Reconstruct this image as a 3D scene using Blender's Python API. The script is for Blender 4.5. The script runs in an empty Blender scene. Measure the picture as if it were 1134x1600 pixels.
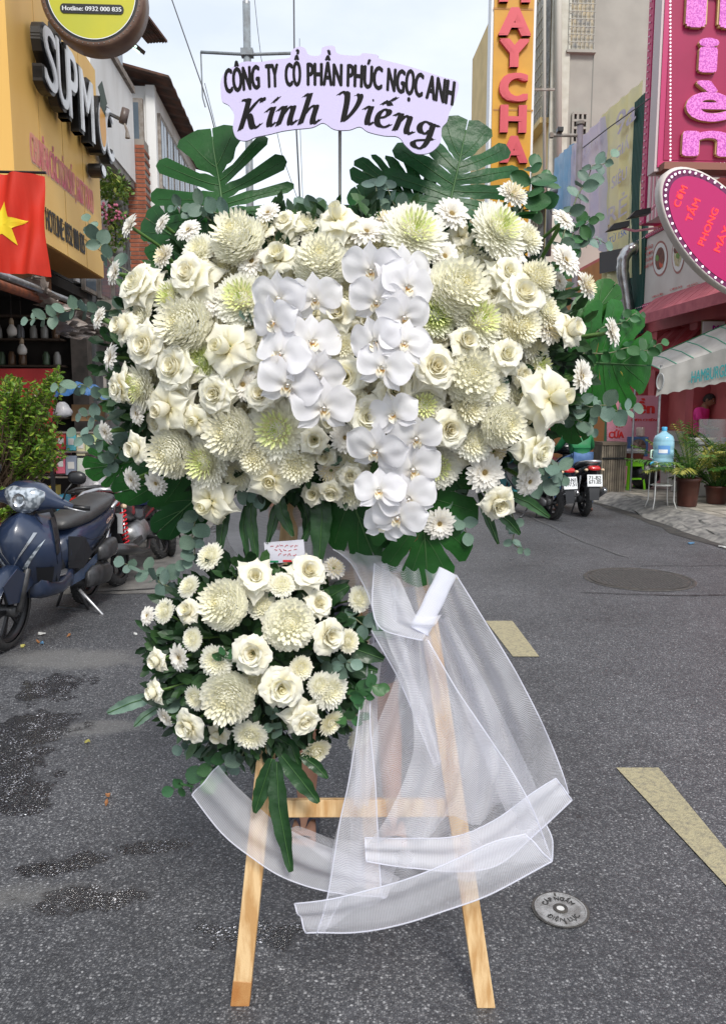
import bpy, math, random
from math import sin, cos, pi, radians, atan2, sqrt
from mathutils import Vector, Matrix, Euler
import mathutils.noise as mn
random.seed(7)
sc = bpy.context.scene
COL = sc.collection
# ------------------------------------------------------------ camera
PITCH = radians(7.6)
CAMH = 1.5
FPX = 1200.0
cam = bpy.data.cameras.new('camera')
cam.sensor_fit = 'VERTICAL'
cam.sensor_height = 36.0
cam.lens = FPX / 1600 * 36.0
cam.clip_start = 0.05
cam.clip_end = 2000
camo = bpy.data.objects.new('camera', cam)
camo.location = (0, 0, CAMH)
camo.rotation_euler = (pi / 2 - PITCH, 0, 0)
COL.objects.link(camo)
sc.camera = camo
# ------------------------------------------------------------ light
SUN_EL, SUN_ROT = radians(46), radians(163)
world = bpy.data.worlds.new('World')
sc.world = world
world.use_nodes = True
nt = world.node_tree
for n in list(nt.nodes):
 nt.nodes.remove(n)
wo = nt.nodes.new('ShaderNodeOutputWorld')
bg = nt.nodes.new('ShaderNodeBackground')
bg.inputs[1].default_value = 0.1
sky = nt.nodes.new('ShaderNodeTexSky')
sky.sky_type = 'NISHITA'
sky.sun_disc = False
sky.sun_elevation = SUN_EL
sky.sun_rotation = SUN_ROT
sky.air_density = 1.0
sky.dust_density = 2.0
tc = nt.nodes.new('ShaderNodeTexCoord')
mp = nt.nodes.new('ShaderNodeMapping')
mp.inputs['Scale'].default_value = (1.2, 1.2, 3.2)
nz = nt.nodes.new('ShaderNodeTexNoise')
nz.inputs['Scale'].default_value = 1.6
nz.inputs['Detail'].default_value = 7
nz.inputs['Roughness'].default_value = 0.55
rp = nt.nodes.new('ShaderNodeValToRGB')
rp.color_ramp.elements[0].position = 0.36
rp.color_ramp.elements[0].color = (4.2, 4.6, 5.2, 1)
rp.color_ramp.elements[1].position = 0.66
rp.color_ramp.elements[1].color = (5.7, 5.9, 6.15, 1)
mx = nt.nodes.new('ShaderNodeMixRGB')
mx.inputs[0].default_value = 0.88
nt.links.new(tc.outputs['Generated'], mp.inputs[0])
nt.links.new(mp.outputs[0], nz.inputs['Vector'])
nt.links.new(nz.outputs['Fac'], rp.inputs[0])
nt.links.new(sky.outputs[0], mx.inputs[1])
nt.links.new(rp.outputs[0], mx.inputs[2])
nt.links.new(mx.outputs[0], bg.inputs[0])
nt.links.new(bg.outputs[0], wo.inputs[0])
sun = bpy.data.lights.new('sun', 'SUN')
sun.energy = 1.5
sun.angle = radians(16)
sun.color = (1.0, 0.96, 0.9)
suno = bpy.data.objects.new('sun', sun)
_sd = Vector((cos(SUN_EL) * 0.292, cos(SUN_EL) * -0.956, sin(SUN_EL)))
suno.rotation_euler = _sd.to_track_quat('Z', 'Y').to_euler()
COL.objects.link(suno)
vs = sc.view_settings
vs.view_transform = 'Standard'
vs.look = 'None'
vs.exposure = 1.05
vs.gamma = 1.0
vs.use_curve_mapping = False
sc.cycles.transparent_max_bounces = 24
sc.cycles.max_bounces = 8
sc.cycles.diffuse_bounces = 6
# ------------------------------------------------------------ pixel rays and street frame
CF = Vector((0, cos(PITCH), -sin(PITCH)))
CU = Vector((0, sin(PITCH), cos(PITCH)))
C0 = Vector((0, 0, CAMH))
YAW = math.atan(67 / 1200.0)
SU = Vector((-sin(YAW), cos(YAW), 0))     # along the street
SV = Vector((cos(YAW), sin(YAW), 0))      # across, to the right
def ray(px, py):
 return CF + Vector((1, 0, 0)) * ((px - 567) / FPX) + CU * ((800 - py) / FPX)
def P(px, py, Y):
 r = ray(px, py)
 return C0 + r * (Y / r.y)
def G(px, py, h=0.0):
 r = ray(px, py)
 return C0 + r * ((h - CAMH) / r.z)
def onL(px, py, L):
 r = ray(px, py)
 return C0 + r * (L / r.dot(SV))
def onD(px, py, D):
 r = ray(px, py)
 return C0 + r * (D / r.dot(SU))
def S(l, d, h=0.0):
 p = SV * l + SU * d
 return Vector((p.x, p.y, h))
def mpp(p):
 """metres per photo pixel at point p"""
 return (p - C0).dot(CF) / FPX
# ------------------------------------------------------------ materials
MATS = {}
def mat(name, col, rough=0.6, col2=None, nscale=6.0, ndetail=4, metal=0.0, bump=0.0, bscale=40.0, ramp=None, trans=0.0,
  alpha=1.0, rnd=0.0, emit=None, spec=0.5, coat=0.0, huernd=0.0, contrast=(0.35, 0.65), transmission=0.0, ramp_attr='t', stretch=None):
 if name in MATS:
  return MATS[name]
 m = bpy.data.materials.new(name)
 m.use_nodes = True
 t = m.node_tree
 N = t.nodes
 L = t.links
 pr = N['Principled BSDF']
 out = N['Material Output']
 pr.inputs['Roughness'].default_value = rough
 pr.inputs['Metallic'].default_value = metal
 pr.inputs['Specular IOR Level'].default_value = spec
 pr.inputs['Coat Weight'].default_value = coat
 pr.inputs['Transmission Weight'].default_value = transmission
 co = N.new('ShaderNodeTexCoord')
 src = co.outputs['Object']
 if stretch:
  mpn = N.new('ShaderNodeMapping')
  mpn.inputs['Scale'].default_value = stretch
  L.new(src, mpn.inputs[0])
  src = mpn.outputs[0]
 c4 = tuple(col) + (1,)
 pr.inputs['Base Color'].default_value = c4
 cur = None
 if ramp:
  a = N.new('ShaderNodeAttribute')
  a.attribute_name = ramp_attr
  r = N.new('ShaderNodeValToRGB')
  els = r.color_ramp.elements
  while len(els) < len(ramp):
   els.new(0.5)
  for e, (p, c) in zip(els, ramp):
   e.position = p
   e.color = tuple(c) + (1,)
  L.new(a.outputs['Fac'], r.inputs[0])
  cur = r.outputs[0]
 if col2 is not None:
  n = N.new('ShaderNodeTexNoise')
  n.inputs['Scale'].default_value = nscale
  n.inputs['Detail'].default_value = ndetail
  L.new(src, n.inputs['Vector'])
  r2 = N.new('ShaderNodeMapRange')
  r2.inputs['From Min'].default_value = contrast[0]
  r2.inputs['From Max'].default_value = contrast[1]
  L.new(n.outputs['Fac'], r2.inputs['Value'])
  mix = N.new('ShaderNodeMixRGB')
  mix.inputs[1].default_value = c4
  mix.inputs[2].default_value = tuple(col2) + (1,)
  if cur:
   L.new(cur, mix.inputs[1])
  L.new(r2.outputs[0], mix.inputs[0])
  cur = mix.outputs[0]
 if rnd or huernd:
  oi = N.new('ShaderNodeObjectInfo')
  hs = N.new('ShaderNodeHueSaturation')
  if cur:
   L.new(cur, hs.inputs['Color'])
  else:
   hs.inputs['Color'].default_value = c4
  mr = N.new('ShaderNodeMapRange')
  mr.inputs['To Min'].default_value = 1 - rnd
  mr.inputs['To Max'].default_value = 1 + rnd
  L.new(oi.outputs['Random'], mr.inputs['Value'])
  L.new(mr.outputs[0], hs.inputs['Value'])
  if huernd:
   mr2 = N.new('ShaderNodeMapRange')
   mr2.inputs['To Min'].default_value = 0.5 - huernd
   mr2.inputs['To Max'].default_value = 0.5 + huernd
   ml = N.new('ShaderNodeMath')
   ml.operation = 'MULTIPLY'
   ml.inputs[1].default_value = 7.31
   fr = N.new('ShaderNodeMath')
   fr.operation = 'FRACT'
   L.new(oi.outputs['Random'], ml.inputs[0])
   L.new(ml.outputs[0], fr.inputs[0])
   L.new(fr.outputs[0], mr2.inputs['Value'])
   L.new(mr2.outputs[0], hs.inputs['Hue'])
  cur = hs.outputs[0]
 if cur:
  L.new(cur, pr.inputs['Base Color'])
 if bump:
  n = N.new('ShaderNodeTexNoise')
  n.inputs['Scale'].default_value = bscale
  n.inputs['Detail'].default_value = 5
  L.new(src, n.inputs['Vector'])
  b = N.new('ShaderNodeBump')
  b.inputs['Strength'].default_value = bump
  b.inputs['Distance'].default_value = 0.01
  L.new(n.outputs['Fac'], b.inputs['Height'])
  L.new(b.outputs[0], pr.inputs['Normal'])
 if emit:
  pr.inputs['Emission Color'].default_value = tuple(emit[0]) + (1,)
  pr.inputs['Emission Strength'].default_value = emit[1]
 sh = pr.outputs[0]
 if trans:
  tr = N.new('ShaderNodeBsdfTranslucent')
  tr.inputs[0].default_value = c4
  if cur:
   L.new(cur, tr.inputs[0])
  ms = N.new('ShaderNodeMixShader')
  ms.inputs[0].default_value = trans
  L.new(sh, ms.inputs[1])
  L.new(tr.outputs[0], ms.inputs[2])
  sh = ms.outputs[0]
  L.new(sh, out.inputs[0])
 if alpha < 1:
  tp = N.new('ShaderNodeBsdfTransparent')
  ms = N.new('ShaderNodeMixShader')
  ms.inputs[0].default_value = alpha
  L.new(tp.outputs[0], ms.inputs[1])
  L.new(sh, ms.inputs[2])
  L.new(ms.outputs[0], out.inputs[0])
 MATS[name] = m
 return m
# ------------------------------------------------------------ mesh collector
class M:
 def __init__(s):
  s.v = []
  s.f = []
  s.t = []
 def add(s, vs_, fs, t=0.0):
  b = len(s.v)
  s.v.extend(tuple(v) for v in vs_)
  s.f.extend(tuple(i + b for i in f) for f in fs)
  if isinstance(t, (int, float)):
   s.t.extend([t] * len(vs_))
  else:
   s.t.extend(t)
  return s
 def grid(s, rows, t=0.0, close=False, loop=False):
  nu = len(rows)
  nv = len(rows[0])
  vs_ = [p for r in rows for p in r]
  fs = []
  for i in range(nu - (0 if loop else 1)):
   i2 = (i + 1) % nu
   for j in range(nv - (0 if close else 1)):
    j2 = (j + 1) % nv
    fs.append((i * nv + j, i * nv + j2, i2 * nv + j2, i2 * nv + j))
  if callable(t):
   t = [t(i / (nu - 1), j / max(1, nv - 1)) for i in range(nu) for j in range(nv)]
  return s.add(vs_, fs, t)
 def box(s, c, d, R=None, t=0.0):
  hx, hy, hz = d[0] / 2, d[1] / 2, d[2] / 2
  vs_ = []
  for x, y, z in ((-1, -1, -1), (1, -1, -1), (1, 1, -1), (-1, 1, -1), (-1, -1, 1), (1, -1, 1), (1, 1, 1), (-1, 1, 1)):
   p = Vector((x * hx, y * hy, z * hz))
   if R is not None:
    p = R @ p
   vs_.append(Vector(c) + p)
  return s.add(vs_, [(0, 3, 2, 1), (4, 5, 6, 7), (0, 1, 5, 4), (1, 2, 6, 5), (2, 3, 7, 6), (3, 0, 4, 7)], t)
 def hexa(s, pts):
  """8 corners: 4 of one face then 4 of the opposite face"""
  return s.add(pts, [(0, 3, 2, 1), (4, 5, 6, 7), (0, 1, 5, 4), (1, 2, 6, 5), (2, 3, 7, 6), (3, 0, 4, 7)])
 def beam(s, a, b, w, h, up=Vector((0, 0, 1))):
  a = Vector(a)
  b = Vector(b)
  d = (b - a)
  dn = d.normalized()
  x = dn.cross(up)
  if x.length < 1e-4:
   x = Vector((1, 0, 0))
  x.normalize()
  z = x.cross(dn)
  q = [x * sx * w / 2 + z * sz * h / 2 for sx, sz in ((-1, -1), (1, -1), (1, 1), (-1, 1))]
  return s.hexa([a + k for k in q] + [b + k for k in q])
 def tube(s, pts, r, seg=8, cap=True, t=0.0, flat=1.0):
  pts = [Vector(p) for p in pts]
  n = len(pts)
  rr = r if isinstance(r, (list, tuple)) else [r] * n
  rows = []
  prev = None
  for i, p in enumerate(pts):
   d = (pts[min(n - 1, i + 1)] - pts[max(0, i - 1)])
   if d.length < 1e-9:
    d = Vector((0, 0, 1))
   d.normalize()
   if prev is None:
    a = Vector((0, 0, 1)) if abs(d.z) < 0.9 else Vector((1, 0, 0))
    x = d.cross(a).normalized()
   else:
    x = (prev - d * prev.dot(d))
    x = x.normalized() if x.length > 1e-6 else d.orthogonal().normalized()
   prev = x
   y = d.cross(x)
   rows.append([p + (x * cos(2 * pi * k / seg) + y * sin(2 * pi * k / seg) * flat) * rr[i] for k in range(seg)])
  b = len(s.v)
  s.grid(rows, t, close=True)
  if cap:
   s.f.append(tuple(b + k for k in range(seg))[::-1])
   s.f.append(tuple(b + (n - 1) * seg + k for k in range(seg)))
  return s
 def lathe(s, prof, c=(0, 0, 0), axis='Z', seg=20, t=0.0, R=None):
  """prof list of (radius, height)"""
  rows = []
  for r, h in prof:
   row = []
   for k in range(seg):
    a = 2 * pi * k / seg
    p = Vector((r * cos(a), r * sin(a), h))
    if axis == 'Y':
     p = Vector((p.x, p.z, p.y))
    elif axis == 'X':
     p = Vector((p.z, p.x, p.y))
    if R is not None:
     p = R @ p
    row.append(p + Vector(c))
   rows.append(row)
  return s.grid(rows, t, close=True)
 def loft(s, secs, seg=16, cap=True, axis='X'):
  """secs: (x, cy, cz, hw, hh, exponent) superellipse sections normal to X"""
  rows = []
  for q in secs:
   x, cy, cz, hw, hh = q[:5]
   e = q[5] if len(q) > 5 else 2.4
   row = []
   for k in range(seg):
    a = 2 * pi * k / seg
    ca, sa = cos(a), sin(a)
    yy = hw * (abs(ca) ** (2 / e)) * (1 if ca >= 0 else -1)
    zz = hh * (abs(sa) ** (2 / e)) * (1 if sa >= 0 else -1)
    if axis == 'X':
     row.append(Vector((x, cy + yy, cz + zz)))
    elif axis == 'Y':
     row.append(Vector((cy + yy, x, cz + zz)))
    else:
     row.append(Vector((cy + yy, cz + zz, x)))
   rows.append(row)
  b = len(s.v)
  s.grid(rows, close=True)
  if cap:
   s.f.append(tuple(b + k for k in range(seg))[::-1])
   s.f.append(tuple(b + (len(rows) - 1) * seg + k for k in range(seg)))
  return s
 def prism(s, outline, off):
  """outline: list of 3D points (planar), off: Vector thickness"""
  n = len(outline)
  o = Vector(off)
  vs_ = [Vector(p) for p in outline] + [Vector(p) + o for p in outline]
  fs = [tuple(range(n))[::-1], tuple(range(n, 2 * n))]
  for i in range(n):
   j = (i + 1) % n
   fs.append((i, j, n + j, n + i))
  return s.add(vs_, fs)
 def ball(s, c, r, seg=12, rings=8, t=0.0):
  rx, ry, rz = (r, r, r) if isinstance(r, (int, float)) else r
  rows = []
  for i in range(rings + 1):
   a = -pi / 2 + pi * i / rings
   rows.append([Vector(c) + Vector((cos(a) * cos(2 * pi * k / seg) * rx, cos(a) * sin(2 * pi * k / seg) * ry, sin(a) * rz)) for k in range(seg)])
  return s.grid(rows, t, close=True)
 def mesh(s, name, material, smooth=True):
  me = bpy.data.meshes.new(name)
  me.from_pydata([tuple(v) for v in s.v], [], s.f)
  if any(s.t):
   a = me.attributes.new('t', 'FLOAT', 'POINT')
   a.data.foreach_set('value', s.t)
  if material:
   me.materials.append(material)
  if smooth:
   me.polygons.foreach_set('use_smooth', [True] * len(me.polygons))
  me.update()
  return me
 def build(s, name, material, parent=None, smooth=False, kind=None, bevel=0.0, auto=False, label=None):
  me = s.mesh(name, material, smooth)
  o = link(name, me, parent)
  if kind:
   o['kind'] = kind
  if label:
   o['label'] = label
  if bevel:
   b = o.modifiers.new('bevel', 'BEVEL')
   b.width = bevel
   b.segments = 2
   b.limit_method = 'ANGLE'
  return o
def link(name, data, parent=None):
 o = bpy.data.objects.new(name, data)
 COL.objects.link(o)
 if parent is not None:
  o.parent = parent
 return o
def thing(name, label, cat, loc=(0, 0, 0), rot=None, group=None):
 o = bpy.data.objects.new(name, None)
 o.empty_display_size = 0.1
 COL.objects.link(o)
 o.location = loc
 if rot is not None:
  if isinstance(rot, (int, float)):
   o.rotation_euler = (0, 0, rot)
  else:
   o.rotation_euler = rot
 o['label'] = label
 o['category'] = cat
 if group:
  o['group'] = group
 return o
def tag(o, label, cat, group=None):
 o['label'] = label
 o['category'] = cat
 if group:
  o['group'] = group
 return o
def struct(o, kind='structure'):
 o['kind'] = kind
 return o
KIDS = {}
def copy_tree(o, parent=None):
 c = o.copy()
 COL.objects.link(c)
 c.parent = parent
 for ch in o.children:
  copy_tree(ch, c)
 return c
def local(o):
 """world -> local of an unparented empty whose transform was just set"""
 mw = Matrix.LocRotScale(o.location, o.rotation_euler, o.scale)
 return mw.inverted()
# ------------------------------------------------------------ lettering
_tc = {}
def glyphs(text, shear=0.0, extrude=0.0, offset=0.0):
 k = (text, shear, extrude, offset)
 if k in _tc:
  return _tc[k]
 cu = bpy.data.curves.new('tmp', 'FONT')
 cu.body = text
 cu.shear = shear
 cu.extrude = extrude
 cu.offset = offset
 cu.resolution_u = 4
 ob = bpy.data.objects.new('tmp', cu)
 COL.objects.link(ob)
 me = bpy.data.meshes.new_from_object(ob)
 vs_ = [v.co.copy() for v in me.vertices]
 fs = [tuple(p.vertices) for p in me.polygons]
 bpy.data.objects.remove(ob)
 bpy.data.curves.remove(cu)
 bpy.data.meshes.remove(me)
 if not vs_:
  return [], []
 x0 = min(v.x for v in vs_)
 x1 = max(v.x for v in vs_)
 for v in vs_:
  v.x -= x0
 _tc[k] = (vs_, fs)
 return _tc[k]
def text(m, s, origin, X, Yv, width, height, bold=0.0, shear=0.0, depth=0.002, thick=0.0, fit=True):
 """lay text on a plane: origin = left end of the baseline, X / Yv unit vectors, cap height = height, width of whole line"""
 vs_, fs = glyphs(s, shear, 0.0, 0.0)
 if not vs_:
  return m
 w0 = max(v.x for v in vs_)
 cap = 0.73
 sx = (width - bold * 2 * height) / w0 if fit and width else height / cap
 sy = height / cap
 Nn = X.cross(Yv)
 n = 1 if bold == 0 else 5
 for k in range(n):
  dx = (k / (n - 1)) * 2 * bold * height if n > 1 else 0
  dd = depth + 0.0006 * k
  if thick:
   fr = [origin + X * (v.x * sx + dx) + Yv * (v.y * sy) + Nn * (thick + dd) for v in vs_]
   bk = [origin + X * (v.x * sx + dx) + Yv * (v.y * sy) + Nn * 0.001 * k for v in vs_]
   nv = len(vs_)
   edges = {}
   for f in fs:
    for a, b in zip(f, f[1:] + f[:1]):
     if (b, a) in edges:
      edges.pop((b, a))
     else:
      edges[(a, b)] = 1
   ff = [tuple(f) for f in fs] + [(a, b, b + nv, a + nv)[::-1] for a, b in edges]
   m.add(fr + bk, ff)
  else:
   m.add([origin + X * (v.x * sx + dx) + Yv * (v.y * sy) + Nn * dd for v in vs_], fs)
 return m
# ============================================================ ground
def asphalt_material():
 m = bpy.data.materials.new('asphalt')
 m.use_nodes = True
 t = m.node_tree
 N, L = t.nodes, t.links
 pr = N['Principled BSDF']
 co = N.new('ShaderNodeTexCoord').outputs['Object']
 def math_(op, a, b=None, c=None):
  n = N.new('ShaderNodeMath')
  n.operation = op
  for i, x in enumerate((a, b, c)):
   if x is None:
    continue
   if isinstance(x, (int, float)):
    n.inputs[i].default_value = x
   else:
    L.new(x, n.inputs[i])
  return n.outputs[0]
 def noise(scale, detail=4, rough=0.5):
  n = N.new('ShaderNodeTexNoise')
  n.inputs['Scale'].default_value = scale
  n.inputs['Detail'].default_value = detail
  n.inputs['Roughness'].default_value = rough
  L.new(co, n.inputs['Vector'])
  return n.outputs['Fac']
 def rng(x, a, b, c=0.0, d=1.0):
  n = N.new('ShaderNodeMapRange')
  L.new(x, n.inputs['Value'])
  for k, v in zip(('From Min', 'From Max', 'To Min', 'To Max'), (a, b, c, d)):
   n.inputs[k].default_value = v
  return n.outputs[0]
 vor = N.new('ShaderNodeTexVoronoi')
 vor.inputs['Scale'].default_value = 165
 L.new(co, vor.inputs['Vector'])
 vor2 = N.new('ShaderNodeTexVoronoi')
 vor2.inputs['Scale'].default_value = 95
 L.new(co, vor2.inputs['Vector'])
 sep = N.new('ShaderNodeSeparateColor')
 L.new(vor.outputs['Color'], sep.inputs[0])
 sep2 = N.new('ShaderNodeSeparateColor')
 L.new(vor2.outputs['Color'], sep2.inputs[0])
 stone = math_('POWER', sep.outputs[0], 2.2)
 stone2 = rng(sep2.outputs[1], 0.80, 0.97)
 face = rng(vor.outputs['Distance'], 0.25, 0.6, 1.0, 0.25)
 stone = math_('MULTIPLY', stone, face)
 ag = math_('ADD', math_('MULTIPLY', stone, 0.6), math_('MULTIPLY', math_('MULTIPLY', stone2, rng(vor2.outputs['Distance'], 0.2, 0.5, 1.0, 0.0)), 0.8))
 big = noise(0.9, 5)
 mid = noise(9, 4, 0.6)
 cr = N.new('ShaderNodeMixRGB')
 cr.inputs[1].default_value = (0.040, 0.041, 0.046, 1)
 cr.inputs[2].default_value = (0.36, 0.36, 0.365, 1)
 L.new(ag, cr.inputs[0])
 tone = N.new('ShaderNodeMixRGB')
 tone.blend_type = 'MULTIPLY'
 tone.inputs[0].default_value = 1
 L.new(cr.outputs[0], tone.inputs[1])
 k = math_('MULTIPLY', rng(big, 0.3, 0.7, 0.78, 1.35), math_('MULTIPLY', rng(mid, 0.3, 0.7, 0.86, 1.14), rng(noise(42, 4, .75), 0.32, 0.68, 0.78, 1.25)))
 cc = N.new('ShaderNodeCombineColor')
 for i in range(3):
  L.new(k, cc.inputs[i])
 L.new(cc.outputs[0], tone.inputs[2])
 sepp = N.new('ShaderNodeSeparateXYZ')
 L.new(co, sepp.inputs[0])
 def blob(px, py, rx, ry, rot=0.0):
  c = G(px, py)
  dx = math_('SUBTRACT', sepp.outputs[0], c.x)
  dy = math_('SUBTRACT', sepp.outputs[1], c.y)
  u = math_('ADD', math_('MULTIPLY', dx, cos(rot) / rx), math_('MULTIPLY', dy, sin(rot) / rx))
  v = math_('ADD', math_('MULTIPLY', dx, -sin(rot) / ry), math_('MULTIPLY', dy, cos(rot) / ry))
  d = math_('SQRT', math_('ADD', math_('MULTIPLY', u, u), math_('MULTIPLY', v, v)))
  return math_('MAXIMUM', math_('SUBTRACT', 1.0, d), 0.0)
 def total(lst):
  cur = None
  for q in lst:
   b = blob(*q)
   cur = b if cur is None else math_('ADD', cur, b)
  return cur
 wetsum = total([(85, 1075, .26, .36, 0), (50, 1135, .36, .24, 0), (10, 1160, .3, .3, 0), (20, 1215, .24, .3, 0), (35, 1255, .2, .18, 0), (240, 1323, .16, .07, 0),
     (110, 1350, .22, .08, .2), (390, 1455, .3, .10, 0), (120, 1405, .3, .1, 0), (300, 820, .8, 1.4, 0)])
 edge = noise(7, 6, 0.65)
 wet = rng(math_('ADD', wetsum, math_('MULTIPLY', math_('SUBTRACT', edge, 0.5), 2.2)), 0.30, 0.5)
 pale = total([(130, 1140, .30, .16, .3), (190, 1135, .3, .1, 0), (60, 1400, .5, .12, 0), (60, 1030, .5, .3, 0), (150, 1030, .6, .3, 0)])
 palem = rng(math_('ADD', pale, math_('MULTIPLY', math_('SUBTRACT', edge, 0.5), 1.4)), 0.3, 0.9)
 pm = N.new('ShaderNodeMixRGB')
 pm.inputs[2].default_value = (0.20, 0.195, 0.185, 1)
 L.new(math_('MULTIPLY', palem, 0.55), pm.inputs[0])
 L.new(tone.outputs[0], pm.inputs[1])
 wm = N.new('ShaderNodeMixRGB')
 wm.blend_type = 'MULTIPLY'
 glint_cells = N.new('ShaderNodeTexVoronoi')
 glint_cells.inputs['Scale'].default_value = 120
 L.new(co, glint_cells.inputs['Vector'])
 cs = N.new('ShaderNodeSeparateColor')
 L.new(glint_cells.outputs['Color'], cs.inputs[0])
 glint = math_('MULTIPLY', math_('MULTIPLY', rng(cs.outputs[2], .60, .68), rng(glint_cells.outputs['Distance'], .25, .45, 1, 0)), rng(noise(11, 4, .7), .45, .6))
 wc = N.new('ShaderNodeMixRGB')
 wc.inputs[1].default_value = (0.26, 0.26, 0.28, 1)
 wc.inputs[2].default_value = (7.0, 7.0, 7.2, 1)  # sky glints on the wet patches, painted as bright stones in the base colour
 L.new(glint, wc.inputs[0])
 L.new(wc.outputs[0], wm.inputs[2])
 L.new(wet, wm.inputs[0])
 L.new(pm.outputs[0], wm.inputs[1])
 L.new(wm.outputs[0], pr.inputs['Base Color'])
 rr = math_('SUBTRACT', rng(stone, 0, 0.7, 0.56, 0.40), math_('MULTIPLY', wet, 0.46))
 L.new(rr, pr.inputs['Roughness'])
 L.new(rng(wet, 0, 1, .5, 1.0), pr.inputs['Specular IOR Level'])
 h = math_('ADD', math_('MULTIPLY', rng(vor.outputs['Distance'], 0.0, 0.6, 1.0, 0.0), 0.6), math_('MULTIPLY', noise(60, 3), 0.8))
 h = math_('ADD', h, math_('MULTIPLY', sep.outputs[1], 0.5))
 b = N.new('ShaderNodeBump')
 b.inputs['Distance'].default_value = 0.0075
 L.new(h, b.inputs['Height'])
 L.new(rng(wet, 0, 1, 0.45, 1.0), b.inputs['Strength'])
 L.new(b.outputs[0], pr.inputs['Normal'])
 return m
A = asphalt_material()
g = M()
g.grid([[Vector((x, y, 0)) for x in (-400, -60, 60, 400)] for y in (-30, 0, 60, 600)])
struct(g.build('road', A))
concrete = mat('concrete', (0.20, 0.19, 0.175), 0.75, (0.10, 0.095, 0.09), 5, 6, bump=0.5, bscale=60)
curbstone = mat('kerb_stone', (0.30, 0.285, 0.26), 0.85, (0.13, 0.125, 0.12), 9, 7, bump=1.0, bscale=24)
linepaint = mat('line_paint', (0.38, 0.335, 0.205), 0.65, (0.15, 0.14, 0.115), 60, 8, bump=0.5, bscale=150, contrast=(0.42, 0.85))
for k, (d0, d1) in enumerate(((6.25, 8.4), (8.42, 11.0), (11.02, 14))):
 m = M()
 m.grid([[S(l, d, 0.004) for l in (-3.6, -2.6, -1.35 - 0.05 * k)] for d in (d0, (d0 + d1) / 2, d1)])
 struct(m.build('path', concrete))
def sheet(name, pts, material, z=0.006, parent=None, kind='structure', label=None):
 m = M()
 m.add([Vector((p[0], p[1], z)) for p in pts], [tuple(range(len(pts)))])
 o = m.build(name, material, parent)
 if kind:
  o['kind'] = kind
 return o
for q in (((758, 971), (800, 971), (842, 1027), (801, 1027)), ((962, 1201), (1028, 1201), (1200, 1410), (1145, 1398)), ((655, 893), (700, 893), (717, 906), (680, 906))):
 sheet('road_marking', [G(*p) for p in q], linepaint, 0.005)
patchm = mat('asphalt_patch', (0.104, 0.108, 0.108), 0.62, (0.078, 0.081, 0.082), 14, 6, bump=0.6, bscale=160)
seam = mat('tar_seam', (0.015, 0.015, 0.016), 0.5)
seamp = mat('pale_seam', (0.13, 0.13, 0.13), 0.8)
def seamline(pts, w, mm):
 m = M()
 P_ = [G(*p) for p in pts]
 fine = []
 for a, b in zip(P_, P_[1:]):
  for k in range(14):
   fine.append(a.lerp(b, k / 14) + Vector((mn.noise(a.lerp(b, k / 14) * 3) * 0.03, mn.noise(a.lerp(b, k / 14) * 4 + Vector((5, 5, 5))) * 0.03, 0)))
 fine.append(P_[-1])
 rows = []
 for i, p in enumerate(fine):
  d = (fine[min(i + 1, len(fine) - 1)] - fine[max(0, i - 1)]).normalized()
  n = Vector((-d.y, d.x, 0)) * w * (0.6 + 0.8 * random.random())
  rows.append([p + n + Vector((0, 0, .0072)), p - n + Vector((0, 0, .0072))])
 m.grid(rows)
 struct(m.build('road_seam', mm))
seamline([(905, 927), (1000, 930), (1200, 931)], 0.008, seam)
seamline([(1000, 885), (1200, 884)], 0.006, seam)
seamline([(800, 883), (900, 884)], 0.006, seamp)
seamline([(790, 790), (900, 842), (950, 862), (985, 872)], 0.009, seamp)
seamline([(140, 927), (215, 922), (320, 915)], 0.012, seam)
iron = mat('cast_iron', (0.40, 0.40, 0.40), 0.42, (0.20, 0.195, 0.19), 30, 6, metal=0.25, bump=0.3, bscale=200)
irond = mat('dark_iron', (0.05, 0.048, 0.045), 0.6, (0.10, 0.09, 0.08), 20, metal=0.3)
c = G(875, 1423)
mh = thing('manhole_cover', 'small round silver cable cover lettered around its centre hole, set in the asphalt', 'manhole cover', c)
R0 = 0.078
M().lathe([(0, .006), (R0 * .93, .006), (R0 * .93, .008), (R0 * .99, .008), (R0, .0)], seg=40).build('lid', iron, mh)
M().lathe([(R0 * 1.0, .0045), (R0 * 1.09, .0048)], seg=40).build('frame', irond, mh)
M().lathe([(R0 * .16, .0095), (R0 * .28, .0095), (R0 * .28, .0065)], seg=24).build('centre_ring', irond, mh)
M().lathe([(0, .0085), (R0 * .15, .0085)], seg=16).build('plug', mat('pale_plug', (0.6, 0.6, 0.58), 0.5), mh)
def arc_text(m, s, cx, cy, r, a_mid, a_span, h, flip=False, z=0.0):
 vs_, fs = glyphs(s)
 w0 = max(v.x for v in vs_)
 out = []
 for v in vs_:
  f = v.x / w0 - 0.5
  if not flip:
   a = a_mid - f * a_span
   rad = r + v.y * h / 0.73
  else:
   a = a_mid + f * a_span
   rad = r - v.y * h / 0.73
  out.append((cx + rad * cos(a), cy + rad * sin(a), z))
 m.add(out, fs)
m = M()
for k in range(3):
 arc_text(m, 'CÁP NGẦM', 0, 0, R0 * (.50 + .012 * k), pi / 2, 2.3, R0 * .22, z=.0072 + .0004 * k)
 arc_text(m, 'ĐIỆN LỰC', 0, 0, R0 * (.76 + .012 * k), -pi / 2, 2.0, R0 * .22, flip=True, z=.0072 + .0004 * k)
m.build('lettering', mat('worn_black', (0.03, 0.03, 0.03), 0.6), mh)
for a in (pi * .5, -pi * .5):
 M().box((R0 * .82 * cos(a), R0 * .86 * sin(a), .008), (.004, .012, .003)).build('pry_slot', irond, mh)
c = G(997, 905)
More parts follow.
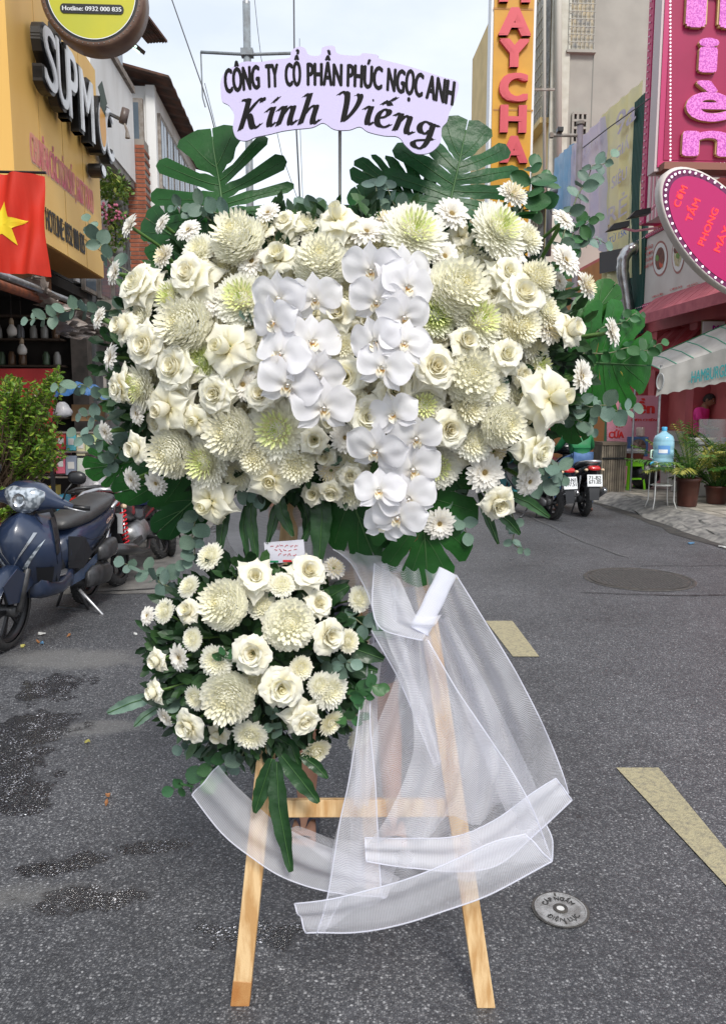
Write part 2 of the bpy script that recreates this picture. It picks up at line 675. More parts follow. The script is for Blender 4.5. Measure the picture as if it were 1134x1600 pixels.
mh2 = thing('manhole_cover', 'wide round iron sewer cover with a fine chequered top, further up the road', 'manhole cover', c)
M().lathe([(0, .006), (.43, .006), (.43, .002)], seg=48).build('lid', irond, mh2)
M().lathe([(.44, .004), (.455, .009), (.47, .009), (.48, .003)], seg=48).build('frame', irond, mh2)
m = M()
for i in range(-13, 14):
 for j in range(-13, 14):
  if i * i + j * j < 165:
   m.box((i * .031, j * .031, .0075), (.018, .018, .004))
o = m.build('tread_studs', mat('worn_iron', (.13, .125, .12), .5, (.07, .07, .07), 20, metal=.3), mh2)
o['kind'] = 'stuff'
tile = mat('pavement_tile', (0.46, 0.42, 0.36), 0.6, (0.22, 0.20, 0.17), 3, 5, rnd=0.1, bump=0.2, bscale=50)
KL = 4.62
def kl(d):
 return KL + 0.10 * sin(d * 1.3) * 0.5 - 0.02 * (d - 10) * (1 if d < 10 else 0)
m = M()
m.grid([[S(l, d, 0.10) for l in (KL + .25, 14)] for d in (5.0, 60)])
pav = struct(m.build('pavement', concrete))
tm = M()
tm.box((0, 0, 0), (.394, .394, .024))
tme = tm.mesh('tile', tile, False)
for i in range(6):
 for j in range(22):
  d = 9.9 + j * .4
  o = link('tile', tme, pav)
  p = S(KL + .5 + i * .4, d, .113 + random.uniform(-.003, .003))
  o.location = p
  o.rotation_euler = (0, 0, YAW)
m = M()
rows = []
nd = 150
for i in range(nd):
 d = 5.0 + 40 * (i / (nd - 1)) ** 1.7
 row = []
 for j in range(13):
  f = j / 12
  l = kl(d) - .12 + f * .62
  h = .002 + .125 * min(1, (f * 1.9)) ** 0.8
  p = S(l, d, h)
  amp = .024 * sin(pi * min(1, f * 1.1)) if f < .9 else 0.002
  n = mn.noise(Vector((l * 6, d * 3, 0))) + .6 * mn.noise(Vector((l * 17, d * 11, 3)))
  row.append(p + Vector((mn.noise(Vector((d * 2, j, 1))) * .05, 0, n * amp)) if j else S(l + mn.noise(Vector((d * 1.7, 0, 9))) * .10, d, 0.001))
 rows.append(row)
m.grid(rows)
struct(m.build('kerb', curbstone, smooth=False))
gm = M()
rows = []
for i in range(120):
 d = 5.0 + 40 * (i / 119) ** 1.7
 w = .17 + .14 * mn.noise(Vector((d * 1.3, 0, 0))) + .10 * mn.noise(Vector((d * 5, 0, 4)))
 rows.append([S(kl(d) - .12 - w * (1 - j / 3), d, .0045) for j in range(4)])
gm.grid(rows)
struct(gm.build('gutter', mat('gutter_dirt', (.03, .03, .03), .6, (.075, .07, .062), 7, 7, bump=.6, bscale=60)))
m = M()
m.grid([[S(l, d, 0.05) for l in (-9, -3.4)] for d in (4, 60)])
struct(m.build('pavement', concrete))
m = M()
m.box((0, 0, 0), (1, 1, 1))
litm = [mat('litter_white', (.55, .55, .53), .6), mat('litter_orange', (.30, .13, .05), .6), mat('litter_yellow', (.40, .36, .10), .6), mat('litter_blue', (.08, .2, .34), .6)]
LAB = {0: 'white', 1: 'orange brown', 2: 'yellow', 3: 'blue'}
for k, (px, py, s, mi, where) in enumerate(((66, 993, .05, 0, 'crumpled scrap lying beside the front tyre'), (108, 996, .035, 1, 'dry leaf under the side stand'), (60, 1005, .03, 1, 'dry leaf near the front tyre'), (36, 1012, .035, 2, 'fallen leaf against the front tyre'),
         (66, 1007, .035, 3, 'plastic shred on the asphalt near the front tyre'), (169, 1247, .022, 1, 'pebble of brick on open asphalt'), (167, 1259, .022, 1, 'lump of brick just below its twin on open asphalt'), (212, 993, .03, 0, 'flat scrap on bare asphalt beyond the stand'),
         (1079, 850, .10, 3, 'green-tinged drink straw wrapper by the broken kerb'), (1127, 856, .08, 0, 'paper cup piece against the broken kerb'), (137, 1162, .022, 2, 'thin straw on the pale scuffed asphalt'))):
 p = G(px, py)
 m = M()
 n = 7
 base = [Vector((cos(2 * pi * i / n) * s * .6 * (.6 + .5 * random.random()), sin(2 * pi * i / n) * s * .35 * (.6 + .5 * random.random()), .012 + .012 * random.random())) for i in range(n)]
 m.add([Vector((0, 0, .02))] + base + [b * 1.0 - Vector((0, 0, .009)) for b in base],
   [(0, i + 1, (i + 1) % n + 1) for i in range(n)] + [(i + 1, n + i + 1, n + (i + 1) % n + 1, (i + 1) % n + 1) for i in range(n)])
 o = m.build('litter', litm[mi])
 o.location = p
 o.rotation_euler = (0, 0, k * 1.3)
 tag(o, LAB[mi] + ' ' + where, 'litter', 'litter on the road')
# ============================================================ buildings
def quad(m, a, b, c_, d, n=1):
 return m.add([a, b, c_, d], [(0, 1, 2, 3)])
def sbox(m, l0, l1, d0, d1, z0, z1):
 """box aligned with the street frame"""
 return m.hexa([S(l0, d0, z0), S(l1, d0, z0), S(l1, d1, z0), S(l0, d1, z0), S(l0, d0, z1), S(l1, d0, z1), S(l1, d1, z1), S(l0, d1, z1)])
def wbox(name, mt, parent, l0, l1, d0, d1, z0, z1, bevel=0.0, label=None):
 return sbox(M(), l0, l1, d0, d1, z0, z1).build(name, mt, parent, bevel=bevel, label=label)
signyellow = mat('sign_yellow', (0.88, 0.55, 0.16), 0.5, (0.80, 0.47, 0.12), 1.2, 5, stretch=(1, 1, .3))
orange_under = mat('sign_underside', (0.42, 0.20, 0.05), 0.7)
white_face = mat('white_acrylic', (0.82, 0.83, 0.84), 0.25)
blackm = mat('black_plastic', (0.012, 0.012, 0.013), 0.35)
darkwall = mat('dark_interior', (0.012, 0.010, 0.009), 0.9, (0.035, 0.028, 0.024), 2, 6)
whitepanel = mat('white_panel', (0.78, 0.78, 0.77), 0.6, (0.55, 0.53, 0.50), 1.6, 7, contrast=(.45, .8), stretch=(1, 1, .35))
greyframe = mat('grey_frame', (0.33, 0.30, 0.27), 0.6, (0.18, 0.14, 0.11), 8)
glassblue = mat('window_glass', (0.10, 0.14, 0.18), 0.08, (0.16, 0.20, 0.24), 1.5, spec=0.8)
rust = mat('rusty_roof', (0.16, 0.07, 0.045), 0.85, (0.07, 0.045, 0.035), 5, 6)
brickm = mat('red_brick', (0.33, 0.10, 0.05), 0.9, (0.22, 0.07, 0.04), 9, 5, rnd=.25, bump=.5)
mortar = mat('mortar', (0.28, 0.25, 0.22), 0.95)
steel = mat('galvanised', (0.45, 0.46, 0.47), 0.35, (0.3, 0.3, 0.3), 12, metal=0.8)
greypole = mat('pole_paint', (0.22, 0.25, 0.27), 0.5, (0.16, 0.17, 0.18), 6)
# ---- shop building with the yellow board (left)
shopA = thing('shop_building', 'open-fronted eatery with a big yellow soup board over a dark interior', 'building', S(-5, 9, 0))
shopA.location = (0, 0, 0)
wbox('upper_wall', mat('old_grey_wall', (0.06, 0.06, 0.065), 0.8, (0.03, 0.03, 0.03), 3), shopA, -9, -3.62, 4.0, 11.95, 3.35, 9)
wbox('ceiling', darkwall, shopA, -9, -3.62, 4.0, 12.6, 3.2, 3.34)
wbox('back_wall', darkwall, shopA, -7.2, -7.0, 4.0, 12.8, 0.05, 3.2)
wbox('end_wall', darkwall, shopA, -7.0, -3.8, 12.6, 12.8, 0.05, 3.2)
for d in (5.6, 12.4):
 wbox('pillar', mat('grimy_pillar', (0.16, 0.13, 0.11), 0.8, (0.08, 0.07, 0.06), 5), shopA, -3.85, -3.6, d, d + .25, 0.05, 3.2)
sh = thing('wall_shelf', 'dark shelving full of jars along the inside wall of the eatery', 'shelf', (0, 0, 0))
woodd = mat('dark_wood', (0.07, 0.045, 0.03), 0.7)
for k, z in enumerate((1.35, 1.75, 2.15, 2.55, 2.9)):
 wbox('shelf_board', woodd, sh, -6.9, -3.95, 12.25, 12.58, z, z + .03)
jm = M().lathe([(0, 0), (.055, 0), (.06, .03), (.058, .15), (.035, .19), (.035, .21), (0, .21)], seg=10)
jmeshes = [jm.mesh('jar', mat(n, c, .3), True) for n, c in (('jar_pale', (.34, .32, .29)), ('jar_brown', (.16, .09, .05)), ('jar_green', (.10, .15, .09)), ('jar_grey', (.2, .2, .21)))]
n = 0
for z in (1.38, 1.78, 2.18, 2.58):
 for k in range(17):
  if random.random() < .15:
   continue
  o = link('jar', random.choice(jmeshes))
  o.location = S(-6.8 + k * .17, 12.42 + random.uniform(-.06, .06), z + .002)
  tag(o, 'small lidded jar in the rows on the dark shelves inside the eatery', 'jar', 'jars on the dark shelves')
aw = thing('awning_rail', 'metal awning tube sloping along the eatery front under the yellow board', 'awning')
a0, a1 = onL(0, 428, -3.05), onL(135, 480, -3.05)
d0 = (a1 - a0).normalized()
M().tube([a0 - d0 * .6, a1 + d0 * .3], .035, 10).build('rail', steel, aw, True)
M().tube([a0 - d0 * .6 + Vector((-.12, 0, -.06)), a1 + d0 * .2 + Vector((-.12, 0, -.06))], .05, 8).build('roller', mat('rusty_red', (.30, .09, .04), .7, (.15, .06, .04), 8), aw, True)
wbox('fascia', mat('wood_fascia', (.30, .13, .05), .7, (.18, .08, .04), 6), aw, -3.6, -3.5, 7.0, 10.6, 2.95, 3.2)
crum = mat('crumpled_plastic', (.30, .25, .22), .35, (.16, .13, .11), 10, 6, alpha=.93, bump=.8, bscale=18)
cv = thing('crumpled_cover', 'crumpled beige plastic sheet hanging bunched below the awning rail', 'plastic sheet')
path = [(62, 445), (75, 480), (90, 515), (110, 525), (130, 520), (150, 530), (168, 525)]
rows = []
for i in range(40):
 f = i / 39 * (len(path) - 1)
 k = min(int(f), len(path) - 2)
 q = f - k
 px = path[k][0] * (1 - q) + path[k + 1][0] * q
 py = path[k][1] * (1 - q) + path[k + 1][1] * q
 row = []
 w = 13 + 16 * sin(pi * i / 39) + 5 * sin(i * 1.1)
 for j in range(14):
  a = j / 13
  p = onL(px + (a - .5) * 18, py - w * (1 - a) * 1.7 + 8, -3.05)
  nn = mn.noise(Vector((i * .45, j * .7, 2)))
  row.append(p + SV * (nn * .22 + .05 * sin(j * 1.7 + i * .6)))
 rows.append(row)
M().grid(rows).build('sheet', crum, cv, False)
for k, (px, py, lab) in enumerate(((19, 515, 'white lamp bulb on a cord, the higher and outer of two under the dark ceiling'), (35, 545, 'white lamp bulb on a cord, the lower of two under the dark ceiling'))):
 p = onL(px, py, -4.3)
 b = thing('hanging_bulb', lab, 'light bulb', p, group='bulbs in the eatery')
 M().lathe([(0, -.085), (.05, -.08), (.066, -.05), (.066, .0), (.045, .04), (.03, .06), (.03, .07), (0, .07)], seg=14).build('bulb', mat('bulb_white', (.72, .68, .62), .3), b, True)
 M().lathe([(0, .07), (.032, .07), (.03, .13), (.015, .16), (0, .16)], seg=12).build('socket', mat('bulb_socket', (.45, .33, .22), .5), b, True)
 M().tube([(0, 0, .16), (.01, 0, 3.2 - p.z)], .006, 5).build('cord', blackm, b)
BL = -3.0
yb = thing('shop_sign', 'long yellow shop board with black-edged white letters and a red and black print', 'shop sign')
zb = onL(157, 431, BL).z
dA, dB = onL(25, 300, BL).dot(SU), onL(157, 300, BL).dot(SU)
zt = onL(153, 116, BL).z
wbox('board', signyellow, yb, BL - .5, BL, dA, dB, zb, zt)
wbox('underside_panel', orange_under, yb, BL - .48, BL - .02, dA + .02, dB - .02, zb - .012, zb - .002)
wbox('seam_strip', mat('sign_seam', (.40, .22, .05), .6), yb, BL, BL + .004, dA, dB, zb + .34, zb + .352)
for k in range(1, 4):
 wbox('seam_strip', MATS['sign_seam'], yb, BL, BL + .003, dA + (dB - dA) * k / 4, dA + (dB - dA) * k / 4 + .006, zb, zt)
def board_quad(tl, bl, tr, br):
 """points on the board plane for a photo quad"""
 return [onL(p[0], p[1], BL) for p in (tl, bl, tr, br)]
def channel_letter(ch, x0, x1, yt0, yb0, yt1, yb1, shear=0.0):
 """letter between photo columns x0..x1 with top/bottom rows at either side; true plane positions"""
 tl, bl, tr, br = board_quad((x0, yt0), (x0, yb0), (x1, yt1), (x1, yb1))
 o = (bl)
 X = SU
 w = (br - bl).dot(SU)
 z0 = (bl.z + br.z) / 2
 z1 = (tl.z + tr.z) / 2
 o = Vector((bl.x, bl.y, z0)) + SV * .05
 vs_, fs = glyphs(ch)
 if not vs_:
  return
 w0 = max(v.x for v in vs_)
 h0, h1 = min(v.y for v in vs_), max(v.y for v in vs_)
 H = z1 - z0
 for mt_, b, th, dd, ex, nm in ((blackm, .20, .10, 0, .03, 'letter'), (white_face, .10, 0, .105, 0, 'letter_face')):
  m = M()
  n = 7
  for k in range(n):
   for kk in range(3 if ex else 1):
    dx = (k / (n - 1) - .5) * b * w * .8
    dy = (kk - 1) * ex if ex else 0
    sx = (w * (1 - b * .8)) / w0
    sy = H / (h1 - h0)
    base = [o + X * (w / 2 + (v.x - w0 / 2) * sx + dx) + Vector((0, 0, (v.y - h0) * sy + dy)) for v in vs_]
    if th:
     t_ = th + .0007 * (k * 3 + kk)
     nv = len(base)
     edges = {}
     for f in fs:
      for a, c_ in zip(f, f[1:] + f[:1]):
       if (c_, a) in edges:
        edges.pop((c_, a))
       else:
        edges[(a, c_)] = 1
     m.add([p + SV * t_ for p in base] + [p for p in base], [tuple(f) for f in fs] + [(a, c_, c_ + nv, a + nv)[::-1] for a, c_ in edges])
    else:
     m.add([p + SV * (dd + .002 + .0012 * k + .02) for p in base], fs)
  if nm == 'letter':
   L_ = m.build('letter', mt_, yb, label='black edged white letter ' + ch)
   par = L_
  else:
   m.build('letter_face', mt_, par)
channel_letter('S', 44, 66, 38, 128, 62, 155)
channel_letter('Ú', 66, 86, 34, 155, 62, 182)
channel_letter('P', 84, 101, 78, 178, 98, 200)
channel_letter('M', 104, 127, 108, 198, 138, 228)
channel_letter('C', 145, 159, 165, 240, 180, 258)
p = onL(135, 196, BL)
pw = (onL(143, 196, BL) - onL(128, 196, BL)).dot(SU) / 2
RY = Matrix.Rotation(YAW + pi / 2, 3, 'Z')
e = M()
e.lathe([(0, .0), (1, .0), (1, .17), (.97, .18), (0, .18)], seg=28)
e.v = [tuple(p + SU * (x * pw) + Vector((0, 0, y * .36)) + SV * (z + .03)) for x, y, z in e.v]
em = e.build('emblem', blackm, yb, label='egg shaped emblem with cap used as letter O')
e = M()
e.lathe([(0, .0), (1, .0)], seg=28)
e.v = [tuple(p + SU * (x * pw * .86) + Vector((0, 0, y * .31)) + SV * .214) for x, y, z in e.v]
e.build('emblem_ring', white_face, em)
e = M()
e.lathe([(0, .0), (1, .0)], seg=28)
e.v = [tuple(p + SU * (x * pw * .66) + Vector((0, 0, y * .26)) + SV * .218) for x, y, z in e.v]
e.build('emblem_face', mat('emblem_orange', (.85, .42, .08), .4), em)
e = M()
e.add([p + SU * a * pw + Vector((0, 0, b)) + SV * .222 for a, b in ((-.9, .40), (.1, .56), (1.1, .36), (.2, .22))], [(0, 1, 2, 3)])
e.add([p + SU * a * pw + Vector((0, 0, b)) + SV * .221 for a, b in ((-.5, .36), (-.5, .2), (.6, .16), (.6, .34))], [(0, 1, 2, 3)])
e.build('emblem_cap', mat('dark_green_cap', (.02, .05, .03), .5), em)
for zz, rr in ((-.56, .085),):
 e = M().lathe([(0, .0), (1, .0), (1, .16), (0, .165)], seg=20)
 e.v = [tuple(p + SU * (x * rr * 1.6) + Vector((0, 0, zz + y * rr)) + SV * (z + .03)) for x, y, z in e.v]
 e.build('emblem_dot', blackm, em)
 e = M().lathe([(0, .0), (1, .0)], seg=20)
 e.v = [tuple(p + SU * (x * rr * 1.25) + Vector((0, 0, zz + y * rr * .75)) + SV * .206) for x, y, z in e.v]
 e.build('emblem_dot_face', white_face, em)
pinkp = mat('faded_pink_print', (.72, .16, .22), .6, (.80, .38, .25), 5)
pinkh = mat('print_outline', (.86, .62, .45), .6)
l0, l1 = onL(48, 246, BL), onL(147, 338, BL)
h = onL(48, 200, BL).z - onL(48, 246, BL).z
m = M()
text(m, 'CHUYÊN CÁC MÓN SÚP, FAST FOOD', S(BL, l0.dot(SU), (l0.z + l1.z) / 2), SU, Vector((0, 0, 1)), (l1 - l0).dot(SU), h, .035, depth=.006)
m.build('lettering', pinkp, yb, label='faded pink line of print')
m = M()
text(m, 'CHUYÊN CÁC MÓN SÚP, FAST FOOD', S(BL, l0.dot(SU) - .01, (l0.z + l1.z) / 2 - .012), SU, Vector((0, 0, 1)), (l1 - l0).dot(SU) + .02, h * 1.04, .05, depth=.0015)
m.build('lettering_outline', pinkh, yb)
l0, l1 = onL(72, 358, BL), onL(133, 398, BL)
h = onL(72, 322, BL).z - onL(72, 358, BL).z
m = M()
text(m, 'HOTLINE: 0932 000 835', S(BL, l0.dot(SU), (l0.z + l1.z) / 2), SU, Vector((0, 0, 1)), (l1 - l0).dot(SU), h, .03, depth=.006)
m.build('lettering', mat('black_print', (.03, .025, .02), .5), yb, label='black telephone line of print')
D_ = 8.3
cpt = onD(143, -12, D_)
rad = 78 * mpp(cpt)
rs = thing('round_sign', 'round yellow-green projecting sign with a black telephone strip and brown rim', 'shop sign', cpt, rot=YAW)
def disc(m, r, y, seg=48, c=(0, 0)):
 m.lathe([(0, 0), (r, 0)], seg=seg)
 return m
RXm = Matrix.Rotation(pi / 2, 3, 'X')
M().lathe([(rad * .93, 0), (rad * 1.0, .0), (rad * 1.03, .03), (rad * 1.03, .26), (rad, .28), (0, .28)], seg=56, R=Matrix.Rotation(-pi / 2, 3, 'X')).build('rim', mat('brown_rim', (.13, .07, .05), .4, (.2, .12, .08), 6), rs, True)
M().lathe([(0, .012), (rad * .93, .012)], seg=56, R=Matrix.Rotation(-pi / 2, 3, 'X')).build('edge_band', mat('black_edge', (.02, .02, .02), .4), rs)
lm = mat('lime_face', (.62, .56, .03), .35, (.50, .50, .05), 1.5)
M().lathe([(0, .006), (rad * .86, .006)], seg=56, R=Matrix.Rotation(-pi / 2, 3, 'X')).build('face', lm, rs)
M().lathe([(rad * .86, .004), (rad * .875, .004)], seg=56, R=Matrix.Rotation(-pi / 2, 3, 'X')).build('inner_line', white_face, rs)
m = M()
w_, h_ = 49 * mpp(cpt), 6.5 * mpp(cpt)
oz = -24 * mpp(cpt)
pts = []
for k in range(24):
 a = 2 * pi * k / 24
 pts.append(Vector((w_ * .87 * (1 if cos(a) > 0 else -1) + h_ * cos(a), -.001, oz + h_ * 1.1 * sin(a))))
m.add(pts, [tuple(range(24))])
m.build('phone_strip', MATS['black_edge'], rs)
m = M()
text(m, 'Hotline: 0932 000 835', Vector((-w_ * .93, -.003, oz - h_ * .52)), Vector((1, 0, 0)), Vector((0, 0, 1)), w_ * 1.86, h_ * 1.05, .05)
m.build('lettering', white_face, rs)
m = M()
for k in range(56):
 a = 2 * pi * k / 56
 m.ball((rad * .965 * cos(a), -.004, rad * .965 * sin(a)), .006, 5, 3)
m.build('rim_beads', mat('rim_bead', (.25, .25, .24), .3), rs)['kind'] = 'stuff'
M().beam((rad * -.2, .14, rad), (-.6, .14, rad + .8), .05, .05).build('bracket', blackm, rs)
for k, (x, lab) in enumerate(((14, 'white power cable running down the dark wall beside the yellow board, straightest of the bundle'), (20, 'grey power cable looping beside the yellow board'), (7, 'black power cable bowed out from the dark wall'))):
 pts = []
 for i in range(14):
  py = -10 + i * 22
  pts.append(onL(x + 4 * sin(i * .6 + k) + (i > 9) * (i - 9) * 5, py, -3.3 + .02 * k))
 tag(M().tube(pts, .012, 6).build('power_cable', mat(('cable_white', 'cable_grey', 'cable_black')[k], ((.45, .45, .45), (.2, .2, .2), (.02, .02, .02))[k], .5), smooth=True), lab, 'cable', 'cables beside the yellow board')
fl = thing('national_flag', 'red flag with a yellow star hanging in front of the yellow board', 'flag')
flm = mat('flag_red', (.72, .035, .015), .7, (.60, .03, .012), 3, trans=.15)
FD = 7.0
def flagp(px, py):
 p = onD(px, py, FD)
 return p + SU * (.05 * sin(px * .09 + py * .03) + .02 * sin(px * .21))
rows = []
for i in range(25):
 f = i / 24
 row = []
 for j in range(17):
  g_ = j / 16
  xl, xr = -60, 66 + 13 * g_
  yt, ybm = 268 + 4 * f, 420 + 12 * f
  row.append(flagp(xl + (xr - xl) * f, yt + (ybm - yt) * g_))
 rows.append(row)
M().grid(rows).build('cloth', flm, fl, True)
star = M()
cx_, cy_, R_ = 7, 352, 36
pts = [(cx_, cy_)]
for k in range(10):
 a = -pi / 2 + k * pi / 5 + .06
 r_ = R_ if k % 2 == 0 else R_ * .4
 pts.append((cx_ + r_ * cos(a), cy_ + r_ * sin(a)))
sv_, sf_ = [], []
for k in range(10):
 a, b = pts[1 + k], pts[1 + (k + 1) % 10]
 n_ = 5
 base = len(sv_)
 idx = {}
 for i in range(n_ + 1):
  for j in range(n_ + 1 - i):
   u, v = i / n_, j / n_
   x = cx_ * (1 - u - v) + a[0] * u + b[0] * v
   y = cy_ * (1 - u - v) + a[1] * u + b[1] * v
   idx[(i, j)] = base + len(idx)
   sv_.append(flagp(x, y) - SU * .006)
 for i in range(n_):
  for j in range(n_ - i):
   sf_.append((idx[(i, j)], idx[(i + 1, j)], idx[(i, j + 1)]))
   if j < n_ - i - 1:
    sf_.append((idx[(i + 1, j)], idx[(i + 1, j + 1)], idx[(i, j + 1)]))
star.add(sv_, sf_)
star.build('star', mat('flag_yellow', (.85, .62, .02), .7), fl, True)
M().tube([flagp(-60, 266), flagp(68, 266)], .012, 6).build('pole', blackm, fl)
D_ = 9.6
rp_ = thing('menu_board', 'dark red lettered panel standing behind the potted bush', 'sign')
redp = mat('dark_red', (.42, .012, .015), .5, (.30, .01, .01), 2)
a, b = onD(-40, 576, D_), onD(85, 690, D_)
m = M()
m.hexa([onD(-40, 690, D_), onD(85, 690, D_), onD(85, 576, D_), onD(-40, 576, D_)] + [p + SU * .05 for p in (onD(-40, 690, D_), onD(85, 690, D_), onD(85, 576, D_), onD(-40, 576, D_))])
m.build('panel', redp, rp_)
m = M()
o = onD(38, 639, D_)
text(m, 'CỦA', o - SU * .002, SV, Vector((0, 0, 1)), (onD(77, 639, D_) - o).length, 17 * mpp(o), .08)
m.build('lettering', mat('cream_print', (.65, .55, .45), .6), rp_)
for k in (0, 1):
 M().beam(onD(-35 + 115 * k, 690, D_ + .02), G(-35 + 115 * k, 690) * 0 + Vector((onD(-35 + 115 * k, 690, D_ + .02).x, onD(-35 + 115 * k, 690, D_ + .02).y, .05)), .04, .04).build('leg', blackm, rp_)
tp = thing('tarpaulin', 'blue tarpaulin sagging over the stall behind the flowers', 'tarpaulin')
rows = []
for i in range(16):
 for_ = i / 15
 row = []
 for j in range(7):
  g_ = j / 6
  px = 84 + 90 * for_
  py = 618 - 20 * sin(pi * min(1, for_ * .8 + .15)) + 16 * g_
  row.append(onD(px, py, 9.9 - .5 * g_) + Vector((0, 0, .02 * sin(i * 1.3 + j))))
 rows.append(row)
M().grid(rows).build('sheet', mat('tarp_blue', (.03, .10, .26), .45, (.06, .16, .34), 6, bump=.6, bscale=20), tp)
card = mat('cardboard', (.32, .19, .09), .8, (.25, .14, .07), 5)
goods = [((112, 632, 165, 658), card, 'brown cardboard carton under the blue tarpaulin'),
   ((88, 676, 103, 702), mat('carton_red', (.5, .05, .04), .5), 'red packet standing on the stall shelf'), ((104, 676, 119, 704), mat('carton_cyan', (.10, .42, .48), .5), 'turquoise packet on the stall shelf'),
   ((120, 676, 133, 712), mat('carton_cream', (.55, .5, .33), .5), 'cream packet on the stall shelf'), ((134, 678, 152, 706), mat('carton_lime', (.45, .55, .25), .5), 'lime packet on the stall shelf'),
   ((60, 706, 86, 738), mat('carton_orange', (.7, .25, .06), .5), 'orange carton at the foot of the stall'), ((88, 706, 102, 740), mat('carton_rose', (.6, .12, .18), .5), 'rose carton at the foot of the stall'),
   ((103, 712, 120, 742), mat('carton_slate', (.22, .25, .32), .5), 'slate blue carton at the foot of the stall'), ((121, 716, 140, 745), mat('carton_pale', (.55, .6, .5), .5), 'pale green carton at the foot of the stall'),
   ((70, 760, 84, 800), mat('carton_yellow', (.7, .5, .08), .5), 'yellow crate beside the parked scooter seat'), ((86, 775, 100, 800), mat('carton_blue2', (.06, .32, .5), .5), 'blue crate beside the parked scooter seat')]
for k, ((x0, y0, x1, y1), mt_, lab) in enumerate(goods):
 D = 9.7
 b = thing('carton', lab, 'carton', group='goods on the stall')
 q = [onD(x0, y1, D), onD(x1, y1, D), onD(x1, y0, D), onD(x0, y0, D)]
 M().hexa(q + [p + SU * .28 for p in q]).build('box', mt_, b, bevel=.004)
 mid_ = (q[0] + q[2]) / 2
 w2 = (q[1] - q[0]).length
 h2 = (q[3] - q[0]).length
 M().hexa([mid_ + SV * a * w2 * .3 + Vector((0, 0, c_ * h2 * .18)) - SU * e_ for e_ in (.001, .004) for a, c_ in ((-1, -1), (1, -1), (1, 1), (-1, 1))]).build('label', mat('label_white', (.6, .58, .55), .5), b)
st = thing('stall_shelf', 'metal goods rack of the roadside stall', 'shelf')
for y in (675, 705, 745):
 q = [onD(55, y + 2, 9.68), onD(170, y + 2, 9.68), onD(170, y, 9.68), onD(55, y, 9.68)]
 M().hexa(q + [p + SU * .4 for p in q]).build('shelf_board', greyframe, st)
for x in (57, 168):
 p = onD(x, 675, 9.7)
 M().beam((p.x, p.y, .05), (p.x, p.y, 1.9), .03, .03).build('upright', greyframe, st)
bagm = mat('clear_bag', (.5, .48, .5), .25, (.3, .3, .32), 9, alpha=.85, bump=.6, bscale=30)
for (x, y, s, lab) in ((98, 640, 15, 'pale plastic bag hanging beside the cardboard carton'), (150, 760, 26, 'large cream plastic sack slumped behind the parked motorbike')):
 p = onD(x, y, 9.3)
 m = M()
 r_ = s * mpp(p)
 rows = []
 for i in range(11):
  f = i / 10
  rr_ = r_ * (.15 + .85 * sin(pi * min(1, f * .62 + .02)) ** .7) if f < .95 else r_ * .3
  rows.append([p + Vector((rr_ * cos(a_ * pi / 7) * (1 + .2 * mn.noise(Vector((a_, f * 4, x)))), rr_ * .8 * sin(a_ * pi / 7), r_ * 1.6 * (.5 - f))) for a_ in range(14)])
 m.grid(rows, close=True)
 o = m.build('plastic_bag', bagm, smooth=True)
 tag(o, lab, 'bag')
# ---- bush in front of the eatery (left)
leafg = mat('bush_leaf', (.10, .22, .03), .45, trans=.4, ramp=[(0, (.08, .18, .02)), (.5, (.20, .36, .04)), (1, (.46, .54, .07))])
bush = thing('potted_bush', 'leafy bright green bush in a pot behind the dark blue scooter', 'bush', S(-3.0, 7.4, 0))
bi = local(bush)
random.seed(5)
twigs, leaves = M(), M()
def leaf_quad(m, p, d, n, L_, W, t=0.5):
 d = d.normalized()
 s_ = d.cross(n)
 if s_.length < 1e-4:
  s_ = Vector((1, 0, 0))
 s_.normalize()
 n2 = s_.cross(d)
 m.add([p, p + d * L_ * .35 + s_ * W * .5 + n2 * L_ * .05, p + d * L_ * .75 + s_ * W * .4, p + d * L_, p + d * L_ * .75 - s_ * W * .4, p + d * L_ * .35 - s_ * W * .5 + n2 * L_ * .05, p + d * L_ * .5 - n2 * L_ * .06],
   [(0, 1, 6), (1, 2, 6), (2, 3, 6), (3, 4, 6), (4, 5, 6), (5, 0, 6)], t)
def bush_fill(cpts, n_br, leaf, Lw, d_spread, base, seed=1):
 rnd = random.Random(seed)
 for k in range(n_br):
  cx, cy, rx, ry = rnd.choice(cpts)
  a = rnd.uniform(0, 2 * pi)
  q = sqrt(rnd.random())
  D = 7.3 + rnd.uniform(-d_spread, d_spread)
  tip = onD(cx + rx * q * cos(a), cy - ry * q * sin(a), D)
  root = base + Vector((rnd.uniform(-.15, .15), rnd.uniform(-.15, .15), max(.2, (tip.z - base.z) * .3)))
  mid = root.lerp(tip, .6) + Vector((rnd.uniform(-.06, .06), rnd.uniform(-.06, .06), .0))
  pts = [root, root.lerp(mid, .5) + Vector((0, 0, -.02)), mid, tip]
  twigs.tube([bi @ p for p in pts], [.006, .005, .004, .002], 4)
  nl = 22
  for i in range(nl):
   f = .45 + .55 * i / nl
   p = mid.lerp(tip, (f - .45) / .55)
   dd = Vector((rnd.uniform(-1, 1), rnd.uniform(-1, 1), rnd.uniform(-.3, 1)))
   leaf_quad(leaf, bi @ p, dd, Vector((rnd.uniform(-1, 1), rnd.uniform(-1, 1), 1)), Lw * rnd.uniform(.7, 1.25), Lw * .5, rnd.random() ** 1.3 * (.5 + .5 * f))
bush_fill([(30, 660, 62, 60), (60, 620, 26, 30), (90, 585, 12, 14), (35, 700, 60, 40), (70, 700, 40, 30), (20, 600, 18, 16), (10, 790, 20, 30), (80, 670, 22, 26)], 240, leaves, .055, .5, S(-3.0, 7.4, .35), 3)
o = leaves.build('foliage', leafg, bush)
o['kind'] = 'stuff'
twigs.build('branches', mat('twig', (.12, .08, .05), .8), bush)['kind'] = 'stuff'
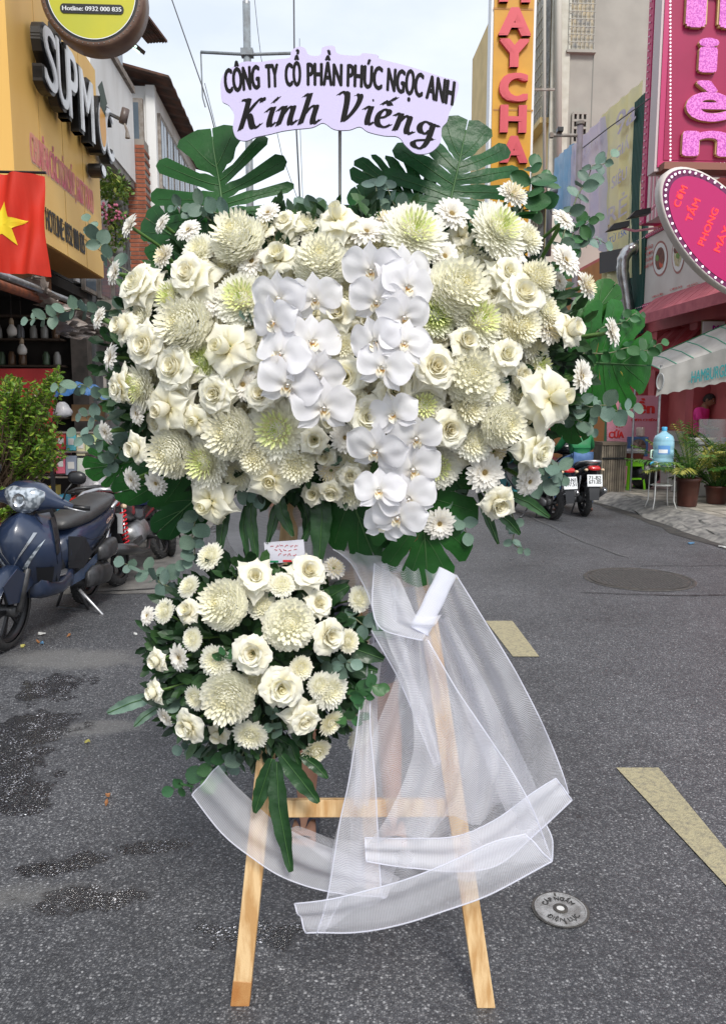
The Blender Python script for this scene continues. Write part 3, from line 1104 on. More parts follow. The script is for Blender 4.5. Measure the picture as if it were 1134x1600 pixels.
M().lathe([(0, .05), (.17, .05), (.2, .1), (.25, .4), (.27, .4), (.27, .45), (.23, .45), (.22, .38), (0, .38)], seg=20).build('pot', mat('terracotta', (.3, .12, .07), .8), bush, True)
# ---- white building further along (left)
B = thing('apartment_building', 'white panelled town house with window bays and a jutting balcony wall behind the yellow board', 'building')
L1 = -3.25
dB0, dB1 = 12.0, 14.6
zsl = onL(158, 215, L1).z
zs2 = onL(213, 290, L1).z
wbox('upper_wall', whitepanel, B, -8, L1 - .35, dB0, dB1, 3.4, 11)
zq = onL(185, 180, L1).z
wbox('balcony_wall', whitepanel, B, L1 - .3, L1, dB0, dB1, 5.52, 7.0)
wbox('balcony_slab', mat('slab_grey', (.30, .29, .27), .8, (.18, .16, .14), 4), B, L1 - .34, L1 - .02, dB0 + .02, dB1 - .02, 5.40, 5.51)
for k in range(4):
 d = dB0 + .1 + k * .6
 w = wbox('window', greyframe, B, L1 - .33, L1 - .1, d, d + .5, 7.15, 8.6)
 wbox('pane', glassblue, w, L1 - .098, L1 - .094, d + .05, d + .45, 7.22, 8.5)
wbox('sill', greyframe, B, L1 - .3, L1 + .05, dB0, dB1, 7.02, 7.12)
wbox('lower_wall', mat('grey_lower_wall', (.2, .2, .2), .8, (.1, .1, .1), 3), B, -8, L1 - .36, 12.85, dB1 - .02, .05, 3.39)  # mid grey lower wall with darker noise mottling
for k in range(3):
 w = wbox('window', greyframe, B, L1 - .334, L1 - .28, dB0 + .2 + k * .85, dB0 + .85 + k * .85, 3.3, 4.6)
 wbox('pane', glassblue, w, L1 - .279, L1 - .275, dB0 + .26 + k * .85, dB0 + .79 + k * .85, 3.36, 4.54)
wbox('lower_awning', mat('pale_render', (.58, .53, .45), .8, (.45, .40, .34), 3), B, L1 - .3, L1 + .15, dB0 + .9, dB1 + .5, 2.6, 3.25)
r_ = M()
for k in range(14):
 a = onD(196 + k * 2.6, 28 - 0.2 * k + 1.6 * (k % 2), 10.0)
 b = a + SU * 1.2 + Vector((0, 0, .25))
 a2 = onD(196 + (k + 1) * 2.6, 28 - .2 * (k + 1) + 1.6 * ((k + 1) % 2) + (6 if k > 9 else 2) * .4, 10.0)
 r_.hexa([a, a2, a2 + SU * 1.2 + Vector((0, 0, .25)), b] + [q + Vector((0, 0, .03)) for q in (a, a2, a2 + SU * 1.2 + Vector((0, 0, .25)), b)])
r_.build('corrugated_roof', rust, B)
r_ = M()
r_.hexa([S(L1 - 1.2, dB0 - .6, 9.5), S(L1 + .25, dB0 - .6, 9.15), S(L1 + .25, dB1, 9.15), S(L1 - 1.2, dB1, 9.5)] + [S(L1 - 1.2, dB0 - .6, 9.56), S(L1 + .25, dB0 - .6, 9.2), S(L1 + .25, dB1, 9.2), S(L1 - 1.2, dB1, 9.56)])
r_.build('roof', rust, B)
fl2 = thing('flood_light', 'lit green-white flood lamp tucked behind the round sign rim', 'lamp', onD(200, 68, 9.6))
M().hexa([Vector(p) for p in ((-.09, 0, .07), (.10, 0, -.06), (.13, .2, -.04), (-.06, .2, .09), (-.07, 0, .11), (.12, 0, -.02), (.15, .2, 0), (-.04, .2, .13))]).build('housing', blackm, fl2)
M().hexa([Vector(p) for p in ((-.07, -.004, .072), (.095, -.004, -.048), (.10, .1, -.07), (-.05, .1, .05), (-.065, -.008, .09), (.105, -.008, -.03), (.11, .1, -.05), (-.04, .1, .07))]).build('lens', mat('lamp_lens', (.6, .8, .7), .3, emit=((.6, .95, .8), .8)), fl2)
fg = mat('balcony_leaf', (.12, .2, .04), .5, trans=.25, ramp=[(0, (.05, .11, .02)), (.6, (.14, .24, .04)), (1, (.36, .40, .08))])
for (cx, cy, rx, ry, n_, lab, pink) in ((178, 295, 22, 24, 420, 'green trailing plant spilling from the balcony beside the yellow board', 0), (180, 338, 18, 14, 200, 'pink-flowered hanging plant below the balcony greenery', 1), (178, 375, 14, 22, 160, 'thin dry-looking plant hanging lowest on the balcony front', 0)):
 rnd = random.Random(cx + cy)
 c_ = onL(cx, cy, L1 + .1)
 pl = thing('hanging_plant', lab, 'plant', c_, group='balcony plants')
 m = M()
 fm = M()
 s_ = mpp(c_)
 for k in range(n_):
  a, q = rnd.uniform(0, 2 * pi), sqrt(rnd.random())
  p = Vector((rx * q * cos(a) * s_, rnd.uniform(-.3, .3), ry * q * sin(a) * s_))
  leaf_quad(m, p, Vector((rnd.uniform(-1, 1), rnd.uniform(-1, 1), rnd.uniform(-1, 1))), Vector((rnd.uniform(-1, 1), rnd.uniform(-1, 1), 1)), .08, .045, rnd.random())
  if pink and k % 3 == 0:
   fm.ball(p + Vector((0, -.1, 0)), .022, 6, 4)
 m.build('leaves', fg, pl)['kind'] = 'stuff'
 if pink:
  fm.build('flowers', mat('pink_bloom', (.7, .2, .32), .6), pl)['kind'] = 'stuff'
 M().lathe([(0, -.02), (.09, -.02), (.12, .1), (.1, .1), (0, .08)], c=(0, .1, -ry * s_ * .9), seg=12).build('pot', mat('pot_grey', (.25, .24, .23), .8), pl, True)
 M().tube([(0, .1, -ry * s_ * .8), (0, .1, ry * s_)], .01, 5).build('hanger', blackm, pl)
cmr = thing('security_camera', 'camera on a black arm jutting from the white balcony wall', 'camera')
M().tube([onL(160, 172, -3.05), onD(192, 188, 10.6)], .025, 6).build('arm', blackm, cmr)
M().tube([onD(192, 193, 10.6), onD(197, 170, 10.6)], .05, 10).build('body', mat('cam_body', (.12, .09, .08), .4), cmr, True)
M().tube([onD(194, 190, 10.6), onD(199, 205, 10.5), onD(200, 216, 10.5)], [.01, .02, .035], 6).build('lamp', greyframe, cmr)
pier = thing('brick_pier', 'red brick pier between the white town house and the tin-roofed one', 'pier')
zlo = .05
sbox(M(), -3.42, -3.1, 14.7, 15.08, .05, 6.3).build('mortar', mortar, pier)
bm = M().box((0, 0, 0), (.155, .40, .058)).mesh('brick', brickm, False)
for k in range(83):
 z = .1 + k * .074
 for s_ in (0, 1):
  o = link('brick', bm, pier)
  o.location = S(-3.34 + .16 * s_ + (k % 2) * .015, 14.89, z)
  o.rotation_euler = (0, 0, YAW)
# ---- tin roofed house (C)
Cb = thing('tin_roofed_house', 'grey-white house with blue windows under a rusty tin roof down the street', 'building')
LC = -2.95
wbox('wall', whitepanel, Cb, -9, LC - .1, 15.5, 20.4, .05, 7.5)
m = M()
for k in range(26):
 sbox(m, -4.9 + k * .07, -4.9 + k * .07 + .03, 15.46, 15.5, 3.0, 6.1)
m.build('corrugation', whitepanel, Cb)['kind'] = 'stuff'
w = wbox('window', greyframe, Cb, -4.1, -3.25, 15.40, 15.49, 6.1, 7.25)
wbox('pane', glassblue, w, -4.02, -3.33, 15.39, 15.397, 6.18, 7.17)
wbox('corner_post', whitepanel, Cb, -3.2, LC - .08, 15.44, 15.6, 3.0, 7.5)
for k in range(7):
 d = 15.7 + k * .66
 w = wbox('window', greyframe, Cb, LC - .1, LC - .04, d, d + .58, 5.7, 7.1)
 wbox('pane', glassblue, w, LC - .038, LC - .034, d + .05, d + .26, 5.8, 7.0)
 wbox('pane', glassblue, w, LC - .038, LC - .034, d + .31, d + .53, 5.8, 7.0)
r_ = M()
for k in range(24):
 d = 15.1 + k * .24
 z_ = .03 * (k % 2)
 r_.hexa([S(-6, d, 8.3 + z_), S(-2.7, d, 7.5 + z_), S(-2.7, d + .24, 7.53 - z_), S(-6, d + .24, 8.33 - z_)] + [S(-6, d, 8.34 + z_), S(-2.7, d, 7.54 + z_), S(-2.7, d + .24, 7.57 - z_), S(-6, d + .24, 8.37 - z_)])
r_.build('roof', rust, Cb)
for k in range(9):
 a = S(-2.8, 15.6 + k * .5, 4.2 + .1 * (k % 2))
 b = S(-2.8, 16.0 + k * .5 + .4 * (k % 3), 5.6)
 M().beam(a, b, .04, .04).build('lath', whitepanel, Cb)
M().beam(S(-2.78, 15.3, 4.2), S(-2.78, 20, 4.25), .06, .06).build('rail', greyframe, Cb)
m = sbox(M(), -3.3, -2.4, 15.2, 19.6, 3.9, 3.98)
m.build('tin_canopy', mat('tin_sheet', (.35, .35, .35), .5, (.2, .18, .16), 5, metal=.4), Cb)
farm = [mat('far_cream', (.45, .38, .26), .8, (.36, .3, .2), 2), mat('far_grey', (.36, .37, .38), .8, (.28, .28, .28), 2), mat('far_blue', (.25, .33, .38), .8)]
for k, (l0, l1, d0, d1, h, mi, lab) in enumerate(((-9, -3.3, 20.9, 29, 6.6, 1, 'low grey house beyond the tin-roofed one'), (-10, -4, 29.3, 44, 6.9, 0, 'cream far house on the flag side of the street'), (-11, -4, 44.5, 75, 8, 2, 'bluish farthest house on the flag side'),
           (6.6, 12, 34.5, 50, 8.0, 0, 'cream far house past the tall grey block'), (6.2, 13, 50.5, 85, 8.5, 1, 'grey farthest house past the tall grey block'), (-40, 40, 120, 135, 8, 1, 'long grey building closing the street end'))):
 hb = thing('house', lab, 'building', group='far houses')
 wbox('wall', farm[mi], hb, l0, l1, d0, d1, 0.0, h)
 wbox('roof', rust, hb, l0 - .1, l1 + .1, d0 - .1, d1 + .1, h + .003, h + .2)
 lf = l1 if l0 < 0 else l0
 for i in range(4):
  for j in range(2):
   dd = d0 + (i + .3) * (d1 - d0) / 4
   s_ = 1 if l0 < 0 else -1
   w = wbox('window', glassblue, hb, min(lf, lf + s_ * .04), max(lf, lf + s_ * .04), dd, dd + 1.2, 1.2 + j * 3, 2.8 + j * 3)
# ============================================================ right side
pink = mat('pink_wall', (.60, .16, .16), .7, (.48, .11, .11), 2, 5)
pinklight = mat('pink_panel', (.66, .30, .38), .6, (.60, .24, .30), 2)
magenta = mat('magenta_face', (.34, .008, .07), .35, (.30, .006, .06), 1.5)
magrim = mat('magenta_rim', (.46, .02, .12), .45)
FR = 6.5
E_ = thing('pink_shop_building', 'pink walled snack shop with signboards, awning and a grill front', 'building')
wbox('wall', pink, E_, FR + .3, 13, 11.2, 15.9, .1, 5.4)
wbox('side_wall', pink, E_, FR + .02, 13, 15.95, 21.9, .1, 5.0)
for k, d in enumerate((11.6, 13.2, 14.8, 15.7)):
 wbox('column', mat('pink_column', (.50, .10, .11), .6, (.4, .08, .09), 3), E_, FR, FR + .3, d, d + .28, .1, 4.0)
wbox('lintel', MATS['pink_column'], E_, FR - .02, FR + .3, 11.2, 15.98, 3.0, 3.5)
wbox('counter', mat('counter_top', (.4, .38, .35), .4), E_, FR + .0, FR + .28, 13.5, 14.78, .1, 1.1)
pf = thing('wall_poster', 'pink lettered poster on the shop front behind the fan box', 'poster')
q = [onD(948, 760, 13.9), onD(1031, 760, 13.9), onD(1031, 618, 13.9), onD(948, 618, 13.9)]
M().hexa(q + [p + SU * .03 for p in q]).build('panel', pinklight, pf)
redprint = mat('red_print', (.62, .02, .015), .5)
for s_, x0, yb_, x1, hh in (('ền', 993, 646, 1022, 24), ('CỬA', 938, 684, 962, 13), ('22h', 956, 700, 980, 11), ('CƠM CHIÊN', 985, 658, 1025, 5), ('MỞ', 950, 668, 962, 7)):
 m = M()
 x0 += 12 * (s_ in ('CỬA', '22h', 'MỞ'))
 x1 += 12 * (s_ in ('CỬA', '22h', 'MỞ'))
 o = onD(x0, yb_, 13.89)
 text(m, s_, o, SV, Vector((0, 0, 1)), (onD(x1, yb_, 13.89) - o).length, hh * .78 * mpp(o), .07)
 m.build('lettering', redprint, pf)
aw2 = thing('shop_awning', 'pale red sloping awning under the food picture board', 'awning')
aw_m = mat('awning_red', (.52, .13, .16), .7, (.42, .09, .12), 6)
a0, a1 = 9.8, 14.6
m = M()
z_t, z_b = 3.62, 3.18
for k in range(14):
 d = a0 + k * .35
 m.hexa([S(FR - .05, d, z_t), S(FR - .6, d, z_b), S(FR - .6, d + .33, z_b), S(FR - .05, d + .33, z_t)] + [S(FR - .05, d, z_t + .03), S(FR - .6, d, z_b + .03), S(FR - .6, d + .33, z_b + .03), S(FR - .05, d + .33, z_t + .03)])
m.build('slats', aw_m, aw2)['kind'] = 'stuff'
wbox('valance', aw_m, aw2, FR - .63, FR - .6, a0, a1, z_b - .14, z_b + .03)
aw3 = thing('shop_awning', 'dark red cloth awning hanging lower above the fan box', 'awning')
m = M()
rows = []
for i in range(12):
 d = 13.0 + i * .14
 rows.append([S(FR + .1 - .5 * f, d, 3.0 - .55 * f + .03 * sin(i * 1.7 + f * 3)) for f in [j / 5 for j in range(6)]] + [S(FR - .4, d, 2.2 + .03 * sin(i * 2))])
M().grid(rows).build('cloth', mat('dark_red_cloth', (.30, .02, .03), .8), aw3)
fb = thing('food_board', 'white board with pictures of rice dishes and a pink dotted frame', 'sign')
LFB = FR - .12
dn, df = 10.9, onL(993, 420, LFB).dot(SU)
zt_, zb_ = onL(994, 381, LFB).z, onL(999, 478, LFB).z
wbox('panel', mat('board_white', (.62, .58, .54), .4, (.55, .5, .46), 2), fb, LFB, LFB + .1, dn, df, zb_, zt_)
for a, b_, c_, d_ in ((dn, df, zb_ - .07, zb_), (dn, df, zt_, zt_ + .07), (df, df + .07, zb_ - .07, zt_ + .07)):
 wbox('frame', magrim, fb, LFB - .03, LFB + .1, a, b_, c_, d_)
m = M()
for k in range(60):
 for z in (zb_ - .035, zt_ + .035):
  p = S(LFB - .035, dn + (df - dn) * k / 60, z)
  m.ball(p, .014, 5, 3)
m.build('frame_lights', mat('led_pale', (.85, .6, .7), .4), fb)['kind'] = 'stuff'
foods = [mat('food_brown', (.22, .07, .04), .6, (.10, .03, .02), 12), mat('food_rice', (.62, .58, .40), .6, (.5, .4, .2), 20), mat('food_red', (.55, .07, .03), .6), mat('food_green', (.15, .28, .05), .6)]
plate_m = mat('plate_print', (.35, .12, .10), .5)
plate_w = mat('plate_white_print', (.72, .70, .68), .4)
MIR = -SU
def fpt(px, py, off):
 return onL(px, py, LFB) - SV * off
for (px, py, w, h, mi) in ((1031, 404, 12, 28, 0), (1059, 398, 10, 30, 1), (1085, 395, 9, 22, 2), (1112, 386, 10, 22, 1)):
 for kk, (sc_, mt_, off) in enumerate(((1.0, plate_m, .004), (.88, plate_w, .007), (.62, foods[mi], .010))):
  m = M()
  pts = []
  for k in range(20):
   a = 2 * pi * k / 20
   wob = 1 + (.12 * mn.noise(Vector((k * .9, px, kk))) if kk == 2 else 0)
   pts.append(fpt(px + w * sc_ * wob * cos(a), py + h * sc_ * wob * sin(a) - cos(a) * 3, off))
  m.add(pts, [tuple(range(20))[::-1]])
  m.build('dish_picture', mt_, fb)
 for kk in range(5):
  m = M()
  cx2, cy2 = px + random.uniform(-.35, .35) * w, py + random.uniform(-.4, .4) * h
  m.add([fpt(cx2 + 3 * cos(a) * 1.0, cy2 + 5 * sin(a), .013 + .001 * kk) for a in [2 * pi * q / 8 for q in range(8)]], [tuple(range(8))[::-1]])
  m.build('food_bit', foods[(mi + kk) % 4], fb)
def face_text(m, s_, px, py, px2, capx, bold=.04, L_=LFB, off=.014):
 """text on a facade plane facing the street (reads from far to near as seen from the road)"""
 o = onL(px, py, L_) - SV * off
 o2 = onL(px2, py, L_) - SV * off
 text(m, s_, o, -SU, Vector((0, 0, 1)), abs((o2 - o).dot(SU)), capx * mpp(o), bold)
m = M()
for i, s_ in enumerate(('MÌ XÀO', 'ĐẶT CƠM:', 'HOTLINE', '0906 667 518')):
 face_text(m, s_, 1002 + 0 * i, 395 + i * 9, 1020, 5.2)
for s_, x, y, x2 in (('CƠM SƯỜN', 1019, 466, 1036), ('CƠM GÀ', 1047, 455, 1066), ('MÌ XÀO', 1074, 449, 1090), ('CƠM BÒ', 1103, 442, 1122)):
 face_text(m, s_, x, y, x2, 3)
m.build('lettering', redprint, fb)
ex = thing('exhaust_pipe', 'silver ribbed exhaust pipe bending out of the shop front', 'pipe')
D_ = 15.6
m = M()
pts = [onD(1001, 388, D_), onD(990, 387, D_), onD(979, 393, D_), onD(973, 405, D_), onD(972, 425, D_), onD(977, 455, D_), onD(983, 500, D_), onD(986, 545, D_)]
fine = []
for a, b in zip(pts, pts[1:]):
 for k in range(5):
  fine.append(a.lerp(b, k / 5))
m.tube(fine, [(.115 + (.008 if i % 3 == 0 else 0)) for i in range(len(fine))], 14)
m.build('pipe', mat('foil_steel', (.55, .56, .56), .28, (.4, .4, .4), 10, metal=.9), ex, True)
DV = 12.0
vsn = thing('vertical_sign', 'tall magenta light-box sign with glittering pink lowercase letters and a dotted frame', 'shop sign')
def fbox(m, px0, py0, px1, py1, D, th, off=0.0):
 q = [onD(px0, py1, D) - SU * off, onD(px1, py1, D) - SU * off, onD(px1, py0, D) - SU * off, onD(px0, py0, D) - SU * off]
 l0, l1 = (q[0].dot(SV) + q[3].dot(SV)) / 2, (q[1].dot(SV) + q[2].dot(SV)) / 2
 z0, z1 = q[0].z, q[2].z
 d = D - off
 return sbox(m, l0, l1, d - th, d, z0, z1)
fbox(M(), 1037, -420, 1200, 268, DV, .25, -.25).build('housing', mat('sign_housing', (.55, .45, .45), .5), vsn)
fbox(M(), 1041, -420, 1200, 262, DV, .02, 0).build('rim', magrim, vsn)
fbox(M(), 1050, -420, 1200, 251, DV, .01, .022).build('face', magenta, vsn)
ledm = mat('led_white', (.85, .8, .85), .3, emit=((1, .9, .95), .35))
m = M()
for k in range(80):
 m.ball(onD(1046.5, 250 - k * 5.9, DV - .03), .017, 6, 4)
 if k < 26:
  m.ball(onD(1048 + k * 5.9, 255.5, DV - .03), .017, 6, 4)
m.build('frame_lights', ledm, vsn)['kind'] = 'stuff'
glit = mat('glitter_pink', (.66, .20, .52), .35, (.36, .06, .32), 45, 2, contrast=(.45, .55), emit=((.9, .2, .7), .12))
goldedge = mat('gold_edge', (.55, .38, .16), .4)
def sign_letter(ch, x0, yb_, x1, yt_, D, par, m1, m2, bold=.10, th=.05, nm='letter'):
 vs_, fs = glyphs(ch)
 w0 = max(v.x for v in vs_)
 h0, h1 = min(v.y for v in vs_), max(v.y for v in vs_)
 o = onD(x0, yb_, D)
 W = (onD(x1, yb_, D) - o).dot(SV)
 H = onD(x0, yt_, D).z - o.z
 par_o = None
 for stage, (mt_, e, dep) in enumerate(((m2, 1.0, 0), (m1, .80, .02))):
  m = M()
  b = bold * H * e
  n = 9
  for k in range(n):
   a = 2 * pi * k / 8
   ox, oz = (b * cos(a), b * sin(a) * .6) if k < 8 else (0, 0)
   base = [o + SV * (b * .8 + v.x / w0 * (W - 1.6 * b) + ox) + Vector((0, 0, .6 * b + (v.y - h0) / (h1 - h0) * (H - 1.2 * b) + oz)) - SU * (th + dep + .001 * k) for v in vs_]
   m.add(base, fs)
   if stage == 0:
    nv = len(base)
    edges = {}
    for f in fs:
     for p1, p2 in zip(f, f[1:] + f[:1]):
      if (p2, p1) in edges:
       edges.pop((p2, p1))
      else:
       edges[(p1, p2)] = 1
    b0 = len(m.v)
    m.v.extend(tuple(p) for p in base)
    m.v.extend(tuple(p + SU * (th + .001 * k - .001 * k)) for p in base)
    m.t.extend([0] * (2 * nv))
    m.f.extend((b0 + p2, b0 + p1, b0 + p1 + nv, b0 + p2 + nv) for p1, p2 in edges)
  if par_o is None:
   par_o = m.build(nm, mt_, par, label='letter ' + ch)
  else:
   m.build('letter_face', mt_, par_o)
sign_letter('h', 1068, 46, 1148, -60, DV - .03, vsn, glit, goldedge, .10)
sign_letter('i', 1086, 116, 1116, 62, DV - .03, vsn, glit, goldedge, .13)
sign_letter('è', 1067, 192, 1136, 128, DV - .03, vsn, glit, goldedge, .09)
sign_letter('n', 1062, 246, 1140, 206, DV - .03, vsn, glit, goldedge, .16)
fbox(M(), 1028, 262, 1200, 270, DV, .3, -.1).build('bracket', mat('rust_bracket', (.25, .10, .07), .7), vsn)
ps = thing('pillar_sign', 'narrow white and magenta striped light box seen edge-on with a yellow disc', 'shop sign')
wbox('box', mat('pillar_white', (.72, .62, .60), .5), ps, FR - .4, FR - .08, 13.2, 14.6, 4.95, 13)
wbox('edge_strip', magrim, ps, FR - .44, FR - .08, 14.62, 14.82, 4.95, 13)
for k in range(3):
 wbox('stripe', pinklight, ps, FR - .412, FR - .402, 14.1 + k * .15, 14.17 + k * .15, 4.95, 13)
for z, r, mt_ in ((7.35, .95, mat('disc_yellow', (.8, .62, .12), .5)), (6.0, .55, mat('disc_cream', (.75, .72, .6), .5))):
 m = M()
 pts = [S(FR - .416, 13.75 + .38 * cos(a), z + r * sin(a)) for a in [2 * pi * k / 24 for k in range(24)]]
 m.add(pts, [tuple(range(24))])
 m.build('disc', mt_, ps)
m = M()
for k in range(70):
 m.ball(S(FR - .455, 14.72, 5.0 + k * .12), .02, 5, 3)
m.build('edge_lights', MATS['led_pale'], ps)['kind'] = 'stuff'
DO = 10.6
oc = onD(1121, 364, DO)
ov = thing('oval_sign', 'tilted magenta oval sign with red bulb lettering and dotted lights round its rim', 'shop sign', oc, rot=YAW)
ka = mpp(oc)
A_, B_, tilt = 125 * ka, 58 * ka, radians(-46)
def el(a, s_=1.0, y=0.0):
 x, z = A_ * s_ * cos(a), B_ * s_ * sin(a)
 return Vector((x * cos(tilt) - z * sin(tilt), y, x * sin(tilt) + z * cos(tilt)))
m = M()
n_ = 48
rows = [[el(2 * pi * k / n_, s_, y) for k in range(n_)] for s_, y in ((.955, 0), (.985, 0), (1.0, .03), (1.0, .16), (.98, .18))]
m.grid(rows, close=True)
m.add([el(2 * pi * k / n_, .98, .18) for k in range(n_)], [tuple(range(n_))])
m.build('rim', mat('oval_rim', (.62, .56, .52), .4), ov, True)
m = M()
m.add([el(2 * pi * k / n_, .965, .004) for k in range(n_)], [tuple(range(n_))[::-1]])
m.build('edge_band', mat('purple_band', (.14, .01, .08), .4), ov)
m = M()
m.add([el(2 * pi * k / n_, .85, -.003) for k in range(n_)], [tuple(range(n_))[::-1]])
m.build('face', mat('hot_pink', (.46, .004, .12), .4), ov)
m = M()
for k in range(50):
 m.ball(el(2 * pi * k / 50, .91, -.012), .019, 6, 4)
m.build('rim_lights', ledm, ov)['kind'] = 'stuff'
redled = mat('red_led', (.8, .03, .03), .4, emit=((1, .05, .03), .5))
rows_ = (('CƠM', 1052, 325, 21), ('TẤM', 1071, 348, 23), ('PHONG', 1090, 385, 38), ('MÁY', 1115, 395, 26))
U = Vector((.34, 0, .94))
for s_, x, y, w in rows_:
 m = M()
 p0 = local(ov) @ onD(x, y, DO) + Vector((0, -.006, 0))
 wd = w * 1.55 * ka
 vs_, fs = glyphs(s_)
 X = Vector((.36, 0, .93)).normalized()
 Yv = Vector((-.93, 0, .36)).normalized()
 text(m, s_, p0 + Vector((8 * ka, 0, 0)), X, Yv, wd, 11 * ka, .02)
 m.build('lettering', redled, ov)
M().beam((0, .3, .3), (.9, .5, .5), .06, .06).build('bracket', mat('rust_bracket2', (.2, .09, .06), .7), ov)
for k, (x, y, x2, y2, lab) in enumerate(((967, 355, 1026, 356, 'black clip lamp on a pink arm in front of the yellow banner, lower one'), (1000, 335, 1026, 318, 'black clip lamp close to the oval sign, upper one'))):
 l_ = thing('spot_lamp', lab, 'lamp')
 a, b = onD(x, y, 13.4), onD(x2, y2, 13.8)
 M().hexa([a + Vector(v) for v in ((-.22, -.1, -.07), (.14, -.1, -.0), (.14, .1, .0), (-.22, .1, -.07), (-.12, -.1, .04), (.14, -.1, .09), (.14, .1, .09), (-.12, .1, .04))]).build('head', blackm, l_)
 M().tube([a, a.lerp(b, .4) + Vector((0, 0, -.06)), b], .022, 6).build('arm', pinklight, l_)
T = thing('grey_apartment_block', 'tall grey rendered block with cream street side and barred windows', 'building')
greyr = mat('grey_render', (.36, .34, .30), .85, (.28, .265, .235), 1.2, 7, contrast=(.4, .75))
cream = mat('cream_render', (.66, .50, .24), .8, (.56, .42, .2), 1.5, 5)
DT = 22.0
LT = (onD(868, 300, DT)).dot(SV)
wbox('wall', greyr, T, LT, 16, DT, 34, .1, 16)
wbox('street_wall', cream, T, LT - .12, LT - .003, DT + .05, 34, .1, 16)
wbox('corner_pipe_box', mat('pale_corner', (.55, .54, .47), .8, (.45, .43, .36), 4), T, LT - .25, LT + .25, DT - .06, DT + .04, .1, 16)
wq = wbox('window', mat('window_recess', (.55, .45, .27), .6, (.2, .22, .24), 3), T, onD(888, 40, DT).dot(SV), onD(926, 40, DT).dot(SV), DT - .02, DT - .003, onD(900, 80, DT).z, onD(900, -40, DT).z)
m = M()
l0, l1 = onD(887, 40, DT).dot(SV), onD(927, 40, DT).dot(SV)
z0, z1 = onD(900, 80, DT).z, onD(900, -40, DT).z
for k in range(7):
 l = l0 + (l1 - l0) * k / 6
 sbox(m, l - .008, l + .008, DT - .09, DT - .075, z0, z1)
for k in range(11):
 z = z0 + (z1 - z0) * k / 10
 sbox(m, l0, l1, DT - .11, DT - .095, z - .008, z + .008)
m.build('bars', mat('bar_grey', (.35, .34, .3), .6), T)
wbox('sill', greyr, T, l0 - .05, l1 + .05, DT - .14, DT, z0 - .08, z0 - .01)
vb = M()
l0, l1 = onD(893, 200, DT).dot(SV), onD(915, 200, DT).dot(SV)
z0, z1 = onD(900, 236, DT).z, onD(900, 178, DT).z
wbox('vent_recess', mat('vent_dark', (.05, .045, .04), .9), T, l0, l1, DT - .01, DT - .002, z0, z1)
for k in range(4):
 l = l0 + (l1 - l0) * k / 3
 sbox(vb, l - .03, l + .03, DT - .08, DT - .012, z0, z1)
for k in range(6):
 z = z0 + (z1 - z0) * k / 5
 sbox(vb, l0, l1, DT - .083, DT - .015, z - .03, z + .03)
vb.build('vent_blocks', greyr, T)
wbox('render_joint', mat('joint', (.2, .2, .18), .9), T, LT + .9, LT + .93, DT - .004, DT - .001, 6, 16)
wbox('render_joint', MATS['joint'], T, LT + .9, 9.5, DT - .004, DT - .001, 9.0, 9.03)
for (za, zb2, da, db) in ((9.6, 13.2, 22.5, 24.6), (3.6, 7.4, 22.6, 26.0), (14.2, 16, 22.5, 24.6)):
 w = wbox('window', mat('dark_glass', (.07, .07, .065), .2, (.18, .16, .12), 2), T, LT - .15, LT - .125, da, db, za, zb2)
 m = M()
 n_ = int((db - da) / .16)
 for k in range(n_ + 1):
  d = da + (db - da) * k / n_
  sbox(m, LT - .34, LT - .32, d - .012, d + .012, za, zb2)
 for k in range(int((zb2 - za) / .3) + 1):
  z = za + k * .3
  sbox(m, LT - .36, LT - .34, da, db, z - .012, z + .012)
 m.build('grille', mat('grille_cream', (.5, .46, .36), .6), T)
 wbox('sill', cream, T, LT - .4, LT - .121, da - .1, db + .1, za - .15, za - .01)
for k, z in enumerate((3.2, 5.0 + 3)):
 m = M()
 m.hexa([S(LT - 1.1, 22.2, z - .5), S(LT - .12, 22.2, z), S(LT - .12, 33, z), S(LT - 1.1, 33, z - .5)] + [S(LT - 1.1, 22.2, z - .4), S(LT - .12, 22.2, z + .1), S(LT - .12, 33, z + .1), S(LT - 1.1, 33, z - .4)])
 m.build('ledge', cream, T)
for (x, y0, y1, lab) in ((850, -50, 310, 'thin pale service pipe running up the cream wall, nearer the vertical yellow sign'), (872, -50, 270, 'thicker cream drainpipe on the corner of the grey block')):
 D_ = 21.8
 tag(M().tube([onD(x, y0 - 300, D_), onD(x, y1, D_)], .045 if x < 860 else .09, 8).build('drainpipe', mat('pipe_cream', (.55, .53, .46), .6), smooth=True), lab, 'pipe')
el_ = thing('conduit_elbow', 'grey conduit with a hooked elbow beside the blue banner', 'pipe')
M().tube([onD(870, 298, 20.5), onD(862, 298, 20.5), onD(858, 304, 20.5), onD(858, 330, 20.5), onD(856, 400, 20.5)], .075, 8).build('pipe', mat('conduit_grey', (.12, .13, .14), .5), el_, True)
DM = 20.0
ysg = thing('vertical_sign', 'tall yellow sign with raised pink capitals and white edges', 'shop sign')
fbox(M(), 766, -260, 836, 400, DM, .35, -.36).build('housing', mat('sign_white_edge', (.72, .73, .74), .5), ysg)
fbox(M(), 770, -260, 832, 400, DM, .02, 0).build('face', mat('amber_face', (.62, .31, .01), .5, (.52, .25, .01), 1.5), ysg)
for y in (14, 172):
 fbox(M(), 770, y, 832, y + 1.5, DM, .005, .021).build('seam', orange_under, ysg)
pinkl = mat('coral_pink', (.58, .07, .09), .5)
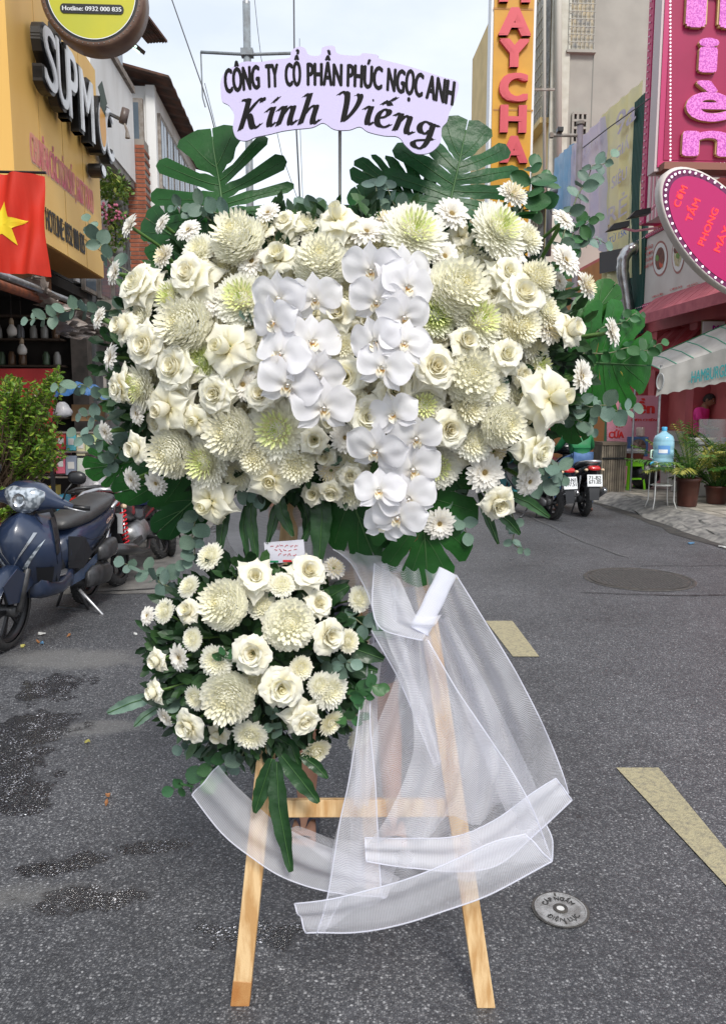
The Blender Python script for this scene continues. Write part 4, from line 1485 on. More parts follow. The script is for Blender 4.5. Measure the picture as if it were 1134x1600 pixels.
for ch, x0, yb_, x1, yt_ in (('M', 778, 6, 826, -40), ('A', 777, 58, 827, 14), ('Y', 778, 107, 824, 63), ('C', 778, 160, 822, 116), ('H', 779, 209, 820, 166), ('A', 779, 256, 822, 214), ('T', 779, 306, 822, 262), ('R', 779, 355, 822, 312), ('À', 779, 398, 822, 360)):
 if ch in 'TRÀ':
  continue
 vs_, fs = glyphs(ch)
 w0 = max(v.x for v in vs_)
 h1_ = max(v.y for v in vs_)
 o = onD(x0, yb_, DM - .02)
 W, H = (onD(x1, yb_, DM) - onD(x0, yb_, DM)).dot(SV), onD(x0, yt_, DM).z - onD(x0, yb_, DM).z
 m = M()
 n = 7
 for k in range(n):
  for kk in (0, 1):
   dx = (k / (n - 1) - .5) * .16 * W
   dz = (kk - .5) * .06 * H
   base = [o + SV * (W * .08 + v.x / w0 * W * .84 + dx) + Vector((0, 0, H * .03 + v.y / h1_ * H * .94 + dz)) - SU * (.10 + .001 * (k * 2 + kk)) for v in vs_]
   nv = len(base)
   edges = {}
   for f in fs:
    for p1, p2 in zip(f, f[1:] + f[:1]):
     if (p2, p1) in edges:
      edges.pop((p2, p1))
     else:
      edges[(p1, p2)] = 1
   m.add(base + [p + SU * .1 for p in base], [tuple(f) for f in fs] + [(p2, p1, p1 + nv, p2 + nv) for p1, p2 in edges])
 m.build('letter', pinkl, ysg)
for y in (140, 320):
 M().beam(onD(833, y, DM + .1), onD(866, y, DM + .1), .05, .05).build('bracket', greyframe, ysg)
LBn = FR - .06
def banner(name, lab, px0, px1, top0, top1, bot0, bot1, mt_, seedk):
 t_ = thing('banner', lab, 'banner', group='cloth banners on the facade')
 rows = []
 n = 22
 for i in range(n + 1):
  f = i / n
  px = px0 + (px1 - px0) * f
  yt, yb2 = top0 + (top1 - top0) * f, bot0 + (bot1 - bot0) * f
  row = []
  for j in range(15):
   g_ = j / 14
   p = onL(px, yt + (yb2 - yt) * g_, LBn)
   row.append(p - SV * (.06 + .05 * sin(i * 1.1 + seedk) * (.4 + g_) + .03 * mn.noise(Vector((i * .5, j * .6, seedk)))))
  rows.append(row)
 M().grid(rows).build('cloth', mt_, t_, True)
 return t_
b1 = banner('b', 'blue cloth banner, innermost beside the conduit', 870, 900, 248, 222, 330, 330, mat('banner_blue', (.22, .42, .62), .7, (.35, .5, .66), 2, trans=.15), 1)
b2 = banner('b', 'pale lilac cloth banner with faded print between the blue and yellow ones', 897, 958, 228, 172, 365, 400, mat('banner_lilac', (.64, .60, .66), .7, (.52, .50, .64), 1.6, trans=.15), 2)
b3 = banner('b', 'yellow cloth banner with large faded violet words', 944, 1010, 180, 124, 452, 428, mat('banner_yellow', (.72, .68, .34), .7, (.66, .64, .42), 1.5, trans=.15), 3)
violet = mat('violet_print', (.45, .40, .55), .7, (.6, .55, .5), 6)
for s_, x0, yb_, x1, cp in (('9a', 972, 215, 1004, 34), ('GIÁ', 972, 250, 994, 18), ('SIÊU', 966, 296, 990, 18), ('RẺ', 960, 352, 990, 26)):
 m = M()
 face_text(m, s_, x0, yb_, x1, cp, .06, LBn, .16)
 m.build('lettering', violet, b3)
m = M()
face_text(m, 'KHAI TRƯƠNG', 905, 260, 945, 12, .03, LBn, .16)
m.build('lettering', violet, b2)
m = M()
face_text(m, 'TỪ 15K', 962, 382, 990, 10, .05, LBn, .16)
m.build('lettering', mat('blue_print', (.12, .2, .5), .6), b3)
bk = M()
for (x0, x1, y0, y1) in ((946, 988, 395, 428),):
 bk.add([onL(x0, y1, LBn) - SV * .15, onL(x1, y1 - 8, LBn) - SV * .15, onL(x1, y0 - 8, LBn) - SV * .15, onL(x0, y0, LBn) - SV * .15], [(0, 1, 2, 3)])
bk.build('dark_panel', mat('banner_black', (.05, .05, .055), .7), b3)
wbox('orange_panel', mat('ochre_panel', (.52, .22, .06), .7, (.45, .18, .05), 3), E_, LBn + .02, LBn + .07, 17.2, 21.0, .2, 4.9)
wbox('green_panel', mat('green_panel', (.05, .18, .08), .7), E_, LBn, LBn + .019, 16.4, 17.2, .2, 4.9)
wbox('yellow_panel', mat('yellow_panel', (.7, .55, .06), .7), E_, LBn, LBn + .018, 15.98, 16.4, .2, 3.4)
m = M()
for k in range(12):
 sbox(m, LBn - .1, LBn - .04, 15.2 + k * .07, 15.2 + k * .07 + .05, 3.0, 7.6)
tag(m.build('dark_curtain', mat('deep_green', (.01, .07, .055), .7)), 'dark green pleated curtain hanging behind the yellow banner', 'curtain')
DP = 14.0
pp = onD(906, 195, DP)
pl = thing('camera_pole', 'slim grey-lilac pole with a small camera arm rising in front of the banners', 'pole', (pp.x, pp.y, .1))
M().tube([(0, 0, 0), (0, 0, pp.z - .1)], .055, 12).build('post', mat('lilac_pole', (.26, .22, .26), .6, (.18, .16, .17), 4), pl, True)
M().lathe([(0, 0), (.075, 0), (.075, .05), (0, .06)], c=(0, 0, pp.z - .1), seg=12).build('cap', greyframe, pl)
az = onD(880, 211, DP).z - .1
M().tube([(0, 0, az), (-.5, 0, az)], .03, 8).build('arm', greyframe, pl)
M().box((-.36, -.02, az + .08), (.10, .14, .08)).build('camera', blackm, pl, bevel=.01)
M().box((-.5, 0, az), (.06, .08, .08)).build('bracket', greyframe, pl)
DL = 26.0
pq = onD(385, 8, DL)
lp = thing('power_pole', 'grey-blue pole with a crossarm and down-turned hooks against the sky', 'pole', (pq.x, pq.y, 0))
M().tube([(0, 0, 0), (0, 0, pq.z)], .12, 12).build('post', greypole, lp, True)
zz = onD(385, 83, DL).z
xl, xr = (312 - 385) * mpp(pq), (462 - 385) * mpp(pq)
M().tube([(xl, 0, zz + .03), (0, 0, zz - .04), (xr, 0, zz)], .05, 8).build('crossarm', greypole, lp, True)
M().box((0, 0, zz), (.38, .3, .2)).build('clamp', greypole, lp)
M().tube([(xl, 0, zz + .03), (xl + .02, 0, zz - 1.3), (xl + .1, 0, zz - 1.6)], .025, 6).build('hook', greypole, lp)
M().lathe([(0, 0), (.12, 0), (.12, .1), (0, .12)], c=(0, 0, pq.z), seg=12).build('cap', steel, lp)
M().tube([(0, 0, zz - .05), (0, 0, zz + .9)], .02, 5).build('strap', blackm, lp)
wirem = mat('wire', (.06, .06, .065), .6)
DIST = {0: 7, 1: 26, 2: 30, 3: 24, 4: 27, 5: 30}
wires = [([(262, -20), (290, 60), (318, 140), (330, 180), (345, 240)], 24, .018, 'dark overhead wire slanting down from the top edge left of the pole'),
   ([(459, -20), (460, 100), (463, 200), (470, 340)], 30, .03, 'thick dark cable dropping behind the printed plaque'),
   ([(396, -20), (402, 40), (408, 90), (440, 240), (475, 340)], 30, .012, 'faint wire falling from the crossarm behind the plaque'),
   ([(320, 130), (345, 230), (355, 290)], 26, .012, 'short faint wire below the crossarm hook'),
   ([(468, 60), (469, 200), (474, 340)], 30, .010, 'hair-thin cable close beside the thick dropping one')]
for pts, D, r, lab in wires:
 tag(M().tube([onD(x, y, D) for x, y in pts], r, 5).build('overhead_wire', wirem, smooth=True), lab, 'wire', 'wires against the sky')
for (pts, D, lab) in (([(905, 235), (950, 200), (1020, 150)], 14.5, 'black wire strung from the camera pole towards the magenta sign'), ([(845, 300), (862, 335), (900, 345)], 19, 'black wire drooping under the blue banner')):
 a = [onD(x, y, D) for x, y in pts]
 tag(M().tube(a, .01, 4).build('overhead_wire', wirem), lab, 'wire', 'wires by the banners')
# ============================================================ two-wheelers
tyrem = mat('tyre_rubber', (0.018, 0.018, 0.019), 0.75, (0.035, 0.034, 0.033), 30, bump=.3, bscale=90)
rimm = mat('rim_black', (0.02, 0.02, 0.022), 0.35, metal=.3)
rimsil = mat('rim_silver', (.45, .45, .46), .35, metal=.8)
chrome = mat('chrome', (.65, .66, .67), .12, metal=1)
enginem = mat('engine_metal', (.10, .10, .105), .45, (.05, .05, .05), 12, metal=.6)
plastic_dk = mat('scooter_plastic', (.016, .017, .02), .45)
seatm = mat('seat_vinyl', (.035, .035, .037), .42, (.055, .055, .055), 7, bump=.15, bscale=150)
platem = mat('plate_white', (.72, .74, .75), .35)
lensclear = mat('headlight_lens', (.50, .55, .60), .06, (.16, .19, .22), 40, 0, contrast=(.40, .60), coat=1, metal=.35)
redlens = mat('tail_lens', (.45, .01, .01), .12, coat=.6)
def wheel(par, x, z, R_, wd, rm, spokes=5, nm='wheel'):
 w = link(nm, None, par)
 w.location = (x, 0, z)
 tr = wd / 2
 prof = []
 for k in range(13):
  a = -pi * .62 + 1.24 * pi * k / 12
  prof.append((R_ - tr + tr * cos(a), tr * 1.0 * sin(a)))
 t_ = M().lathe(prof, axis='Y', seg=40)
 t_.build('tyre', tyrem, w, True)
 m = M()
 for k in range(36):
  a = 2 * pi * k / 36
  for s_ in (-1, 1):
   R3 = Matrix.Rotation(-a, 3, 'Y')
   m.box(R3 @ Vector((R_ - .004, s_ * tr * .35, 0)), (.008, tr * .5, .022), R3 @ Matrix.Rotation(s_ * .5, 3, 'X'))
 m.build('tread', tyrem, w)['kind'] = 'stuff'
 r2 = R_ - wd * .95
 m = M().lathe([(r2 + .02, -tr * .7), (r2, -tr * .55), (r2 - .012, 0), (r2, tr * .55), (r2 + .02, tr * .7)], axis='Y', seg=32)
 m.build('rim', rm, w, True)
 for k in range(spokes):
  a = 2 * pi * k / spokes
  for da in (-.12, .12):
   M().beam((.035 * cos(a), 0, .035 * sin(a)), (r2 * cos(a + da), 0, r2 * sin(a + da)), .022, .016, Vector((0, 1, 0))).build('spoke', rm, w)
 M().lathe([(0, -.06), (.035, -.06), (.04, -.02), (.04, .02), (.035, .06), (0, .06)], axis='Y', seg=14).build('hub', enginem, w, True)
 return w
def plate(par, loc, rows, w=.23, h=.18, tilt=0.2, rz=0.0):
 """number plate facing -X (backwards)"""
 e = link('number_plate', M().box((0, 0, 0), (.004, w, h)).mesh('number_plate', platem, False), par)
 e.location = loc
 e.rotation_euler = (0, tilt, rz)
 m = M()
 for i, s_ in enumerate(rows):
  hh = h * .33
  ww = w * (.82 if len(s_) > 4 else .6)
  text(m, s_, Vector((-.0035, ww / 2, h * (.08 - i * .46) + (.0 if i == 0 else .02))), Vector((0, -1, 0)), Vector((0, 0, 1)), ww, hh, .025)
 m.build('lettering', mat('plate_black', (.02, .02, .02), .5), e)
 return e
def scooter(label, loc, heading, body, accent, rows, group='scooters and motorbikes on the street', detailed=True, rack=True):
 t = thing('scooter', label, 'scooter', loc, rot=heading, group=group)
 Rw = .265
 gap = mat('panel_gap', (.004, .004, .005), .8)
 wheel(t, 1.27, Rw, Rw, .085, rimm)
 wheel(t, 0, Rw, Rw, .10, rimm)
 m = M()
 rws = []
 for i in range(13):
  a = radians(8 + 150 * i / 12)
  rr = Rw + .035
  hw = .062 - .012 * abs(i - 6) / 6
  rws.append([Vector((1.27 + (rr - .05 * (abs(q) > .9)) * cos(a), q * hw, Rw + (rr - .05 * (abs(q) > .9)) * sin(a))) for q in (-1, -.92, -.5, 0, .5, .92, 1)])
 m.grid(rws)
 m.build('front_mudguard', body, t, True)
 for s_ in (-1, 1):
  M().prism([Vector((1.27 + x, s_ * .066, Rw + z)) for x, z in ((-.22, .17), (.05, .30), (.22, .22), (.13, .08), (.0, .06), (-.12, .12))], (0, s_ * .01, 0)).build('mudguard_side', body, t, bevel=.004)
  M().tube([(1.27, s_ * .075, Rw), (1.19, s_ * .075, .50), (1.12, s_ * .07, .66)], [.022, .022, .026], 10).build('fork', enginem, t, True)
 m = M()
 rws = []
 prof = [(.90, 1.16, .085), (.86, 1.22, .14), (.80, 1.27, .185), (.72, 1.29, .215), (.64, 1.28, .225), (.56, 1.235, .215), (.49, 1.18, .185), (.42, 1.12, .15), (.34, 1.05, .13)]
 for z, xf, hw in prof:
  rws.append([Vector((xf - .07 * abs(q) - .13 * abs(q) ** 3.2 - (.07 if abs(q) == 1.0 else 0), q * hw, z - .02 * abs(q))) for q in [i / 7 - 1 for i in range(15)]])
 m.grid(rws)
 rws2 = [[Vector((xf - .27, q * hw, z)) for q in (-1, -.6, 0, .6, 1)] for z, xf, hw in prof]
 m.build('front_apron', body, t, True)
 M().grid(rws2).build('inner_shield', plastic_dk, t, True)
 M().prism([Vector((xf - .275, -hw * .98, z)) for z, xf, hw in prof[1:]] + [Vector((xf - .21, -hw * .98, z)) for z, xf, hw in prof[1:]][::-1], (0, .004, 0)).build('shield_edge', plastic_dk, t)
 M().prism([Vector((xf - .275, hw * .98, z)) for z, xf, hw in prof[1:]] + [Vector((xf - .21, hw * .98, z)) for z, xf, hw in prof[1:]][::-1], (0, -.004, 0)).build('shield_edge', plastic_dk, t)
 def ap(z, q, off=.006):
  for (za, xa, ha), (zb3, xb, hb) in zip(prof, prof[1:]):
   if zb3 <= z <= za:
    f = (za - z) / (za - zb3)
    xf = xa + (xb - xa) * f
    hw = ha + (hb - ha) * f
    return Vector((xf - .07 * abs(q) - .13 * abs(q) ** 3.2 + off, q * hw * (1 + off), z - .02 * abs(q)))
  return Vector((1.2, 0, z))
 if detailed:
  for s_ in (-1, 1):
   m = M()
   m.grid([[ap(.76 - .22 * f - .015 * g_ * 3 * (1 - f), s_ * (.86 - .50 * f - (.16 - .04 * f) * g_), .008) for g_ in (0, .5, 1)] for f in [i / 8 for i in range(9)]])
   m.build('indicator_light', lensclear, t, True)
   m = M()
   m.grid([[ap(.80 - .25 * f, s_ * (.60 * (1 - f) + .02 + .07 * g_ * (1 - f) + .02 * g_), .012) for g_ in (0, 1)] for f in [i / 8 for i in range(9)]])
   m.build('chevron_trim', accent, t, True)
   m = M()
   m.grid([[ap(.56 - .20 * f, s_ * (.95 - .35 * g_), .004) for g_ in (0, .5, 1)] for f in (0, .33, .66, 1)])
   m.build('lower_cowl', plastic_dk, t, True)
 m = M().loft([(-.30, 1.03, .955, .02, .016), (-.24, 1.03, .962, .035, .03), (-.16, 1.05, .985, .065, .055), (-.09, 1.06, 1.0, .088, .092), (0, 1.065, 1.005, .09, .10), (.09, 1.06, 1.0, .088, .092), (.16, 1.05, .985, .065, .055), (.24, 1.03, .962, .035, .03), (.30, 1.03, .955, .02, .016)], seg=18, axis='Y')
 m.build('handlebar_cowl', body, t, True)
 M().tube([(1.05, 0, .93), (1.10, 0, .86), (1.12, 0, .7)], [.055, .06, .06], 12).build('steering_neck', plastic_dk, t, True)
 hl = M()
 pts = [(-.115, .055), (-.06, .075), (0, .07), (.06, .075), (.115, .055), (.12, .01), (.085, -.045), (.045, -.075), (0, -.085), (-.045, -.075), (-.085, -.045), (-.12, .01)]
 ring = [[Vector((1.150 + .030 * e - .9 * (y * s_ * 1.15) ** 2, y * s_ * 1.15, .985 + z * s_ * 1.1)) for y, z in pts] for s_, e in ((1.03, -.6), (1, 0), (.8, .7), (.45, 1.15), (.02, 1.3))]
 hl.grid(ring, close=True)
 h_ = hl.build('headlight', lensclear, t, True)
 M().lathe([(0, 0), (.03, .0), (.045, .012)], c=(1.186, 0, .985), axis='X', seg=18).build('reflector', chrome, h_, True)
 for s_ in (-1, 1):
  M().tube([(1.03, s_ * .28, .955), (1.0, s_ * .36, .95), (.985, s_ * .40, .95)], .017, 10).build('grip', blackm, t, True)
  M().tube([(1.06, s_ * .25, .955), (1.07, s_ * .32, .945), (1.055, s_ * .40, .935)], [.008, .006, .005], 6).build('brake_lever', rimsil, t, True)
  M().tube([(1.03, s_ * .22, .98), (1.02, s_ * .24, 1.06), (.99, s_ * .28, 1.13)], .007, 6).build('mirror_stalk', blackm, t, True)
  m = M().loft([(-.016, s_ * .30, 1.15, .001, .001), (-.014, s_ * .30, 1.15, .06, .04, 2.6), (0, s_ * .30, 1.15, .065, .045, 2.6), (.018, s_ * .30, 1.15, .05, .032, 2.4), (.024, s_ * .30, 1.15, .01, .008)], seg=18)
  m.v = [(x + 1.0, y, z) for x, y, z in m.v]
  mr_ = m.build('mirror', blackm, t, True)
  M().loft([(.9835, s_ * .30, 1.15, .055, .036, 2.6), (.9832, s_ * .30, 1.15, .001, .001, 2.6)], seg=18, cap=False).build('glass', chrome, mr_, True)
 M().loft([(.50, 0, .36, .11, .12, 3), (.62, 0, .34, .15, .07, 3), (.80, 0, .33, .17, .06, 3), (.98, 0, .36, .15, .08, 3), (1.06, 0, .42, .12, .12, 3)]).build('floorboard', body, t, True)
 M().loft([(.60, 0, .402, .10, .02, 4), (.70, 0, .40, .13, .008, 4), (.95, 0, .42, .12, .008, 4)]).build('floor_mat', mat('floor_mat', (.12, .12, .125), .5, (.22, .22, .22), 40), t, True)
 M().loft([(.46, 0, .50, .09, .16, 2.6), (.55, 0, .47, .085, .15, 2.6), (.66, 0, .42, .07, .08, 2.6)]).build('spine', plastic_dk, t, True)
 M().loft([(.66, 0, .50, .04, .07, 2.4), (.58, 0, .52, .11, .14, 2.4), (.45, 0, .55, .135, .18, 3.0), (.25, 0, .59, .152, .15, 3.0), (.05, 0, .65, .15, .115, 2.8), (-.15, 0, .72, .14, .095, 2.4), (-.32, 0, .78, .09, .06, 2.4), (-.38, 0, .80, .05, .03, 2.4)], seg=22).build('body_panel', body, t, True)
 for s_ in (-1, 1):
  m = M()
  m.grid([[Vector((x, s_ * (y + .006), z + dz)) for dz in (-.012, .012)] for x, y, z in ((.62, .10, .46), (.45, .156, .47), (.25, .175, .53), (.05, .168, .62), (-.15, .14, .70), (-.30, .09, .765))])
  m.build('side_trim', plastic_dk, t, True)
  m = M()
  m.grid([[Vector((x, s_ * (y), z + dz)) for dz in (-dd, dd)] for x, y, z, dd in ((.60, .10, .30, .03), (.40, .15, .36, .05), (.20, .168, .45, .035), (-.05, .165, .58, .012))])
  m.build('lower_side_panel', accent if not detailed else mat('blue_side', (.05, .075, .13), .25, coat=.6), t, True)
  M().tube([(.52, s_ * .118, .66), (.35, s_ * .166, .60), (.1, s_ * .178, .60), (-.12, s_ * .155, .70)], .0022, 5).build('panel_gap', gap, t)
  M().tube([(.50, s_ * .125, .43), (.30, s_ * .168, .50), (.14, s_ * .176, .56)], .002, 5).build('panel_gap', gap, t)
  M().prism([Vector(q) for q in ((.60, s_ * .085, .66), (.46, s_ * .155, .64), (.34, s_ * .170, .50), (.46, s_ * .155, .40), (.60, s_ * .10, .42))], (0, s_ * .006, 0)).build('under_seat_cover', plastic_dk, t, bevel=.004)
  M().tube([(1.16, s_ * .06, .92), (1.10, s_ * .13, .82), (1.03, s_ * .20, .70), (1.0, s_ * .17, .5)], .0022, 5).build('panel_gap', gap, t)
 M().loft([(.64, 0, .73, .05, .02, 2.6), (.60, 0, .745, .09, .045, 2.6), (.45, 0, .755, .12, .055, 2.8), (.30, 0, .765, .135, .055, 2.8), (.12, 0, .80, .15, .06, 2.8), (-.08, 0, .83, .14, .055, 2.8), (-.24, 0, .845, .11, .04, 2.6), (-.30, 0, .845, .06, .02, 2.4)], seg=22).build('seat', seatm, t, True)
 if rack:
  M().tube([(-.02, .165, .80), (-.20, .16, .86), (-.36, .10, .885), (-.40, 0, .89), (-.36, -.10, .885), (-.20, -.16, .86), (-.02, -.165, .80)], [.012, .018, .02, .022, .02, .018, .012], 10).build('grab_rail', rimsil, t, True)
 tl = M().loft([(-.36, 0, .79, .10, .04, 3), (-.42, 0, .78, .085, .035, 3), (-.44, 0, .775, .05, .018, 3)], seg=16).build('tail_light', redlens, t, True)
 for s_ in (-1, 1):
  M().ball((-.40, s_ * .125, .76), (.03, .03, .022), 10, 6).build('indicator_light', mat('clear_amber', (.6, .45, .3), .2), t, True)
 m = M()
 m.grid([[Vector((x, y, z)) for y in (-w, -w * .5, 0, w * .5, w)] for x, z, w in ((-.28, .74, .08), (-.38, .66, .085), (-.42, .52, .08), (-.44, .40, .075), (-.45, .30, .07))])
 m.build('rear_mudguard', plastic_dk, t, True)
 plate(t, (-.435, 0, .60), rows)
 M().loft([(.50, .02, .32, .08, .06), (.36, .04, .32, .11, .10), (.15, .06, .30, .10, .10), (-.02, .08, .28, .06, .075), (-.08, .08, .28, .03, .04)], seg=16).build('engine', enginem, t, True)
 M().loft([(.40, .17, .30, .02, .06), (.30, .18, .31, .04, .085), (.02, .18, .28, .04, .08), (-.08, .17, .27, .02, .04)], seg=16).build('engine_cover', enginem, t, True)
 M().loft([(.22, .17, .47, .03, .05), (.14, .18, .47, .06, .075), (-.02, .18, .49, .06, .075), (-.10, .17, .50, .03, .05)], seg=14).build('air_box', enginem, t, True)
 M().tube([(.40, -.06, .25), (.25, -.13, .22), (.12, -.17, .27), (-.10, -.18, .36), (-.34, -.185, .44)], [.018, .02, .045, .058, .05], 14).build('exhaust', mat('exhaust_shield', (.16, .16, .165), .35, metal=.6), t, True)
 M().tube([(-.34, -.185, .44), (-.37, -.186, .452)], [.03, .028], 12).build('exhaust_tip', chrome, t, True)
 for s_ in (-1, 1):
  M().tube([(.0, s_ * .11, .30), (-.06, s_ * .12, .48), (-.12, s_ * .115, .66)], .016, 8).build('rear_shock', rimsil, t, True)
  M().tube([(.30, s_ * .05, .22), (.24, s_ * .13, .012)], .012, 8).build('centre_stand', enginem, t, True)
 M().tube([(.42, .12, .22), (.36, .30, .02), (.34, .36, .012)], [.013, .011, .016], 8).build('side_stand', rimsil if detailed else enginem, t, True)
 M().beam((.24, -.14, .012), (.24, .14, .012), .02, .02).build('stand_bar', enginem, t)
 return t
def heading(a, b):
 d = Vector(b) - Vector(a)
 return atan2(d.y, d.x)
bluebody = mat('navy_paint', (.020, .034, .075), .30, (.014, .024, .052), 2.5, coat=.5, spec=.6, bump=.05, bscale=200)
blue2 = mat('blue_side', (.05, .075, .13), .25, coat=.6)
silver = mat('silver_trim', (.45, .47, .50), .25, metal=.8)
f0 = G(2, 1020)
r0 = f0 + Vector((-.02, 1.27, 0)).normalized() * 0
dirv = Vector((-.07, -1.27, 0)).normalized()
rear = f0 - dirv * 1.27
s1 = scooter('dark blue scooter with a silver chevron on its front, parked nearest beside the leafy bush', (rear.x, rear.y, 0), atan2(dirv.y, dirv.x), bluebody, silver, ('59-N2', '718.36'))
s1.scale = (.95, .93, .96)
s1.rotation_euler = (-.11, 0, atan2(dirv.y, dirv.x))
m = M()
text(m, 'Click', Vector((.10, .1765, .685)), Vector((-.94, 0, .34)).normalized(), Vector((.34, 0, .94)).normalized(), .14, .035, .04, shear=.4)
m.build('lettering', mat('badge_cream', (.75, .55, .45), .4), s1)
teal = mat('teal_paint', (.01, .20, .22), .25, coat=.7)
rearT = G(862, 812)
scooter('teal scooter with glowing red tail lamp, half behind the flowers', (rearT.x, rearT.y, 0), pi / 2 + .35, teal, teal, ('29-N1', '697.51'), detailed=False, rack=False).scale = (.9, .9, .9)
blk = mat('black_paint', (.012, .012, .014), .25, coat=.7)
rearB = G(912, 806)
sB = scooter('black scooter seen from behind, ridden by the man in a green jacket', (rearB.x, rearB.y, 0), pi / 2 + YAW - .02, blk, blk, ('71-B2', '671.05'), detailed=False)
sB.scale = (.9, .9, .9)
def motorbike(label, loc, hd, body, rows, shock):
 """underbone motorcycle"""
 t = thing('motorbike', label, 'motorbike', loc, rot=hd, group='scooters and motorbikes on the street')
 Rw = .29
 wheel(t, 1.24, Rw, Rw, .07, rimm, 6)
 wheel(t, 0, Rw, Rw, .09, rimm, 6)
 m = M()
 m.grid([[Vector((1.24 + (Rw + .03) * cos(a), q * .05, Rw + (Rw + .03) * sin(a) - .015 * abs(q))) for q in (-1, -.5, 0, .5, 1)] for a in [radians(10 + 13 * i) for i in range(12)]])
 m.build('front_mudguard', body, t, True)
 for s_ in (-1, 1):
  M().tube([(1.24, s_ * .07, Rw), (1.08, s_ * .07, .78)], .02, 8).build('fork', rimsil, t, True)
  M().tube([(1.02, s_ * .03, .95), (1.0, s_ * .2, .98), (.93, s_ * .34, .96)], .013, 8).build('handlebar', blackm, t, True)
  M().tube([(.95, s_ * .30, .962), (.91, s_ * .38, .955)], .018, 8).build('grip', blackm, t, True)
  M().tube([(1.0, s_ * .2, .98), (.98, s_ * .25, 1.12)], .006, 6).build('mirror_stalk', blackm, t, True)
  M().ball((.98, s_ * .26, 1.15), (.02, .06, .04), 12, 8).build('mirror', blackm, t, True)
  M().tube([(.02, s_ * .13, .30), (.12, s_ * .125, .64)], .012, 8).build('shock_rod', chrome, t, True)
  pts = []
  for k in range(72):
   f = k / 71
   a = f * 2 * pi * 8
   pts.append(Vector((.02 + .10 * f, s_ * .13, .33 + .29 * f)) + Vector((cos(a) * .026, sin(a) * .026, 0)))
  M().tube(pts, .007, 5).build('shock_spring', shock, t, True)
 M().loft([(1.12, 0, .94, .05, .04), (1.06, 0, .96, .10, .07), (.98, 0, .97, .08, .06), (.92, 0, .96, .03, .02)]).build('handlebar_cowl', body, t, True)
 M().ball((1.13, 0, .93), (.03, .075, .055), 14, 8).build('headlight', lensclear, t, True)
 M().loft([(1.13, 0, .74, .09, .10), (1.05, 0, .66, .14, .16), (.92, 0, .58, .13, .14), (.75, 0, .52, .10, .09), (.6, 0, .5, .09, .08)]).build('leg_shield', body, t, True)
 M().loft([(.62, 0, .55, .06, .09), (.45, 0, .62, .12, .13), (.2, 0, .68, .13, .11), (-.05, 0, .74, .11, .07), (-.35, 0, .80, .06, .04), (-.42, 0, .81, .03, .02)]).build('body_panel', body, t, True)
 M().loft([(.58, 0, .76, .08, .03, 3), (.40, 0, .78, .11, .045, 3), (.15, 0, .81, .13, .045, 3), (-.15, 0, .85, .115, .04, 3), (-.30, 0, .86, .06, .02, 3)]).build('seat', seatm, t, True)
 M().tube([(0, .14, .82), (-.25, .13, .87), (-.38, 0, .89), (-.25, -.13, .87), (0, -.14, .82)], .014, 8).build('grab_rail', enginem, t, True)
 M().loft([(-.36, 0, .80, .08, .04, 3), (-.44, 0, .79, .06, .03, 3)]).build('tail_light', redlens, t, True)
 for s_ in (-1, 1):
  M().ball((-.38, s_ * .11, .77), (.035, .035, .025), 10, 6).build('indicator_light', lensclear, t, True)
 M().grid([[Vector((x, y, z)) for y in (-.07, 0, .07)] for x, z in ((-.25, .72), (-.36, .62), (-.42, .48), (-.45, .33))]).build('rear_mudguard', plastic_dk, t, True)
 plate(t, (-.425, 0, .60), rows)
 M().loft([(.82, 0, .36, .06, .08), (.70, 0, .38, .12, .12), (.50, 0, .36, .13, .12), (.38, 0, .36, .08, .08)]).build('engine', mat('engine_silver', (.34, .34, .35), .4, (.2, .2, .2), 14, metal=.7), t, True)
 M().tube([(.75, -.08, .30), (.5, -.13, .20), (.25, -.15, .22), (.05, -.165, .28), (-.40, -.17, .36)], [.018, .018, .02, .05, .048], 14).build('exhaust', mat('exhaust_dark', (.10, .10, .10), .3, metal=.8), t, True)
 M().tube([(-.40, -.17, .36), (-.415, -.17, .363)], [.052, .03], 14).build('exhaust_tip', chrome, t, True)
 M().beam((.0, .10, .29), (.5, .10, .33), .03, .06).build('swing_arm', enginem, t)
 M().beam((.0, -.10, .29), (.5, -.10, .33), .03, .04).build('swing_arm', enginem, t)
 M().tube([(.35, .1, .28), (.30, .22, .012)], .012, 8).build('side_stand', enginem, t, True)
 for s_ in (-1, 1):
  M().tube([(.62, s_ * .10, .30), (.62, s_ * .25, .29)], .018, 8).build('foot_peg', blackm, t, True)
 return t
redshock = mat('shock_red', (.6, .01, .02), .3)
redpaint = mat('red_paint', (.38, .01, .015), .25, coat=.6)
rm_ = G(188, 914)
motorbike('black motorbike with red coil shocks, rear toward us behind the blue scooter seat', (rm_.x, rm_.y, 0), pi / 2 - .05, blk, ('59-L6', '004.18'), redshock).rotation_euler = (-.2, 0, pi / 2 - .05)
rm_ = G(206, 866)
motorbike('red motorbike facing us beyond the one with coil shocks', (rm_.x, rm_.y + 1.1, 0), -pi / 2 + .35, redpaint, ('59-H1', '226.40'), MATS['chrome'])
p = G(188, 914) + Vector((-.05, .80, .78))
m = M()
rows = []
for i in range(9):
 f = i / 8
 rr_ = .19 * sin(pi * (.12 + .8 * f)) ** .6
 rows.append([p + Vector((rr_ * cos(a_ * pi / 7) * (1 + .3 * mn.noise(Vector((a_, f * 4, 1)))), rr_ * .8 * sin(a_ * pi / 7), .36 * (.5 - f))) for a_ in range(14)])
m.grid(rows, close=True)
tag(m.build('saddle_bag', mat('denim_blue', (.03, .05, .16), .7, (.02, .03, .10), 8), smooth=True), 'crumpled blue cloth bag slung on the motorbike with coil shocks', 'bag')
